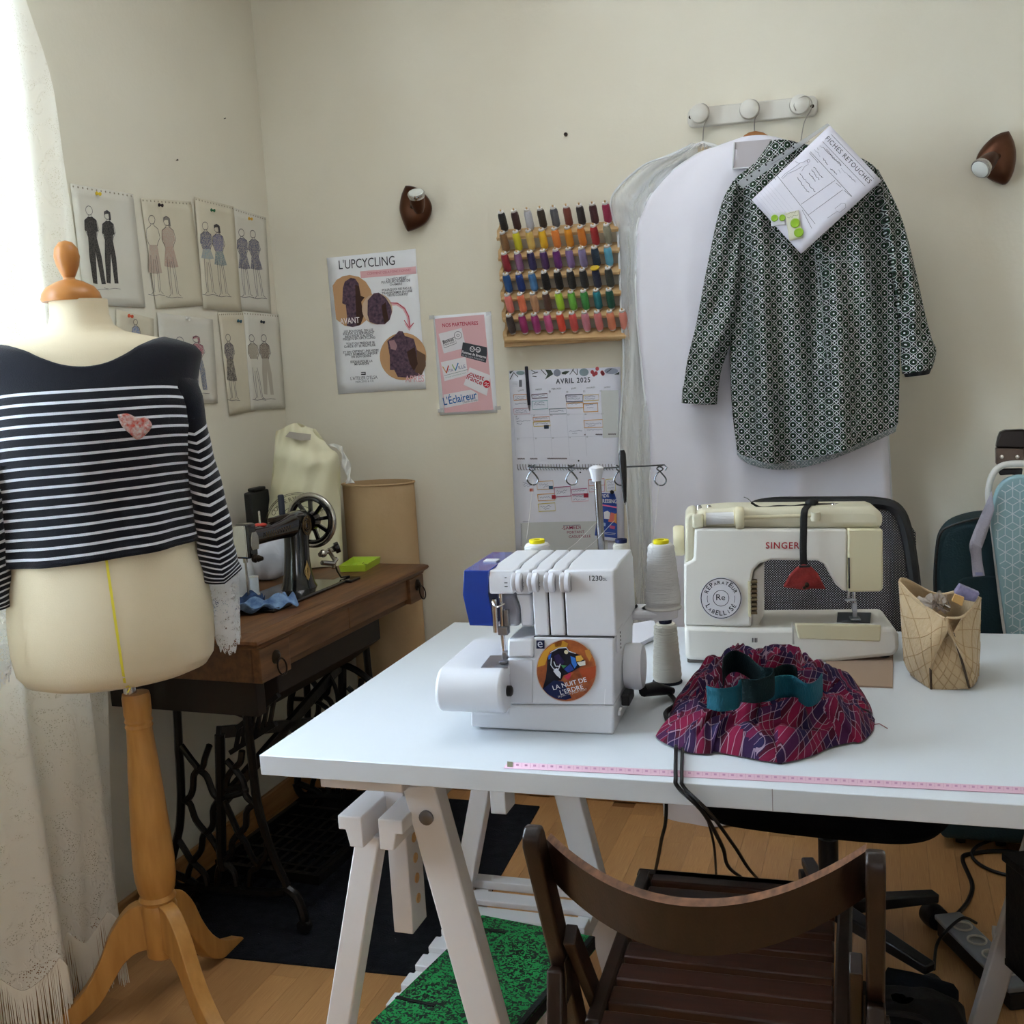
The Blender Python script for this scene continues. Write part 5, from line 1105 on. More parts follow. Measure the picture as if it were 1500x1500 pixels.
soft('collar', sh, [(598, 214), (585, 245), (590, 275)], [(700, 218), (705, 240), (690, 262)], SY-.01, .05, lambda u, v: 0, m_geo, 24, 8)
hs_ = thing('clothes_hanger', 'thin wire hanger carrying the printed shirt', 'hanger', HK[2]+Vector((0, -.05, -.12)))
hook(hs_, PY(*cg(742, 82), YB-.06)+Vector((-.014, 0, 0)), PY(*cg(708, 218), SY-.0))
Oh = Vector(hs_.location); MB().tube([PY(*cg(*q), SY)-Oh for q in ((500, 365), (600, 268), (708, 222), (840, 258), (950, 330), (730, 345), (500, 365))], .0015, 6).build('shoulder_wire', m_wire, hs_)
# --- plastic sleeve with the alteration form
cf_ = crop(1060, 170, 5.556); YF = 2.835
def pf(u, v): return PY(*cf_(u, v), YF)
fs = Sheet('alteration_form', 'white alteration form in a punched plastic sleeve pinned on the printed shirt', 'form', pf(865, 75), pf(1285, 525), pf(155, 590), mat('form_paper', 'dcdae4', .5, spec=.4), lift=0)
F_ = lambda *q: [cf_(*a) for a in q]; K1 = flat('3b3a42'); K2 = flat('7d7c86')
fs.poly('punched_strip', F_((865, 75), (845, 60), (110, 540), (155, 590)), mat('clear_pocket', 'b9bcc2', .2, alpha=.55), .0012)
fs.text('FICHES RETOUCHES', cf_(826, 188), cf_(1180, 552), K1, space=1.15)
fs.strokes('printed_rule', [[cf_(*a), cf_(*b)] for a, b in (((875, 150), (1222, 510)), ((805, 208), (1152, 570)), ((705, 290), (1045, 655)), ((698, 300), (770, 380)), ((415, 460), (745, 878)), ((905, 525), (630, 720)), ((970, 600), (690, 805)), ((640, 765), (718, 915)), ((980, 605), (1040, 655)), ((915, 545), (955, 580)), ((400, 490), (425, 520)), ((385, 395), (700, 205)))], .5, K1)
fs.strokes('printed_figure', [[cf_(*a) for a in ((585, 370), (610, 385), (650, 375), (680, 360), (690, 395), (660, 410), (635, 450))], [cf_(*a) for a in ((620, 385), (560, 430), (500, 470), (470, 505))], [cf_(*a) for a in ((640, 410), (590, 440), (520, 470), (480, 510))], [cf_(690+12*cos(t), 365+12*sin(t)) for t in [2*pi*i/10 for i in range(11)]], [cf_(*a) for a in ((845, 830), (925, 775), (905, 755), (960, 710), (990, 715), (995, 745), (945, 785), (925, 775))]], .5, K2)
def hand(a, b, seed):
    R = random.Random(seed); n = 14; dx, dy = b[0]-a[0], b[1]-a[1]; l = sqrt(dx*dx+dy*dy); return [cf_(a[0]+dx*i/n-dy/l*R.uniform(-9, 9), a[1]+dy*i/n+dx/l*R.uniform(-9, 9)) for i in range(n+1)]
fs.strokes('handwriting', [hand(a, b, i) for i, (a, b) in enumerate((((800, 250), (960, 400)), ((835, 265), (900, 350)), ((910, 355), (955, 405)), ((1010, 480), (1075, 535)), ((805, 345), (850, 400)), ((870, 425), (918, 475)), ((735, 415), (805, 505)), ((715, 440), (775, 520)), ((690, 460), (745, 530)), ((620, 470), (745, 620)), ((600, 500), (690, 625))))], .55, flat('33313c'), .0016)['kind'] = 'stuff'
fs.strokes('printed_text', [hand(a, b, 40+i)[::3] for i, (a, b) in enumerate((((780, 240), (800, 262)), ((760, 260), (785, 285)), ((740, 275), (800, 345)), ((950, 420), (1030, 500)), ((930, 440), (955, 465))))], .35, K2)
for k in range(7):
    fs.strokes('faint_rule', [[cf_(380-k*22, 545+k*18), cf_(560-k*22, 760+k*18)]], .2, flat('b4b2c2'))
for q in ((570, 258), (487, 308), (397, 360), (345, 398), (290, 445), (227, 490), (192, 520), (605, 290), (615, 300), (420, 400), (435, 412)): fs.ell('punch_hole', cf_(*q), 1.6, 1.3, flat('17161a'), .0016, n=10)
bc = Sheet('button_card', 'cream card with two lime green buttons in the plastic sleeve', 'button card', PY(*cf_(500, 790), YF-.004), PY(*cf_(612, 765), YF-.004), PY(*cf_(575, 1005), YF-.004), mat('card_cream', 'cfcdb8', .8))
bc2 = Sheet('button_card', 'white folded card with lime green buttons half under the cream button card', 'button card', PY(*cf_(385, 790), YF-.002), PY(*cf_(505, 780), YF-.002), PY(*cf_(400, 895), YF-.002), mat('card_white', 'cdccd0', .8))
def button(S_, u, v, r):
    p = S_.px(*cf_(u, v)); o = MB().lathe([(r, .001), (r, .003), (r*.8, .0042), (r*.62, .0034), (r*.3, .0034), (0, .0034)], (p.x, p.y, 0), (0, 0, 1), 20).build('button', mat('lime_button', '8fb82e', .3), S_.root)
button(bc, 582, 872, .0115); button(bc, 612, 948, .0115); button(bc2, 415, 832, .0085); button(bc2, 478, 830, .008)
bc.strokes('printed_text', [hand((505, 805), (590, 780), 90)[::2], hand((520, 828), (605, 805), 91)[::2]], .5, flat('6d6f52'))
# ================================================================== overlocker
m_ow = mat('overlock_white', 'd4d5da', .32, spec=.5); m_og = mat('overlock_grey', 'c6c6cc', .4); m_obl = mat('overlock_blue', '1c3a8e', .18, spec=.6, coat=.4)
m_gap = mat('dark_gap', '2a2b30', .7); m_blk = mat('black_plastic', '131417', .4); m_met = mat('brushed_steel', '9a9ca2', .3, .9)
k0 = PZ(690, 1069, T); OF = Fr(k0, radians(3.0)); co2 = crop(620, 670, 3.572)
ov = thing('overlocker', 'white overlock machine with blue end cap and round orange sticker', 'overlocker', OF.loc, OF.rz)
def O_(u, v, y=0): return OF.Y(*co2(u, v), y)
def fpoly(nm, pts, y0, y1, m, bevel=.003, par=ov, C=O_, seg=2):
    q = [C(u, v, y0) for u, v in pts]; return MB().prism(q, (0, y1-y0, 0)).build(nm, m, par, bevel=bevel, seg=seg)
D_ = .19
fpoly('base', [(248, 1413), (245, 1332), (440, 1338), (440, 1296), (998, 1302), (996, 1455)], 0, D_, m_ow, .004)
for u in (330, 930):
    p = O_(u, 1440, .02); MB().lathe([(.008, -.003), (.008, .004)], (p.x, .03, .003), n=12).build('rubber_foot', m_blk, ov)
fpoly('front_cover', [(440, 1050), (578, 1050), (578, 938), (1000, 944), (998, 1299), (440, 1292)], .0005, D_-.01, m_ow, .003)
fpoly('looper_step', [(440, 952), (575, 948), (575, 1050), (440, 1050)], -.004, .08, m_ow, .004)
fpoly('recess_panel', [(446, 1060), (572, 1060), (572, 1285), (446, 1280)], -.0008, .002, m_og, .001)
zt_ = O_(700, 592).z; zb_ = O_(700, 934).z; ztop_ = OF.Y(*co2(700, 533), .085).z
def section(u0, u1, vb, nm='top_panel', y0=0, m=m_ow):
    x0 = O_(u0, 700).x; x1 = O_(u1, 700).x; zb = O_(700, vb).z
    pr = [(y0, zb), (y0, zt_-.010), (y0+.004, zt_), (.035, ztop_-.004), (.055, ztop_), (D_-.02, ztop_), (D_-.005, ztop_-.015), (D_-.005, zb)]
    return MB().prism([(x0, y, z) for y, z in pr], (x1-x0, 0, 0)).build(nm, m, ov, bevel=.0025)
zi = ztop_-.004
x0 = O_(352, 700).x; x1 = O_(992, 700).x
MB().bx((O_(570, 700).x, .006, zb_), (x1, D_-.012, zt_-.012)).bx((x0, .03, O_(700, 715).z), (x1, D_-.012, zi-.004)).build('core', m_gap, ov, smooth=False)
section(345, 474, 716); section(483, 561, 716); section(570, 646, 934); section(655, 730, 934); section(739, 1000, 934)
fpoly('needle_cover', [(480, 716), (563, 716), (576, 800), (572, 888), (512, 888), (505, 780)], .012, .05, m_ow, .004)
fpoly('head_underside', [(350, 716), (470, 716), (500, 800), (500, 885), (372, 885)], .045, D_-.02, m_og, .004)
MB().prism([O_(u, v, .002) for u, v in ((578, 936), (1000, 942), (1000, 946), (578, 940))], (0, .002, 0)).build('seam', m_gap, ov, smooth=False)
# blue end cap
q = [O_(u, v, 0) for u, v in ((212, 592), (345, 592), (340, 715), (370, 884), (242, 880), (206, 720))]; q2 = [O_(u, v, .05) for u, v in ((228, 545), (352, 545))]
mb = MB().prism(q, (0, D_-.03, 0)); mb.prism([(q[0].x+.004, 0, q[0].z-.003), (q[0].x+.004, .045, ztop_-.001), (q[0].x+.004, D_-.03, ztop_-.001), (q[0].x+.004, D_-.03, q[0].z-.003)], (q[1].x-q[0].x-.004, 0, 0)).build('blue_end_cap', m_obl, ov, bevel=.005, seg=3)
MB().bx((q[0].x+.012, .065, ztop_-.002), (q[0].x+.035, .085, ztop_+.002)).build('cap_slot', m_og, ov, bevel=.001)
# tension dials with scale marks
for u in (508, 592, 678, 760):
    p = O_(u-10, 652, .006); d = MB().lathe([(.013, -.0085), (.0155, -.007), (.0155, -.003), (.0145, -.001), (.0155, .001), (.0155, .006), (.013, .0085)], (p.x, .004, p.z), (1, 0, 0), 30).build('tension_dial', m_og, ov)
    for s_ in (-.0088, .0088): MB().lathe([(.0120, 0), (.0120, .0003)], (p.x+s_, .004, p.z), (1, 0, 0), 20).build('dial_rim', m_met, d)
    w_ = p.x-.0185
    for dz, l in ((.008, .003), (0, .005), (-.006, .005)): MB().bx((w_-l/2, -.0006, p.z+dz-.0006), (w_+l/2, .001, p.z+dz+.0006)).build('dial_mark', m_gap, d)
# free arm cloth plate with a rounded front
zp = OF.Y(*co2(250, 1118), -.045).z; zq = OF.Y(*co2(250, 1332), -.03).z; rr = (zp-zq)/2; yc = -.060+rr
xa = OF.Y(*co2(56, 1220), yc-rr).x; xb = OF.Y(*co2(405, 1240), yc-rr).x
pr = [(.15, zp), (yc, zp)]+[(yc-rr*sin(t), zq+rr+rr*cos(t)) for t in [pi*i/14 for i in range(1, 14)]]+[(yc, zq), (.0, zq), (.0, zp-.02), (.15, zp-.02)]
MB().prism([(xa, y, z) for y, z in pr], (xb-xa, 0, 0)).build('cloth_plate', m_ow, ov, bevel=.006, seg=3)
np_ = [OF.Z(*co2(u, v), zp+.001) for u, v in ((302, 1098), (350, 1036), (452, 1036), (442, 1098))]
MB().prism(np_, (0, 0, -.002)).build('needle_plate', m_met, ov)
fx, fy = sum(p.x for p in np_)/4+.012, sum(p.y for p in np_)/4
MB().bx((fx-.004, fy-.018, zp+.002), (fx+.008, fy+.016, zp+.006)).bx((fx-.002, fy-.006, zp+.005), (fx+.006, fy+.006, zp+.018)).build('presser_foot', m_met, ov, bevel=.001)
zn = O_(435, 720, fy).z
MB().cyl((fx, fy, zp+.016), (fx, fy, zn+.01), .0035, n=12).cyl((fx-.009, fy-.006, zp+.05), (fx-.009, fy-.006, zn-.005), .0045, n=12).build('needle_bar', m_chrome, ov)
MB().bx((fx-.006, fy-.008, zp+.045), (fx+.010, fy+.008, zp+.058)).bx((fx+.004, fy-.004, zp+.058), (fx+.012, fy+.006, zp+.085)).build('needle_clamp', m_met, ov, bevel=.0015)
MB().tube(spl([(fx-.011, fy-.008, zn-.008), (fx-.004, fy-.014, zn-.016), (fx+.008, fy-.008, zn-.012)], 10), .0016, 6).build('take_up_lever', m_chrome, ov)
MB().cyl((fx, fy, zp+.006), (fx, fy, zp+.02), .0009, n=8).build('needle', m_chrome, ov)
p = OF.X(*co2(452, 1200), xb+.001); MB().lathe([(.0085, 0), (.0085, .006), (.006, .008), (0, .009)], (xb, yc+.002, zq+rr-.002), (1, 0, 0), 16).build('release_knob', m_blk, ov)
# right flank: wheel, switch, vents
xr = O_(1000, 1100).x; zh_ = O_(1060, 1105, .09).z
MB().lathe([(.036, 0), (.038, .006), (.038, .022), (.034, .028), (.012, .030), (0, .030)], (xr, .105, zh_), (1, 0, 0), 32).build('hand_wheel', m_ow, ov)
MB().bx((xr-.001, .02, zh_+.045), (xr+.006, .06, zh_+.085)).build('thread_door', m_ow, ov, bevel=.003)
for k in range(5): MB().bx((xr+.005, .028, zh_+.05+k*.006), (xr+.0066, .031, zh_+.053+k*.006)).build('door_dot', m_gap, ov, smooth=False)
MB().bx((xr-.001, .05, .030), (xr+.012, .10, .048)).build('power_socket', m_blk, ov, bevel=.002)
MB().bx((xr-.001, .015, .026), (xr+.004, .034, .034)).build('switch', m_ow, ov, bevel=.001)
# thread tree at the back
pb_ = OF.Y(*co2(928, 520), .205); pt_ = OF.Y(*co2(905, 55), .205)
m_gst = mat('guide_steel', '5c5e62', .25, .9)
tre = MB().cyl((pt_.x+.004, .205, .16), (pt_.x+.001, .205, pt_.z-.02), .0062, n=14).build('thread_post', mat('post_steel', '8a8b90', .18, 1), ov)
MB().lathe([(.008, -.022), (.010, -.012), (.013, 0), (.006, .004)], (pt_.x, .205, pt_.z), n=18).build('post_cap', m_ow, ov)
bl = OF.Y(*co2(548, 50), .205); br = OF.Y(*co2(1262, 40), .205)
MB().tube([bl, pt_-Vector((.002, 0, .001)), br, br+Vector((.004, -.002, -.004)), br+Vector((.001, -.003, -.009))], .0015, 6).build('guide_bar', m_gst, ov)
for u in (570, 775, 1028, 1240):
    p = OF.Y(*co2(u, 44), .205); lp = [(1.5*a_, b_, 1.3*c_) for a_, b_, c_ in [(-.004, 0, .001), (.003, 0, -.004), (-.003, 0, -.009), (-.007, 0, -.018), (-.003, 0, -.0245), (.003, 0, -.0245), (.006, 0, -.018), (.001, 0, -.009), (-.004, 0, -.003), (.004, 0, .001)]]
    MB().tube(spl([p+Vector(q) for q in lp], 36), .0013, 6).build('thread_guide', m_gst, ov)
# spool tray
yt = .205; ztr = OF.Y(*co2(1200, 785), yt).z; xl = O_(560, 785, yt).x; xr2 = OF.Y(*co2(1318, 800), yt).x
mb = MB().bx((xl, yt-.030, ztr-.016), (xr2-.02, yt+.030, ztr)); mb.build('spool_tray', m_ow, ov, bevel=.006, seg=3)
MB().lathe([(.030, -.016), (.030, 0)], (xr2-.026, yt, ztr), n=24).build('tray_end', m_ow, ov)
m_thr2 = mat('cream_thread', 'd2cdc0', .8, bump=.6, bscale=260, stretch=(.1, .1, 4)); m_thr3 = mat('pale_thread', 'd8d7d6', .8, bump=.6, bscale=260, stretch=(.1, .1, 4))
def cone(label, p, r, h, m, cap, capname, base='1c1f2c', top=.62):
    t = thing('thread_cone', label, 'thread cone', p, group='thread cones around the overlocker')
    MB().lathe([(r*1.02, 0), (r*1.04, .002), (r*.9, .006)], n=28).build('cone_base', flat(base), t)
    MB().lathe([(r*.93, .004), (r, .012)]+[(lerp(r, r*top, i/16)+.0004*(-1)**i, lerp(.014, h-.006, i/16)) for i in range(17)]+[(r*top*.85, h-.001), (r*.4, h)], n=32).build('wound_thread', m, t)
    c = MB().lathe([(r*.42, h-.002), (r*.46, h+.003), (r*.44, h+.006), (r*.2, h+.006), (r*.18, h)], n=24).build('cone_cap', flat(cap), t); c['label'] = capname
def OW(p): return OF.M @ Vector(p)
cone('cream cone with dark blue cap on the overlocker tray beside the chrome thread post', OW((OF.Y(*co2(1050, 770), yt).x, yt, ztr)), .0225, OF.Y(*co2(1050, 445), yt).z-ztr, m_thr2, '20264a', 'dark blue cap')
cone('white cone with yellow cap at the outer end of the overlocker tray', OW((OF.Y(*co2(1252, 770), yt-.012).x, yt-.004, ztr)), .030, OF.Y(*co2(1250, 447), yt).z-ztr, m_thr3, 'd8c91e', 'yellow cap', 'cfcdc8', .74)
p4 = OF.Y(*co2(600, 527), yt); cone('white cone with yellow cap behind the grooved overlocker top', OW((p4.x, yt, ztr)), .030, OF.Y(*co2(600, 447), yt).z-ztr, m_thr3, 'd8c91e', 'yellow cap', 'cfcdc8', .74)
p5 = PZ(*co2(1272, 1186), T); cone('cream cone with dark cap standing on the white table by the overlocker', p5+Vector((0, .012, 0)), .0255, .108, m_thr2, '1d2030', 'dark cap', top=.78)
# loose threads from cones to guides
th = [((1050, 440), (1028, 110)), ((1250, 435), (1240, 110)), ((600, 430), (570, 110))]
mb = MB()
for a_, b_ in th:
    pass
for a_, b_ in (((575, 115), (540, 430)), ((905, 340), (700, 525)), ((1000, 330), (800, 520)), ((1235, 120), (1195, 520))):
    P_ = OF.Y(*co2(*a_), .2); Q_ = OF.Y(*co2(*b_), .17); MB().tube([P_, lerp(P_, Q_, .5)+Vector((0, 0, -.004)), Q_], .0004, 4).build('thread_strand', m_thr3, ov)
# black tweezers hung on the thread guide
a = PY(914, 658, OW((0, .2, 0)).y+.0); b = PY(919, 736, OW((0, .2, 0)).y)
tw = thing('tweezers', 'long black tapered tweezers hooked over the thread guide bar', 'tweezers', b); d = a-b; L_ = d.length
for s_ in (-1, 1): MB().lathe([(.0012, .002), (.0022, .012), (.0050, L_*.55), (.0056, L_*.8), (.0054, L_-.006), (.003, L_)], (0, s_*.0035-.016, 0), d, 12, 1, .6).build('blade', m_blk, tw)
MB().lathe([(.0006, -.002), (.0012, .004)], (0, -.016, 0), d, 8).build('tip', m_met, tw)
# lettering and stickers on the front
def osheet(pts): 
    W_ = [OF.M @ O_(u, v, -.0012) for u, v in pts]; return Sheet('x', '', '', *W_, None, obj=ov, local=OF.I)
S_ = osheet(((590, 950), (1000, 955), (590, 1290)))
S_.text('1230', co2(870, 645), co2(938, 645), flat('2f3036'), bold=.01, z=.0006); S_.text('DL', co2(940, 645), co2(962, 645), flat('2f3036'), z=.0006)
S_.poly('badge', [co2(*q) for q in ((592, 957), (635, 957), (635, 1001), (592, 1001))], flat('1d2348'), .0003); S_.text('e', co2(600, 993), co2(626, 993), flat('d6d8e4'), z=.0008)
ck_ = crop(770, 920, 11.54); cxs, cys = 690, 715
def disc(r, m, z, nm, n=48): S_.poly(nm, [ck_(cxs+r*cos(2*pi*i/n), cys+r*1.04*sin(2*pi*i/n)) for i in range(n)], m, z)
disc(515, flat('c9b8b0'), .0002, 'sticker_edge'); disc(500, mat('sticker_orange', 'a85a22', .5, col2='7c3a1a', vscale=70), .0005, 'sticker')
X_ = lambda *q: [ck_(*a) for a in q]
for pts, c in ((((215, 560), (300, 400), (450, 270), (640, 215), (720, 260), (700, 320), (560, 330), (400, 400), (330, 620), (200, 660)), 'c08a2c'), (((490, 250), (620, 225), (600, 300), (500, 320)), '98461e'), (((1000, 370), (1080, 360), (1120, 480), (1080, 560), (1020, 450)), 'b9803a'), (((900, 700), (1190, 640), (1180, 820), (1060, 900), (960, 820)), '9c4424')): S_.poly('sticker_patch', X_(*pts), flat(c), .0008)
for pts, c, z in ((((370, 500), (440, 400), (560, 340), (700, 330), (740, 400), (860, 430), (960, 470), (1010, 610), (880, 680), (800, 730), (640, 800), (600, 880), (470, 900), (380, 1120), (290, 1020), (340, 850), (360, 700)), '14141e', .0011), (((300, 1020), (480, 880), (640, 900), (780, 1180), (680, 1210), (520, 1190), (400, 1130)), '1c2550', .0013), (((480, 470), (560, 430), (660, 560), (620, 640), (520, 600)), '251a40', .0014), (((760, 470), (840, 500), (870, 620), (830, 680), (780, 590)), '2f66b4', .0014), (((850, 470), (940, 455), (985, 525), (920, 560), (860, 560)), 'c2953c', .0015), (((870, 580), (1010, 545), (1015, 620), (920, 640)), 'cfccc0', .0015), (((650, 690), (760, 600), (820, 700), (720, 750)), '22387c', .0014), (((600, 620), (700, 630), (640, 680)), '3a7a4c', .0015), (((650, 820), (770, 740), (760, 830), (720, 880)), 'b03448', .0015), (((470, 720), (530, 670), (600, 760), (590, 850), (520, 790)), 'c4c8d0', .0015), (((390, 460), (440, 420), (420, 520), (385, 530)), '2a60b0', .0014)): S_.poly('sticker_patch', X_(*pts), flat(c), z)
S_.strokes('sticker_line', [X_((420, 410), (560, 335), (690, 325), (735, 390), (850, 425)), X_((440, 500), (430, 620), (480, 690), (560, 690), (590, 600)), X_((480, 560), (510, 640), (570, 640))], 1.2, flat('c9ccd6'), .0017)
S_.ell('sticker_eye', ck_(690, 400), 3.0, 3.0, flat('d2c8a8'), .0018, n=14)
S_.text('LA NUIT DE', ck_(475, 1042), ck_(1040, 897), flat('dfe0e6'), z=.0020, ys=.95, bold=.006); S_.text("L'ERDRE", ck_(600, 1122), ck_(985, 1018), flat('dfe0e6'), z=.0020, ys=.95, bold=.006)
S_.text('28 JUIN - 1ER JUILLET NORT', ck_(555, 1170), ck_(1040, 1040), flat('c8c6c4'), z=.0020)
S_.strokes('moulded_frame', [[co2(870, 1295), co2(948, 1297), co2(952, 1210)]], .7, flat('eeeef2'), .0006)
# ================================================================== white and cream domestic sewing machine
m_sw = mat('machine_cream_white', 'dcd8cf', .42, bump=.02, bscale=150); m_sy = mat('machine_aged_yellow', 'cec5a4', .45); m_st = mat('machine_top_cream', 'cdc7ae', .42)
SF = Fr(PZ(1005, 967, T+.008)-Vector((0, 0, .008)), radians(9)); cs_ = crop(960, 700, 2.778)
sg = thing('sewing_machine', 'cream white domestic sewing machine with red lettering and round repair sticker', 'sewing machine', SF.loc, SF.rz)
def S2(u, v, y=0): return SF.Y(*cs_(u, v), y)
def sp_(nm, pts, y0, y1, m, bevel=.004, seg=3): return fpoly(nm, pts, y0, y1, m, bevel, sg, S2, seg)
DP = .155
sp_('base', [(118, 604), (420, 614), (972, 610), (992, 640), (994, 700), (970, 727), (640, 760), (300, 752), (124, 742)], 0, DP, m_sw, .010)
for u in (170, 600, 930):
    p = S2(u, 755, .03); MB().lathe([(.011, 0), (.010, .012)], (p.x, .03, 0), n=14).build('rubber_foot', m_blk, sg)
    MB().lathe([(.011, 0), (.010, .012)], (p.x, .12, 0), n=14).build('rubber_foot', m_blk, sg)
MB().bx((S2(130, 750).x, .01, .0), (S2(640, 750).x, .13, .014)).build('under_plate', mat('under_grey', '6a6660', .6), sg, bevel=.002)
sp_('body', [(160, 206), (782, 210), (782, 466), (760, 458), (735, 436), (712, 392), (690, 352), (660, 338), (470, 335), (425, 350), (400, 378), (392, 420), (392, 608), (118, 602), (116, 352), (156, 330)], .004, .115, m_sw, .005)
sp_('face_cover', [(783, 208), (926, 210), (928, 452), (916, 464), (783, 466)], .002, .10, m_sy, .005)
sp_('side_cover', [(122, 165), (132, 145), (165, 140), (163, 326), (158, 345), (122, 350)], .008, .112, m_st, .006)
sp_('top_deck', [(158, 204), (165, 135), (300, 124), (880, 120), (916, 132), (928, 158), (928, 208)], .012, .105, m_st, .012)
sp_('pillar_flank', [(392, 424), (404, 380), (444, 345), (444, 560), (416, 606), (392, 608)], .03, .11, m_sw, .004)
for k in range(8):
    a = S2(388, 425+k*18, .002); MB().bx((a.x, .0015, a.z-.0022), (a.x+.012, .02, a.z+.0022)).build('vent_slot', mat('vent_brown', '6a5a40', .7), sg, bevel=.0005)
sp_('vent_panel', [(376, 422), (388, 422), (390, 566), (378, 566)], .001, .006, m_sy, .001)
# lever slot, needle bar, foot, plate
a = S2(787, 325, .001); b = S2(790, 450, .001); MB().bx((a.x-.0012, .0008, b.z), (a.x+.0016, .003, a.z)).build('lever_slot', m_gap, sg, smooth=False)
zb2 = S2(700, 600, .02).z
bx0, by0 = S2(808, 500, .055).x, .055
MB().cyl((bx0, by0, zb2+.014), (bx0, by0, S2(808, 455, .055).z), .0035, n=12).cyl((bx0-.010, by0, zb2+.035), (bx0-.010, by0, S2(808, 455, .055).z), .0028, n=10).build('needle_bar', m_chrome, sg)
MB().bx((bx0-.016, by0-.004, zb2+.037), (bx0+.004, by0+.002, zb2+.042)).bx((bx0-.004, by0-.005, zb2+.018), (bx0+.005, by0+.005, zb2+.034)).build('needle_clamp', m_met, sg, bevel=.0012)
MB().bx((bx0-.008, by0-.014, zb2+.003), (bx0+.010, by0+.012, zb2+.006)).bx((bx0-.003, by0-.004, zb2+.006), (bx0+.005, by0+.004, zb2+.018)).build('presser_foot', m_met, sg, bevel=.001)
np_ = [SF.Z(*cs_(u, v), zb2+.001) for u, v in ((738, 585), (742, 546), (878, 548), (874, 588))]; MB().prism(np_, (0, 0, -.002)).build('needle_plate', mat('dark_steel', '5d5f66', .35, .8), sg)
sp_('accessory_door', [(566, 592), (920, 600), (916, 668), (582, 656)], -.002, .006, m_sy, .003)
sp_('accessory_groove', [(556, 590), (562, 590), (566, 678), (558, 678)], -.0006, .004, mat('groove_grey', '98948c', .7), .0005)
# thread reel, bobbin winder and knobs on top
p = S2(330, 160, .02); ax_ = Vector((1, 0, 0)); zt2 = p.z; xs = S2(205, 160, .02).x; xe = S2(318, 160, .02).x
rl = thing('thread_reel', 'white thread reel lying across the cream sewing machine top', 'thread reel', SF.M @ Vector((xs, .012, zt2)), SF.rz)
MB().lathe([(.011, 0), (.0115, .01), (.011, xe-xs)], (0, 0, 0), (1, 0, 0), 20).build('wound_thread', m_thr3, rl)
for x_ in (-.003, xe-xs): MB().lathe([(.0145, 0), (.0145, .003)], (x_, 0, 0), (1, 0, 0), 20).build('flange', m_sy, rl)
MB().lathe([(.019, 0), (.021, .003), (.021, .012), (.019, .015)], (xe+.003, .012, zt2), (1, 0, 0), 28).build('reel_stop', m_sy, sg)
MB().cyl((xs-.02, .012, zt2), (S2(640, 160, .02).x, .012, zt2), .0035, n=10).build('reel_pin', m_sy, sg)
MB().bx((S2(150, 170, .012).x, .004, zt2-.016), (S2(196, 170, .012).x, .02, zt2+.010)).build('pin_holder', m_st, sg, bevel=.004)
MB().lathe([(.008, 0), (.009, .006), (.008, .016)], (S2(650, 165, .02).x, .012, zt2-.010), n=16).build('winder_stop', m_st, sg)
for u, v in ((725, 110), (178, 118), (218, 118)):
    q = S2(u, v, .05); MB().lathe([(.005, -.012), (.005, 0), (.0035, .003)], (q.x, .05, q.z), n=12).build('thread_stud', m_chrome, sg)
q = S2(95, 255, .06); MB().lathe([(.027, 0), (.029, .004), (.029, .016), (.026, .020)], (S2(120, 255, .06).x-.001, .06, q.z), (-1, 0, 0), 32).build('hand_wheel', m_sy, sg)
# print: lettering and round sticker
W_ = [SF.M @ S2(u, v, .0025) for u, v in ((160, 230), (700, 230), (160, 600))]; S_ = Sheet('x', '', '', *W_, None, obj=sg, local=SF.I)
S_.text('SINGER', cs_(449, 287), cs_(586, 287), flat('a3242c'), z=.0016, ys=1.05, bold=.016, space=1.15)
cx, cy = 267, 489
def rg(r, w_): S_.strokes('sticker_ring', [[cs_(cx+r*cos(t), cy+r*sin(t)) for t in [2*pi*i/48 for i in range(49)]]], w_, flat('22242c'), .0018)
S_.poly('sticker', [cs_(cx+86*cos(2*pi*i/40), cy+86*sin(2*pi*i/40)) for i in range(40)], flat('d6d4d8'), .0014); rg(81, 1.1); rg(32, .8)
S_.text('Re', cs_(248, 497), cs_(284, 497), flat('22242c'), z=.0018)
def arc(txt, r, t0, t1, inner):
    n = len(txt)
    for i, c in enumerate(txt):
        t = lerp(t0, t1, i/(n-1)); p = (cx+r*cos(t), cy+r*sin(t)); e = (-sin(t), cos(t)) if not inner else (sin(t), -cos(t)); w_ = 6 if c not in 'IÉ' else (1.3 if c == 'I' else 5)
        S_.text(c, cs_(p[0]-e[0]*w_, p[1]-e[1]*w_), cs_(p[0]+e[0]*w_, p[1]+e[1]*w_), flat('22242c'), z=.0018, bold=.01)
arc('RÉPARATEUR', 57, pi*1.14, pi*1.86, False); arc('LABELLISÉ', 70, pi*.83, pi*.17, True)
S_.strokes('sticker_ring', [[cs_(cx+56*cos(t), cy+56*sin(t)) for t in [pi*.9+pi*.16*i/6 for i in range(7)]], [cs_(cx+56*cos(t), cy+56*sin(t)) for t in [-pi*.06+pi*.16*i/6 for i in range(7)]]], .6, flat('22242c'), .0018)
W_ = [SF.M @ S2(u, v, -.0012) for u, v in ((380, 630), (450, 630), (380, 690))]; S_ = Sheet('x', '', '', *W_, None, obj=sg, local=SF.I)
for k in range(4): S_.poly('mark', [cs_(*q) for q in ((393+k*6, 652), (397+k*6, 650), (397+k*6, 668), (393+k*6, 670))], flat('33322f'), .0012)
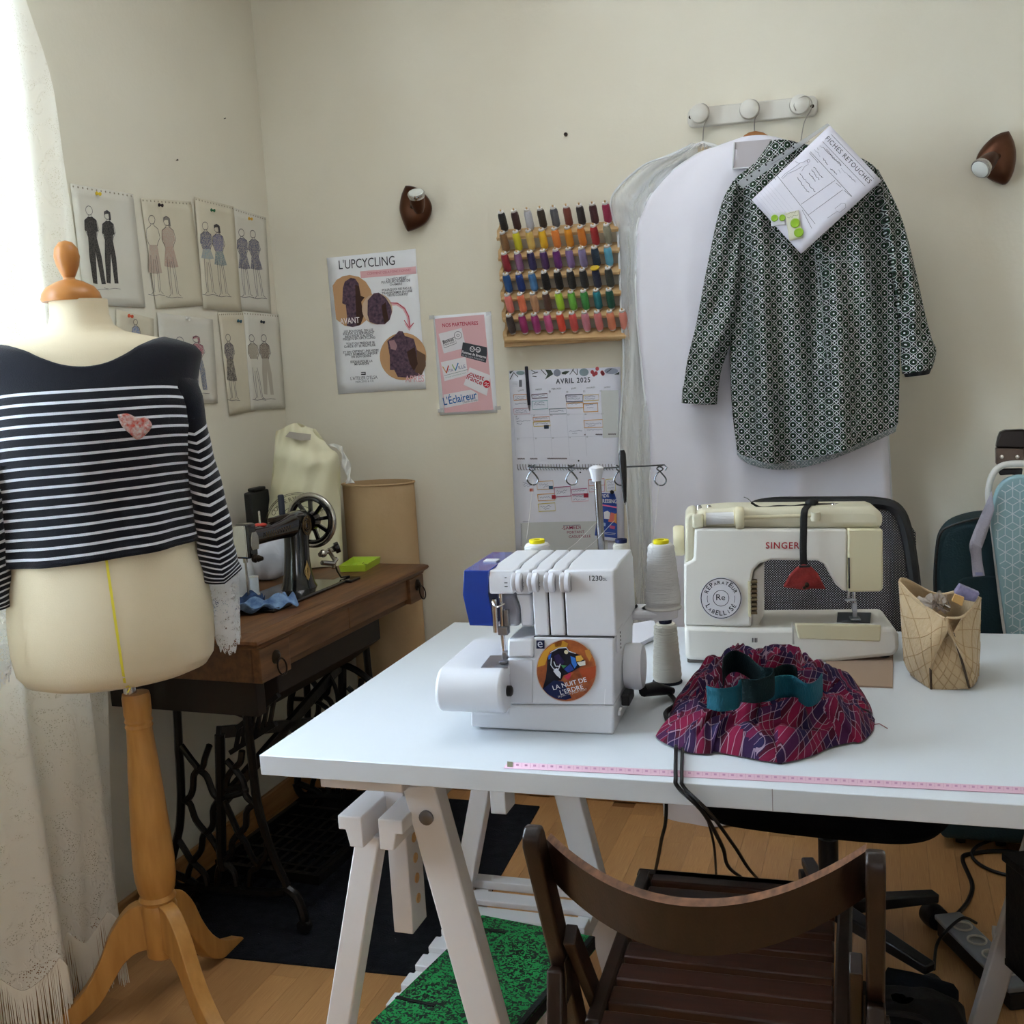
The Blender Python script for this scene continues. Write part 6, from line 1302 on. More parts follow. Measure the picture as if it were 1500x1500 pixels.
# black ribbon with a red felt pincushion
rb = thing('pincushion_ribbon', 'black ribbon tied over the cream sewing machine arm', 'ribbon', SF.M @ S2(605, 200, -.004), SF.rz); o3 = S2(605, 200, -.004)
m_rib = mat('black_ribbon', '0f1012', .7, bump=.2, bscale=200)
pts = spl([S2(622, 112, .05), S2(618, 116, .010), S2(606, 140, -.006), S2(603, 220, -.008), S2(602, 300, -.008), S2(604, 372, -.010)], 30)
mb = MB().grid(lambda u, v: at(pts, v)-o3+Vector(((u-.5)*.0125*(1+.0*v), 0, 0)), 4, 30); mb.build('hanging_band', m_rib, rb, solid=.0012)
pts2 = spl([S2(390, 100, .03), S2(430, 120, .03), S2(500, 115, .035), S2(560, 116, .04), S2(620, 108, .045), S2(720, 108, .06), S2(840, 108, .10)], 40)
MB().tube([p-o3 for p in pts2], .0022, 6).build('tail', m_rib, rb); MB().ell(S2(636, 100, .045)-o3, (.012, .008, .007)).build('knot', m_rib, rb)
MB().tube([p-o3 for p in spl([S2(360, 78, .03), S2(378, 86, .03), S2(392, 100, .03)], 8)], .0006, 5).build('frayed_end', m_rib, rb)
pcs = thing('pincushion', 'red felt fan-shaped pincushion hanging from the black ribbon', 'pincushion', SF.M @ S2(605, 400, -.012), SF.rz); o4 = S2(605, 400, -.012)
q = [S2(u, v, -.016)-o4 for u, v in ((572, 368), (604, 352), (634, 362), (662, 390), (696, 456), (640, 452), (608, 458), (560, 452), (519, 446), (548, 395))]
MB().prism(q, (0, .010, 0)).build('felt_body', mat('red_felt_cushion', '8c2a26', .9, col2='742220', vscale=60, bump=.4, bscale=200), pcs, bevel=.004, seg=3)
MB().ell(S2(617, 436, -.017)-o4, (.004, .002, .005)).ell(S2(606, 448, -.017)-o4, (.003, .002, .003)).build('pinned_button', m_brz, pcs)
MB().bx(S2(585, 366, -.018)-o4, S2(628, 352, -.006)-o4).build('ribbon_loop', m_rib, pcs, bevel=.001)
# brown board under the machine
q = [PZ(*cs_(u, v), T) for u, v in ((720, 848), (966, 857), (974, 760), (650, 752))]; q[2].y += .16; q[3].y += .16
cb_ = MB().prism([p-q[0] for p in q], (0, 0, .003)).build('cardboard_sheet', mat('brown_board', '9c8674', .85, spec=.2)); cb_.location = q[0]; tag(cb_, 'thin brown cardboard sheet slid under the cream sewing machine', 'cardboard')
# white notepad by the overlocker
q = [PZ(x, y, T+.001) for x, y in ((918, 958), (962, 935), (955, 915), (925, 920))]
nb = thing('paper_pad', 'small pad of white paper lying between the two machines', 'paper', q[0])
for k in range(3): MB().prism([p-q[0]+Vector((.002*k, .001*k, .0035*k)) for p in q], (0, 0, .003)).build('sheet_bundle', flat('d4d4dc'), nb)
# ================================================================== plaid shirt heap with elastic ribbons
def plaid(name):
    m = bpy.data.materials.new(name); MATS[name] = m; m.use_nodes = True; nt = m.node_tree; N = nt.nodes; Lk = nt.links; b = N['Principled BSDF']; b.inputs['Roughness'].default_value = .9; b.inputs['Specular IOR Level'].default_value = .15
    uv = N.new('ShaderNodeUVMap'); sp = N.new('ShaderNodeSeparateXYZ'); Lk.new(uv.outputs[0], sp.inputs[0])
    def M_(op, a, b_=None):
        n = N.new('ShaderNodeMath'); n.operation = op
        for i, q in enumerate((a, b_)):
            if q is None: continue
            if isinstance(q, (int, float)): n.inputs[i].default_value = q
            else: Lk.new(q, n.inputs[i])
        return n.outputs[0]
    def mix(f, a, c):
        n = N.new('ShaderNodeMix'); n.data_type = 'RGBA'; Lk.new(f, n.inputs[0])
        if isinstance(a, str): n.inputs[6].default_value = lin(a)
        else: Lk.new(a, n.inputs[6])
        n.inputs[7].default_value = lin(c); return n.outputs[2]
    def band(src, c0, w): return M_('LESS_THAN', M_('ABSOLUTE', M_('SUBTRACT', src, c0)), w)
    fu = M_('FRACT', M_('DIVIDE', sp.outputs['X'], .050)); fv = M_('FRACT', M_('DIVIDE', sp.outputs['Y'], .050)); col = '421022'
    for f in (fu, fv):
        col = mix(M_('MULTIPLY', band(f, .25, .17), .7), col, '1d1c40'); col = mix(M_('MULTIPLY', band(f, .72, .12), .6), col, '7a1638')
    for f in (fu, fv):
        for c0 in (.10, .40, .58, .86): col = mix(M_('MULTIPLY', band(f, c0, .010), .55), col, 'a8909c')
    Lk.new(col, b.inputs['Base Color']); return m
HC = PZ(1125, 1052, T)
edge = [PZ(x, y, T)-HC for x, y in ((1282, 1058), (1270, 1085), (1215, 1098), (1160, 1121), (1110, 1117), (1060, 1106), (1005, 1104), (968, 1084), (978, 1055))]
edge += [Vector((-.15, .12, 0)), Vector((-.12, .20, 0)), Vector((-.03, .24, 0)), Vector((.07, .22, 0)), Vector((.14, .13, 0))]
ep = spl(edge+[edge[0]], 120)
R6 = random.Random(11)
FD = [(R6.uniform(0, 2*pi), R6.uniform(22, 58), R6.uniform(0, 6), R6.uniform(.4, 1)) for _ in range(11)]
def hz(x, y):
    wx = x+.02*sin(y*34+1)+.008*sin(y*80); wy = y+.02*sin(x*38)+.008*sin(x*85+2)
    h = 0
    for a, f, p, w_ in FD: h += w_*(1-abs(sin((wx*cos(a)+wy*sin(a))*f+p)))**1.6
    return h/4.2
def heap_pt(u, v):
    e = at(ep, u); r = v; q = e*r; x, y = q.x, q.y
    env = (1-r**7); z = .003+env*(.014+.092*hz(x, y)*(1-.45*r))
    z += .030*math.exp(-((x+.03)**2+(y-.10)**2)/.012)*env
    side = .030*r*r*sin(u*44+r*5)+.016*r*sin(u*91+1)
    return Vector((x+side*e.y*2, y-side*e.x*2, max(.001, z)))
mb = MB().grid(lambda u, v: heap_pt(u, 1-v*.985), 220, 60)
me = bpy.data.meshes.new('plaid'); me.from_pydata([tuple(p) for p in mb.v], [], mb.f); me.update()
uvl = me.uv_layers.new(name='UVMap')
SD = [(R6.uniform(-.16, .15), R6.uniform(-.16, .2), R6.uniform(0, 3.1)) for _ in range(14)]     # folded layers, each turned its own way
for pg in me.polygons:
    c = pg.center; k = min(SD, key=lambda q: (q[0]-c.x)**2+(q[1]-c.y)**2)[2]
    for li in pg.loop_indices:
        c = me.vertices[me.loops[li].vertex_index].co
        uvl.data[li].uv = (c.x*cos(k)-c.y*sin(k)+c.z*.7+.008*sin(c.y*26), c.x*sin(k)+c.y*cos(k)-c.z*.6+.008*sin(c.x*24+2))
ph = link('plaid_shirt', me, plaid('red_purple_plaid'), angle=85); ph.location = HC; tag(ph, 'crumpled red and purple plaid shirt heaped on the white table', 'shirt')
MB().tube([p-HC for p in [PZ(1276, 1062, T+.002), PZ(1288, 1060, T+.002), PZ(1300, 1067, T+.002)]], .0007, 5).build('loose_thread', flat('7a2a34'), ph)
m_teal = mat('teal_elastic', '17505f', .75, bump=.4, bscale=400, stretch=(1, 1, .2), spec=.2); m_dkg = mat('dark_green_elastic', '0c1d20', .9, bump=.4, bscale=400, spec=.15)
cs3 = crop(960, 700, 2.778)
def ribbon(label, pts, h, z, m, rz=0):
    P = spl([PZ(*cs3(u, v), z) for u, v in pts], 70); c0 = Vector((P[0].x, P[0].y, z-h))
    o = MB().grid(lambda u, v: at(P, u)-c0+Vector((0, 0, -h*v))+Vector((.0, .006*sin(v*pi), 0)), 70, 5).build('elastic_ribbon', m, None, solid=.0014); o.location = c0
    tag(o, label, 'ribbon', 'elastic ribbons on the plaid heap')
ribbon('teal elastic ribbon snaking over the plaid shirt', [(207, 846), (262, 858), (330, 846), (346, 820), (400, 822), (462, 818), (500, 806), (560, 806), (615, 838), (655, 826), (678, 796)], .034, T+.098, m_teal)
ribbon('dark green elastic ribbon looped above the teal one', [(272, 772), (282, 725), (320, 703), (372, 722), (430, 768), (478, 775), (470, 802), (410, 822), (350, 818)], .034, T+.115, m_dkg)
ribbon('short dark teal elastic curl beside the dark green loop', [(480, 778), (520, 760), (560, 762), (576, 775)], .030, T+.108, m_dkg)
# ================================================================== quilted bag
m_quilt = mat('quilted_beige', 'c0a884', .85, col2='b79d78', vscale=6, bump=.3, bscale=120, sheen=.2)
m_trim = mat('dark_trim', '4a3c2e', .8)
QF = Fr(PZ(1363, 1009, T), 0); cb3 = crop(1280, 600, 3.571)
qb = thing('quilted_bag', 'beige diamond-quilted pouch standing open on the white table', 'bag', QF.loc)
def Q_(u, v, y): return QF.Y(*cb3(u, v), y)
def patch(nm, top, bot, bulge=(0, 0, 0), nu=26, nv=26, m=m_quilt, quilt=True):
    A_ = spl(top, 40); B_ = spl(bot, 40); bv = Vector(bulge)
    mb = MB().grid(lambda u, v: lerp(at(A_, u), at(B_, u), v)+bv*(sin(pi*u)*sin(pi*v)), nu, nv); o = mb.build(nm, m, qb, solid=.003, angle=80)
    if quilt:
        f = lambda u, v: lerp(at(A_, u), at(B_, u), v)+bv*(sin(pi*u)*sin(pi*v))
        q = MB()
        for k in range(-3, 5):
            for sg_ in (1, -1):
                pts = [(u, (u*sg_+(0 if sg_ > 0 else 1))+k*.28) for u in [i/24 for i in range(25)]]; pts = [f(u, v) for u, v in pts if 0 <= v <= 1]
                if len(pts) > 2: q.tube([p+bv.normalized()*.0018 if bv.length else p for p in pts], .0008, 4)
        q.build('quilting_seams', mat('quilt_thread', 'a98d68', .9), o)['kind'] = 'stuff'
    return o
patch('left_panel', [Q_(132, 900, .12), Q_(230, 1000, .07), Q_(330, 1070, .02), Q_(372, 1095, -.004), Q_(382, 1160, -.006), Q_(300, 1192, 0)], [Q_(160, 1312, .085), Q_(180, 1360, .07), Q_(215, 1400, .05), Q_(255, 1435, .03), Q_(280, 1452, .012), Q_(300, 1465, 0)], (-.012, -.016, 0))
patch('right_panel', [Q_(384, 1090, -.004), Q_(390, 1165, -.006), Q_(414, 1168, 0), Q_(470, 1080, .04), Q_(558, 985, .09)], [Q_(500, 1456, 0), Q_(508, 1452, .01), Q_(520, 1440, .03), Q_(535, 1420, .05), Q_(545, 1390, .08)], (.012, -.012, 0))
patch('end_panel', [Q_(300, 1192, 0), Q_(340, 1205, .012), Q_(375, 1198, .012), Q_(412, 1168, 0)], [Q_(300, 1465, 0), Q_(365, 1466, 0), Q_(430, 1463, 0), Q_(500, 1456, 0)], (0, -.010, 0))
patch('rim_flap', [Q_(372, 1094, -.006), Q_(345, 1078, .012), Q_(300, 1050, .03)], [Q_(384, 1164, -.008), Q_(345, 1185, .002), Q_(300, 1190, .004)], (0, -.006, 0), quilt=False)
patch('back_panel', [Q_(132, 900, .12), Q_(162, 880, .13), Q_(330, 960, .14), Q_(470, 940, .13), Q_(558, 985, .09)], [Q_(160, 1312, .085), Q_(260, 1290, .14), Q_(340, 1300, .15), Q_(450, 1300, .15), Q_(545, 1390, .08)], (0, .01, 0), quilt=False)
mb = MB()
for L3 in ([Q_(300, 1465, -.002), Q_(296, 1330, -.003), Q_(300, 1195, -.002)], [Q_(500, 1456, -.002), Q_(462, 1320, -.006), Q_(414, 1168, -.002)], [Q_(384, 1088, -.007), Q_(386, 1160, -.008)], [Q_(132, 900, .118), Q_(230, 1000, .068), Q_(330, 1070, .018), Q_(372, 1094, -.006)], [Q_(558, 985, .088), Q_(470, 1080, .038), Q_(384, 1088, -.006)]):
    MB().tube(spl(L3, 16), .0022, 6).build('edge_binding', m_trim if L3[0].z < .05 else m_quilt, qb)
bt = [Q_(190, 1345, .07), Q_(300, 1465, 0), Q_(500, 1456, 0), Q_(545, 1390, .08), Q_(340, 1300, .15)]
MB().prism([(p.x, p.y, .002) for p in bt], (0, 0, .003)).build('bottom', m_quilt, qb)
def small(nm, label, cat, fn): 
    t = thing(nm, label, cat, QF.loc+Vector((0, 0, .06))); fn(t, Vector((0, 0, .06))); return t
def f1(t, o): MB().prism([Q_(u, v, .07)-o for u, v in ((420, 960), (450, 918), (555, 962), (530, 1008), (440, 990))], (0, .02, 0)).build('box', mat('lilac_print', '8d86a8', .5, col2='5d5a78', vscale=60), t, bevel=.002)
small('trim_box', 'small lilac patterned box poking out of the quilted pouch', 'box', f1)
def f2(t, o): MB().prism([Q_(u, v, .05)-o for u, v in ((408, 1002), (424, 966), (474, 984), (462, 1030))], (0, .008, 0)).build('card', mat('ochre_card', 'c59a5c', .6), t, bevel=.001)
small('thread_card', 'small ochre card inside the quilted pouch', 'card', f2)
def f3(t, o):
    P = [Q_(u, v, .06)-o for u, v in ((225, 985), (300, 965), (360, 955), (400, 1020), (390, 1060), (330, 1050), (280, 1030))]
    c_ = sum(P, Vector())/len(P); mb = MB(); n = len(P); S3 = spl(P+[P[0]], 36)[:-1]
    for k_, y_ in ((1, 0), (.8, -.012), (.5, -.016), (.2, -.01)): mb.v += [c_+(p-c_)*k_+Vector((0, y_+.004*sin(i*2.3), .003*sin(i*1.7))) for i, p in enumerate(S3)]
    n = len(S3); mb.f = [(j*n+i, j*n+(i+1) % n, j*n+n+(i+1) % n, j*n+n+i) for j in range(3) for i in range(n)]+[tuple(3*n+i for i in range(n))]; mb.build('film', mat('clear_pouch', 'b9aea4', .1, alpha=.55, spec=1, bump=.8, bscale=60), t)
small('plastic_pouch', 'crumpled clear plastic sachet in the quilted pouch', 'sachet', f3)
def f4(t, o): MB().tube([Q_(370+26*k/40+8*cos(k*.9), 1030+14*k/40+10*sin(k*.9), .035+.004*sin(k*.9))-o for k in range(41)], .0012, 5).build('coil', m_chrome, t)
small('metal_spring', 'shiny coiled metal spring among the pouch contents', 'spring', f4)
# ================================================================== tape measure along the table edge
tm = Sheet('tape_measure', 'pink tape measure stuck along the front edge of the white table', 'tape measure', PZ(744, 1116.5, T+.0008), PZ(1960, 1175.2, T+.0008), PZ(744, 1125, T+.0008), mat('pink_tape', 'cfa9b8', .6), thick=.0006)
for k in range(95):
    x = 752+k*12.6; y = 1116.5+(x-744)*.0483; tm.strokes('printed_tick', [[(x, y+1), (x, y+7)]], .35, flat('a36f8a'), .0006)
    if k % 1 == 0: tm.poly('printed_number', [(x+4, y+2.5), (x+8, y+2.7), (x+8, y+5.5), (x+4, y+5.3)], flat('b487a0'), .0006)
tm.poly('metal_end', [(743, 1116), (751, 1116.6), (751, 1124.5), (743, 1124)], flat('7d7a62'), .0007)
# ================================================================== cables
m_cab = mat('black_cable', '101113', .5)
def cable(label, pts, r=.0028, grp='black cables at the table', n=60, extra=None):
    c0 = Vector((pts[0].x, pts[0].y, min(p.z for p in pts))); o = thing('power_cable', label, 'cable', c0, group=grp)
    MB().tube([p-c0 for p in spl(pts, n)], r, 7).build('lead', m_cab, o)
    if extra: extra(o, c0)
    return o
def plug(o, c0):
    p = PZ(942, 1012, T+.03)-c0; q = PZ(985, 1012, T+.012)-c0
    MB().tube([p, lerp(p, q, .4)+Vector((0, 0, .004)), q], [.010, .012, .006], 10).build('connector', m_cab, o)
yt_ = tb.location.y-TD/2
cable('black lead plugged into the overlocker flank', [PZ(955, 1012, T+.024), PZ(975, 1012, T+.01), PZ(990, 1030, T+.004), PZ(975, 1045, T+.004), PZ(985, 1065, T+.004)], .004, extra=plug)
for k, (dx, lab) in enumerate(((0, 'black pedal lead hanging in a loop over the table edge'), (9, 'thinner twin lead hanging straight over the table edge'))):
    e1 = PZ(990+dx, 1090, T+.004); e2 = PZ(996+dx, 1124, T+.004)
    cable(lab, [PZ(986+dx*.5, 1072, T+.004), e1, Vector((e2.x, yt_+.01, T+.005)), Vector((e2.x+.006, yt_-.006, T-.005)), PY(1030+dx, 1190, yt_-.006), PY(1058+dx*2, 1240, yt_+.12), PY(1072+dx*(3 if k else 1), 1275, yt_+.35), PZ(1115+dx, 1302, .02)], .0026+.0004*(1-k))
cable('straight black lead dropping beside the white garment bag', [Vector((PY(976, 1172, 2.2).x, 2.2, T-.036)), PY(976, 1172, 2.2), PY(968, 1235, 2.25), PZ(955, 1300, .01)], .004)
cable('thin black lead dropping under the chair seat', [PY(1035, 1195, 2.25), PY(1046, 1240, 2.3), PZ(1050, 1302, .01)], .003)
# ================================================================== green portfolio on the trestle shelf
def marble(name):
    m = mat(name, '0f6a3a', .6); nt = m.node_tree; N = nt.nodes; Lk = nt.links; b = N['Principled BSDF']; tc = N.new('ShaderNodeTexCoord')
    nz = N.new('ShaderNodeTexNoise'); nz.inputs['Scale'].default_value = 130; nz.inputs['Detail'].default_value = 2; nz.inputs['Distortion'].default_value = 1.2; Lk.new(tc.outputs['Object'], nz.inputs['Vector'])
    rp = N.new('ShaderNodeValToRGB'); e = rp.color_ramp.elements; e[0].position = .47; e[0].color = lin('08120e'); e[1].position = .52; e[1].color = lin('128a44'); Lk.new(nz.outputs['Fac'], rp.inputs[0]); Lk.new(rp.outputs[0], b.inputs['Base Color']); return m
zt3 = .232; A3 = PZ(706, 1340, zt3); B3 = PZ(543, 1497, zt3); C3 = PZ(872, 1372, zt3); D3 = B3+C3-A3
pf_ = thing('portfolio', 'green and black marbled portfolio with black spine on the trestle shelf', 'portfolio', Vector((A3.x, A3.y, .205)))
def up(p, z): return Vector((p.x-A3.x, p.y-A3.y, z-.205))
MB().prism([up(p, zt3-.004) for p in (A3, B3, D3, C3)], (0, 0, .004)).build('front_cover', marble('green_marbled_paper'), pf_, bevel=.001)
MB().prism([up(p, .2055) for p in (A3, B3, D3, C3)], (0, 0, .004)).build('back_cover', MATS['green_marbled_paper'], pf_, bevel=.001)
MB().prism([up(lerp(p, (A3+D3)/2, .04), .2095) for p in (A3, B3, D3, C3)], (0, 0, zt3-.004-.2095)).build('paper_block', flat('d6d4d0'), pf_)
s3 = lerp(C3, A3, .05); s4 = lerp(D3, B3, .05); MB().prism([up(p, .2052) for p in (C3, D3, s4, s3)], (0, 0, zt3-.2052+.0012)).build('spine', mat('black_cloth', '15171a', .8, bump=.3, bscale=300), pf_, bevel=.002)
for t in (.13, .80):
    p, q = lerp(A3, B3, t), lerp(C3, D3, t-.02); MB().bar(up(p, zt3+.001), up(lerp(p, q, .32), zt3+.001), .008, .0012, (0, 1, 0)).build('elastic_strap', m_rib, pf_)
# pale drawing board under it
A4, B4, C4 = A3+Vector((-.03, .02, 0)), B3+Vector((-.02, -.01, 0)), C3
# ================================================================== folding wooden chair
m_chw = mat('dark_stained_beech', '2a1912', .38, col2='1b100a', vscale=8, stretch=(8, 8, 1), bump=.05, spec=.5)
m_ply = mat('ply_edge', '7a5238', .5, col2='4a2e1e', vscale=40, stretch=(1, 1, 14))
CH = Fr((-.214, 1.36, 0), radians(1.5)); ch_ = thing('folding_chair', 'dark wooden folding chair with curved plywood back and slatted seat', 'chair', CH.loc, CH.rz)
for s_ in (-1, 1):
    x_ = s_*.203
    P_ = [(-.150, .790), (-.158, .782), (-.160, .765), (.045, .36), (.40, 0), (.43, 0), (.085, .37), (-.115, .775), (-.128, .788)]
    MB().prism([(x_-.011, y, z) for y, z in [(-.142, .755), (-.140, .769), (-.130, .778), (-.116, .776), (-.108, .765), (.06, .40), (.42, 0), (.385, 0), (.022, .39)]], (.022, 0, 0)).build('back_post', m_chw, ch_, bevel=.004, seg=3)
    MB().bar((x_+s_*.0, -.052, .545), (x_+s_*.0, -.17, 0), .022, .030, (1, 0, 0)).build('rear_leg', m_chw, ch_, bevel=.003)
    MB().bar((s_*.160, -.045, .452), (s_*.166, .40, .452), .022, .034, (1, 0, 0)).build('seat_rail', m_chw, ch_, bevel=.004)
    MB().lathe([(.007, 0), (.007, .004), (0, .006)], (x_+s_*.011, -.048, .52), (s_, 0, 0), 12).build('hinge_bolt', m_brz, ch_)
    MB().bx((x_-s_*.0135-.001, -.062, .50), (x_-s_*.0135+.001, -.030, .56)).build('hinge_plate', m_brz, ch_)
    MB().bar((s_*.180, -.06, .60), (s_*.178, .30, .10), .016, .028, (1, 0, 0)).build('brace', m_chw, ch_, bevel=.002)
def bk(u, v, off=0):
    x = lerp(-.194, .194, u); t = (x/.194); dy = -.085*(1-t*t); zt4 = lerp(.748, .764, u)-.036*(1-t*t); h_ = .072-.006*abs(t)
    return Vector((x, -.098+dy+off+.02*v, zt4-h_*v))
n = 40
mb = MB()
for off in (0, .020): mb.v += [bk(i/n, v, off) for v in (0, 1) for i in range(n+1)]
k_ = n+1
mb.f = [(i, i+1, k_+i+1, k_+i) for i in range(n)]+[(2*k_+k_+i, 2*k_+k_+i+1, 2*k_+i+1, 2*k_+i) for i in range(n)]+[(k_+i, k_+i+1, 3*k_+i+1, 3*k_+i) for i in range(n)]+[(0, k_, 3*k_, 2*k_), (n, 2*k_+n, 3*k_+n, k_+n)]+[(2*k_+i, 2*k_+i+1, i+1, i) for i in range(n)]
me = bpy.data.meshes.new('backrest'); me.from_pydata([tuple(p) for p in mb.v], [], mb.f); me.update()
ob = link('backrest', me, [m_chw, m_ply], ch_, angle=40)
for p in me.polygons[-n:]: p.material_index = 1
for k in range(8):
    y_ = -.035+k*.060; MB().bx((-.150, y_-.021, .452), (.150, y_+.021, .468)).build('seat_slat', mat('seat_slat_wood', '3f2218', .4, col2='2c160f', vscale=8, stretch=(1, 10, 10), spec=.5), ch_, bevel=.003)
MB().cyl((-.19, .33, .22), (.19, .33, .22), .009).build('stretcher', m_chw, ch_); MB().cyl((-.2, -.12, .24), (.2, -.12, .24), .009).build('stretcher', m_chw, ch_)
MB().bx((-.178, .385, .436), (.178, .407, .468)).build('front_rail', m_chw, ch_, bevel=.003)
# ================================================================== office chair
m_fab = mat('black_chair_fabric', '0d0e10', .95, bump=.4, bscale=350, spec=.1)
oc = thing('office_chair', 'black office chair with mesh back behind the cream sewing machine', 'chair', (-.115, 2.40, 0), radians(-4))
seat = [(-.255, -.10), (-.25, -.22), (-.20, -.285), (-.10, -.305), (.10, -.305), (.20, -.285), (.25, -.22), (.255, -.10), (.24, .12), (.15, .17), (-.15, .17), (-.24, .12)]
mb = MB(); S4 = spl([(x, y, 0) for x, y in seat+[seat[0]]], 60)[:-1]; n = len(S4)
for z, k in ((.395, .86), (.392, .95), (.41, 1.0), (.44, 1.0), (.462, .95), (.47, .8), (.468, .4)): mb.v += [Vector((p.x*k, p.y*k-.02*(1-k), z)) for p in S4]
mb.f = [(j*n+i, j*n+(i+1) % n, j*n+n+(i+1) % n, j*n+n+i) for j in range(6) for i in range(n)]+[tuple(range(n-1, -1, -1)), tuple(6*n+i for i in range(n))]
mb.build('seat', m_fab, oc, angle=60)
def mesh_mat():
    m = bpy.data.materials.new('black_mesh'); m.use_nodes = True; nt = m.node_tree; N = nt.nodes; Lk = nt.links; b = N['Principled BSDF']; b.inputs['Base Color'].default_value = lin('101113'); b.inputs['Roughness'].default_value = .7
    tc = N.new('ShaderNodeTexCoord'); sp = N.new('ShaderNodeSeparateXYZ'); Lk.new(tc.outputs['Object'], sp.inputs[0]); o_ = []
    for c_, d_ in (('X', 'Z'), ):
        for sg_ in ('ADD', 'SUBTRACT'):
            a = N.new('ShaderNodeMath'); a.operation = sg_; Lk.new(sp.outputs[c_], a.inputs[0]); Lk.new(sp.outputs[d_], a.inputs[1])
            s = N.new('ShaderNodeMath'); s.operation = 'MULTIPLY'; Lk.new(a.outputs[0], s.inputs[0]); s.inputs[1].default_value = 170
            f = N.new('ShaderNodeMath'); f.operation = 'FRACT'; Lk.new(s.outputs[0], f.inputs[0]); g = N.new('ShaderNodeMath'); g.operation = 'GREATER_THAN'; Lk.new(f.outputs[0], g.inputs[0]); g.inputs[1].default_value = .62; o_.append(g.outputs[0])
    mu = N.new('ShaderNodeMath'); mu.operation = 'MULTIPLY'; Lk.new(o_[0], mu.inputs[0]); Lk.new(o_[1], mu.inputs[1]); iv = N.new('ShaderNodeMath'); iv.operation = 'SUBTRACT'; iv.inputs[0].default_value = 1; Lk.new(mu.outputs[0], iv.inputs[1])
    Lk.new(iv.outputs[0], b.inputs['Alpha']); return m
OCF = Fr((-.115, 2.40, 0), radians(-4)); rt = [OCF.Y(x, y, .17) for x, y in ((1230, 736), (1285, 737), (1315, 748), (1330, 790), (1341, 870), (1343, 930))]
zt5 = rt[0].z; xr5 = rt[-1].x
bo = [(p.x, p.z) for p in rt]+[(xr5-.005, .60), (xr5-.06, .56)]; bo = bo+[(2*(-.02)-x, z) for x, z in bo[::-1]]
bs = [Vector((x, .17+.05*max(0, .8-z), z)) for x, z in bo]
MB().tube(spl(bs+[bs[0]], 90)[:-1], .014, 8, closed=True).build('back_frame', m_blk, oc)
def bkf(u, v):
    z = lerp(.565, zt5, v); hw = (xr5+.02)*(1-.55*max(0, (v-.82)/.18)**2.2) ; return Vector((-.02+lerp(-hw, hw, u), .17+.05*max(0, .8-z)+.015*(4*u*(1-u)), z))
MB().grid(bkf, 20, 20).build('mesh_panel', mesh_mat(), oc)
MB().bar((0, .12, .40), (0, .215, .44), .06, .012, (1, 0, 0)).bar((0, .21, .43), (0, .215, .66), .06, .012, (1, 0, 0)).build('back_bracket', m_blk, oc)
MB().cyl((0, 0, .09), (0, 0, .395), .014, n=18).cyl((0, 0, .09), (0, 0, .26), .022, n=18).build('gas_stem', m_blk, oc)
MB().bx((-.09, -.09, .375), (.09, .09, .397)).build('tilt_plate', m_blk, oc, bevel=.004)
for k in range(5):
    t = 2*pi*k/5+.62; e = Vector((cos(t), sin(t), 0)); MB().bar(Vector((0, 0, .10)), e*.27+Vector((0, 0, .075)), .045, .035, None, .03, .022).build('base_arm', m_blk, oc, bevel=.004)
    p = e*.265; w_ = MB().lathe([(.010, -.022), (.026, -.020), (.028, -.004), (.028, .004), (.026, .020), (.010, .022)], (p.x, p.y, .028), (-sin(t), cos(t), 0), 20).build('caster', m_blk, oc)
# ================================================================== ironing board, strap, teal suitcase
m_icov = mat('ironing_cover_blue', '8fb0b8', .8, bump=.1, bscale=200); m_iw = mat('board_frame_white', 'd4d2cc', .4); m_dkm = mat('dark_metal_rest', '2c2725', .35, .7)
IY = 2.86; IP = [(1452, 770), (1456, 728), (1468, 706), (1486, 697), (1506, 698), (1526, 712), (1540, 740), (1560, 925), (1590, 1250), (1512, 1250), (1474, 925)]
IQ = [PY(x, y, IY) for x, y in IP]; IB = Vector((IQ[-2].x, IY, 0)); ib = thing('ironing_board', 'folded ironing board with pale blue cube-pattern cover against the wall', 'ironing board', IB)
MB().prism([p-IB for p in spl(IQ[:7], 26)+[IQ[7], Vector((IQ[8].x, IY, .004)), Vector((IQ[9].x, IY, .004)), IQ[10]]], (0, .022, 0)).build('padded_cover', m_icov, ib, bevel=.006, seg=3)
def inpoly(x, y, P):
    c = False
    for i in range(len(P)):
        (x0, y0), (x1, y1) = P[i], P[i-1]
        if (y0 > y) != (y1 > y) and x < (x1-x0)*(y-y0)/(y1-y0)+x0: c = not c
    return c
IS = Sheet('x', '', '', PY(1440, 690, IY-.0012), PY(1600, 690, IY-.0012), PY(1440, 1000, IY-.0012), None, obj=ib, local=Matrix.Translation(-IB))
seg = []; a6 = 12.5; ins = [(1456, 770), (1460, 730), (1471, 711), (1487, 702), (1505, 703), (1522, 716), (1535, 742), (1553, 925), (1560, 990), (1484, 990), (1478, 925)]
for r in range(-2, 22):
    for c in range(-2, 12):
        cx = 1440+c*a6*1.732+(r % 2)*a6*.866; cy = 690+r*a6*1.5
        V = [(cx+a6*sin(pi/3*k), cy-a6*cos(pi/3*k)) for k in range(6)]
        for k in range(3):
            seg.append((V[k], V[k+1]))
        for k in (0, 2, 4): seg.append(((cx, cy), V[k]))
seg2 = []
for p, q in seg:
    for i in range(4):
        a = (lerp(p[0], q[0], i/4), lerp(p[1], q[1], i/4)); b = (lerp(p[0], q[0], (i+1)/4), lerp(p[1], q[1], (i+1)/4))
        if inpoly(*a, ins) and inpoly(*b, ins): seg2.append([a, b])
IS.strokes('cover_print', seg2, 1.3, flat('d3dde0'), .0006)['kind'] = 'stuff'
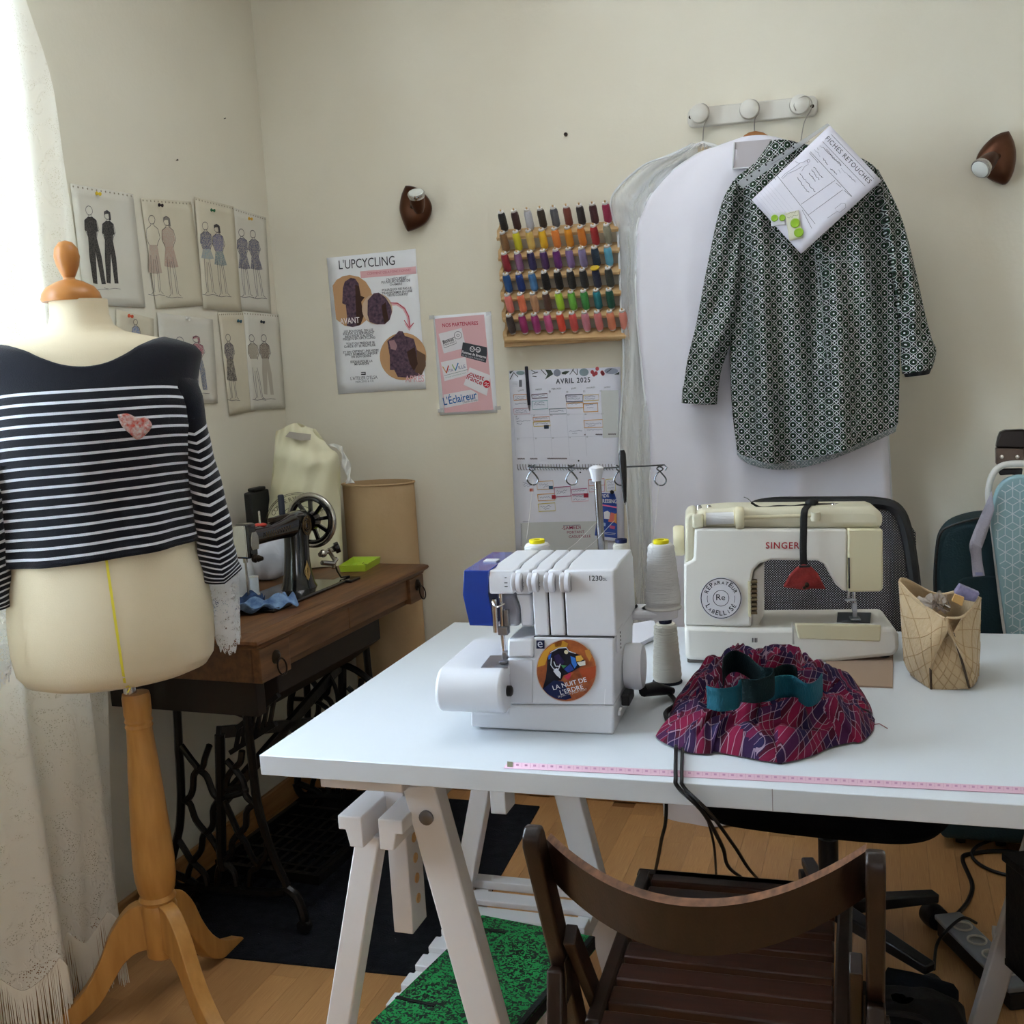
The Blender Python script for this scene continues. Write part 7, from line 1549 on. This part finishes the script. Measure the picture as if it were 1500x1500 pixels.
fpts = [(1490, 990), (1474, 925), (1463, 840), (1456, 780), (1448, 730), (1452, 700), (1466, 683), (1490, 679), (1515, 683), (1545, 705), (1560, 760)]
MB().tube([p-IB for p in spl([PY(x, y, IY+.03) for x, y in fpts], 60)], .008, 10).build('steel_loop', m_iw, ib)
q0 = PY(1461, 684, IY+.05); q1 = PY(1500, 630, IY+.05)
cir = crop(1280, 600, 3.571)
MB().prism([PY(*cir(u, v), IY+.045)-IB for u, v in ((640, 200), (650, 150), (662, 118), (690, 108), (790, 104), (800, 190), (790, 205))], (0, .03, 0)).build('iron_rest_top', m_dkm, ib, bevel=.006, seg=3)
MB().prism([PY(*cir(u, v), IY+.043)-IB for u, v in ((640, 202), (790, 205), (785, 280), (700, 278), (642, 290))], (0, .03, 0)).build('iron_rest_plate', mat('brown_metal', '5b4d44', .4, .5), ib, bevel=.003)
for u in (668, 750):
    p = PY(*cir(u, 247), IY+.043)-IB; MB().lathe([(.0055, 0), (.005, .003), (0, .004)], p, (0, -1, 0), 14).build('rivet', m_steel, ib)
MB().prism([PY(*cir(u, v), IY+.038)-IB for u, v in ((645, 310), (780, 308), (775, 350), (720, 340), (660, 345))], (0, .01, 0)).build('rubber_pad', m_blk, ib, bevel=.003)
MB().bar(PY(1540, 760, IY+.05)-IB, Vector((IQ[8].x+.05-IB.x, IY+.05-IB.y, .004)), .02, .02).build('folded_leg', m_iw, ib)
sq = [PY(*cir(u, v), IY+.0) for u, v in ((612, 420), (560, 540), (515, 640), (495, 700), (505, 760), (515, 868))]; sq2 = [PY(*cir(u, v), IY-.0) for u, v in ((625, 520), (590, 640), (562, 710), (558, 720), (565, 790), (578, 862))]
sr = thing('strap', 'pale lilac webbing strap hanging from the ironing board', 'strap', Vector((sq[-1].x, IY-.02, sq[-1].z)))
A_ = spl(sq, 40); B_ = spl(sq2, 40); o5 = Vector(sr.location); MB().grid(lambda u, v: lerp(at(A_, v), at(B_, v), u)-o5+Vector((0, -.02+.006*sin(v*9), 0)), 4, 40).build('webbing', mat('lilac_webbing', 'a9a6b4', .8, bump=.3, bscale=300), sr, solid=.002)
o5b = MB().bx(lerp(A_[-1], B_[-1], .2)-o5+Vector((0, -.0225, .004)), lerp(A_[-1], B_[-1], .8)-o5+Vector((0, -.0215, .010))).build('stitched_label', flat('8d90b4'), sr)
SYp = 2.95; sc = [(1372, 925), (1370, 860), (1373, 815), (1378, 790), (1392, 772), (1415, 762), (1445, 757), (1500, 755), (1560, 760), (1570, 925)]
SQ = [PY(x, y, SYp) for x, y in sc]; su0 = Vector((SQ[0].x, SYp, 0)); su = thing('suitcase', 'dark teal soft suitcase standing behind the ironing board', 'suitcase', su0)
body = spl(SQ[:8], 30)+[SQ[8], Vector((SQ[9].x, SYp, .03)), Vector((SQ[0].x+.006, SYp, .03))]
m_sui = mat('dark_teal_nylon', '123138', .75, bump=.3, bscale=200, col2='0f2a30', vscale=4)
MB().prism([p-su0 for p in body], (0, .13, 0)).build('case_body', m_sui, su, bevel=.02, seg=4)
pp = [PY(*cir(u, v), SYp-.004) for u, v in ((440, 900), (470, 880), (560, 868), (700, 880), (720, 1180), (430, 1180))]
MB().prism([p-su0 for p in pp[:4]]+[Vector((pp[4].x, SYp-.004, .2))-su0, Vector((pp[5].x, SYp-.004, .2))-su0], (0, .010, 0)).build('front_pocket', m_sui, su, bevel=.004)
MB().tube([p-su0+Vector((0, -.001, 0)) for p in spl([PY(*cir(u, v), SYp) for u, v in ((325, 1170), (325, 840), (345, 660), (400, 610), (530, 572), (650, 560))], 40)], .003, 6).build('piping', m_blk, su)
for dx in (.04, .14): MB().lathe([(.016, -.012), (.018, 0), (.016, .012)], (dx+.02, .06, .017), (1, 0, 0), 16).build('wheel', m_blk, su)
# ================================================================== floor clutter at the right trestle
ps0 = PZ(1392, 1345, .055); ps = thing('power_strip', 'grey and white power strip with round sockets on the floor', 'power strip', (ps0.x, ps0.y, 0))
e1 = PZ(1372, 1340, .05); e2 = PZ(1440, 1408, .05); dd = (e2-e1); dd.z = 0; L6 = .30; dd.normalize(); nn = Vector((-dd.y, dd.x, 0)); o6 = Vector((ps0.x, ps0.y, 0)); e1 = Vector((e1.x, e1.y, 0))
def pst(a, b, z): return e1+dd*a+nn*b-o6+Vector((0, 0, z))
MB().prism([pst(a, b, .0) for a, b in ((0, 0), (L6, 0), (L6, .055), (0, .055))], (0, 0, .038)).build('casing', mat('strip_black', '1b1d20', .5), ps, bevel=.004)
MB().prism([pst(a, b, .038) for a, b in ((-.004, -.004), (L6, -.004), (L6, .058), (-.004, .058))], (0, 0, .012)).build('top_plate', mat('strip_grey', '8d9096', .35, .3), ps, bevel=.003)
for k in range(4):
    c = pst(.06+k*.06, .03, .05); s = MB().lathe([(.021, 0), (.021, .003), (.0175, .003), (.0165, -.002), (0, -.002)], c, n=22).build('socket', mat('socket_white', 'c9c4ba', .5), ps)
    for q in (-.008, .008): MB().lathe([(.0028, 0), (.0028, .0006)], c+dd*q+Vector((0, 0, -.0015)), n=8).build('pin_hole', m_blk, s)
cable('thick black lead snaking from the power strip across the floor', [PZ(1402, 1340, .03), PZ(1418, 1320, .006), PZ(1424, 1295, .006), PZ(1410, 1258, .006), PZ(1425, 1250, .006), PZ(1470, 1247, .006), PZ(1540, 1255, .006)], .0055, 'black leads on the floor at the power strip')
cable('black lead curled in a loose loop on the floor', [PZ(1500, 1288, .006), PZ(1455, 1276, .006), PZ(1430, 1262, .007), PZ(1424, 1248, .010), PZ(1440, 1235, .008), PZ(1475, 1226, .006), PZ(1530, 1222, .006)], .0045, 'black leads on the floor at the power strip')
cable('thin black lead arching over the power strip', [PZ(1368, 1420, .006), PZ(1372, 1385, .02), PZ(1385, 1365, .06), PZ(1410, 1345, .085), PZ(1430, 1352, .06)], .0035, 'black leads on the floor at the power strip')
a = PZ(1296, 1440, .035); b = PZ(1402, 1466, .035)
ro_ = thing('fabric_roll', 'dark grey fabric roll lying on the floor under the table', 'fabric roll', Vector((a.x, a.y, 0))); d = b-a
MB().lathe([(.022, 0), (.032, .004), (.034, .05), (.0335, d.length*.6), (.030, d.length-.01), (.02, d.length)], Vector((0, 0, .035)), d, 22).build('roll', mat('charcoal_cloth', '1d2226', .95, bump=.3, bscale=100, spec=.1), ro_)
# black bags and boxes in the shadow
def blob(nm, label, cat, c, r, m, seed):
    R = random.Random(seed); ph_ = [R.uniform(0, 6) for _ in range(6)]
    def fn(u, v):
        th_, fi = 2*pi*u, pi*(.02+.96*v); k = 1+.10*sin(3*th_+ph_[0]+2*fi)+.06*sin(5*th_+ph_[1]-3*fi)+.03*sin(9*th_+ph_[2]+6*fi); s = sin(fi)**.7
        return Vector((r[0]*k*s*cos(th_), r[1]*k*s*sin(th_), r[2]*.5*(1-cos(fi)**1 if True else 0)*(.9+.1*k)))
    t = thing(nm, label, cat, c); MB().grid(fn, 48, 26, cu=True).build('bag_body', m, t, angle=80)
    MB().tube(spl([(-.05, -r[1]*.4, r[2]*.8), (-.03, -r[1]*.6, r[2]*1.05), (.03, -r[1]*.6, r[2]*1.05), (.05, -r[1]*.4, r[2]*.8)], 16), .006, 6).build('handle', m, t)
m_bb = mat('black_nylon_bag', '121417', .8, bump=.4, bscale=40)
blob('holdall', 'slouched black holdall on the floor beside the folding chair', 'bag', Vector((.03, 1.98, 0)), (.13, .11, .15), m_bb, 3)
SHF = Vector((.350, 1.83, .205))
bxr = thing('storage_box', 'tilted black storage box on the far trestle shelf', 'box', Vector((.33, 2.0, .205)), radians(25))
MB().bx((-.09, -.09, 0), (.11, .09, .012)).build('bottom', m_bb, bxr); MB().bx((-.09, -.09, 0), (.11, -.08, .20)).build('side', m_bb, bxr, bevel=.003); MB().bx((-.09, .08, 0), (.11, .09, .20)).build('side', m_bb, bxr, bevel=.003); MB().bx((-.09, -.09, 0), (-.08, .09, .20)).build('side', m_bb, bxr, bevel=.003); MB().bx((.10, -.09, 0), (.11, .09, .20)).build('side', m_bb, bxr, bevel=.003)
MB().bx((-.095, -.095, .20), (.115, .095, .215)).build('lid', m_bb, bxr, bevel=.003)
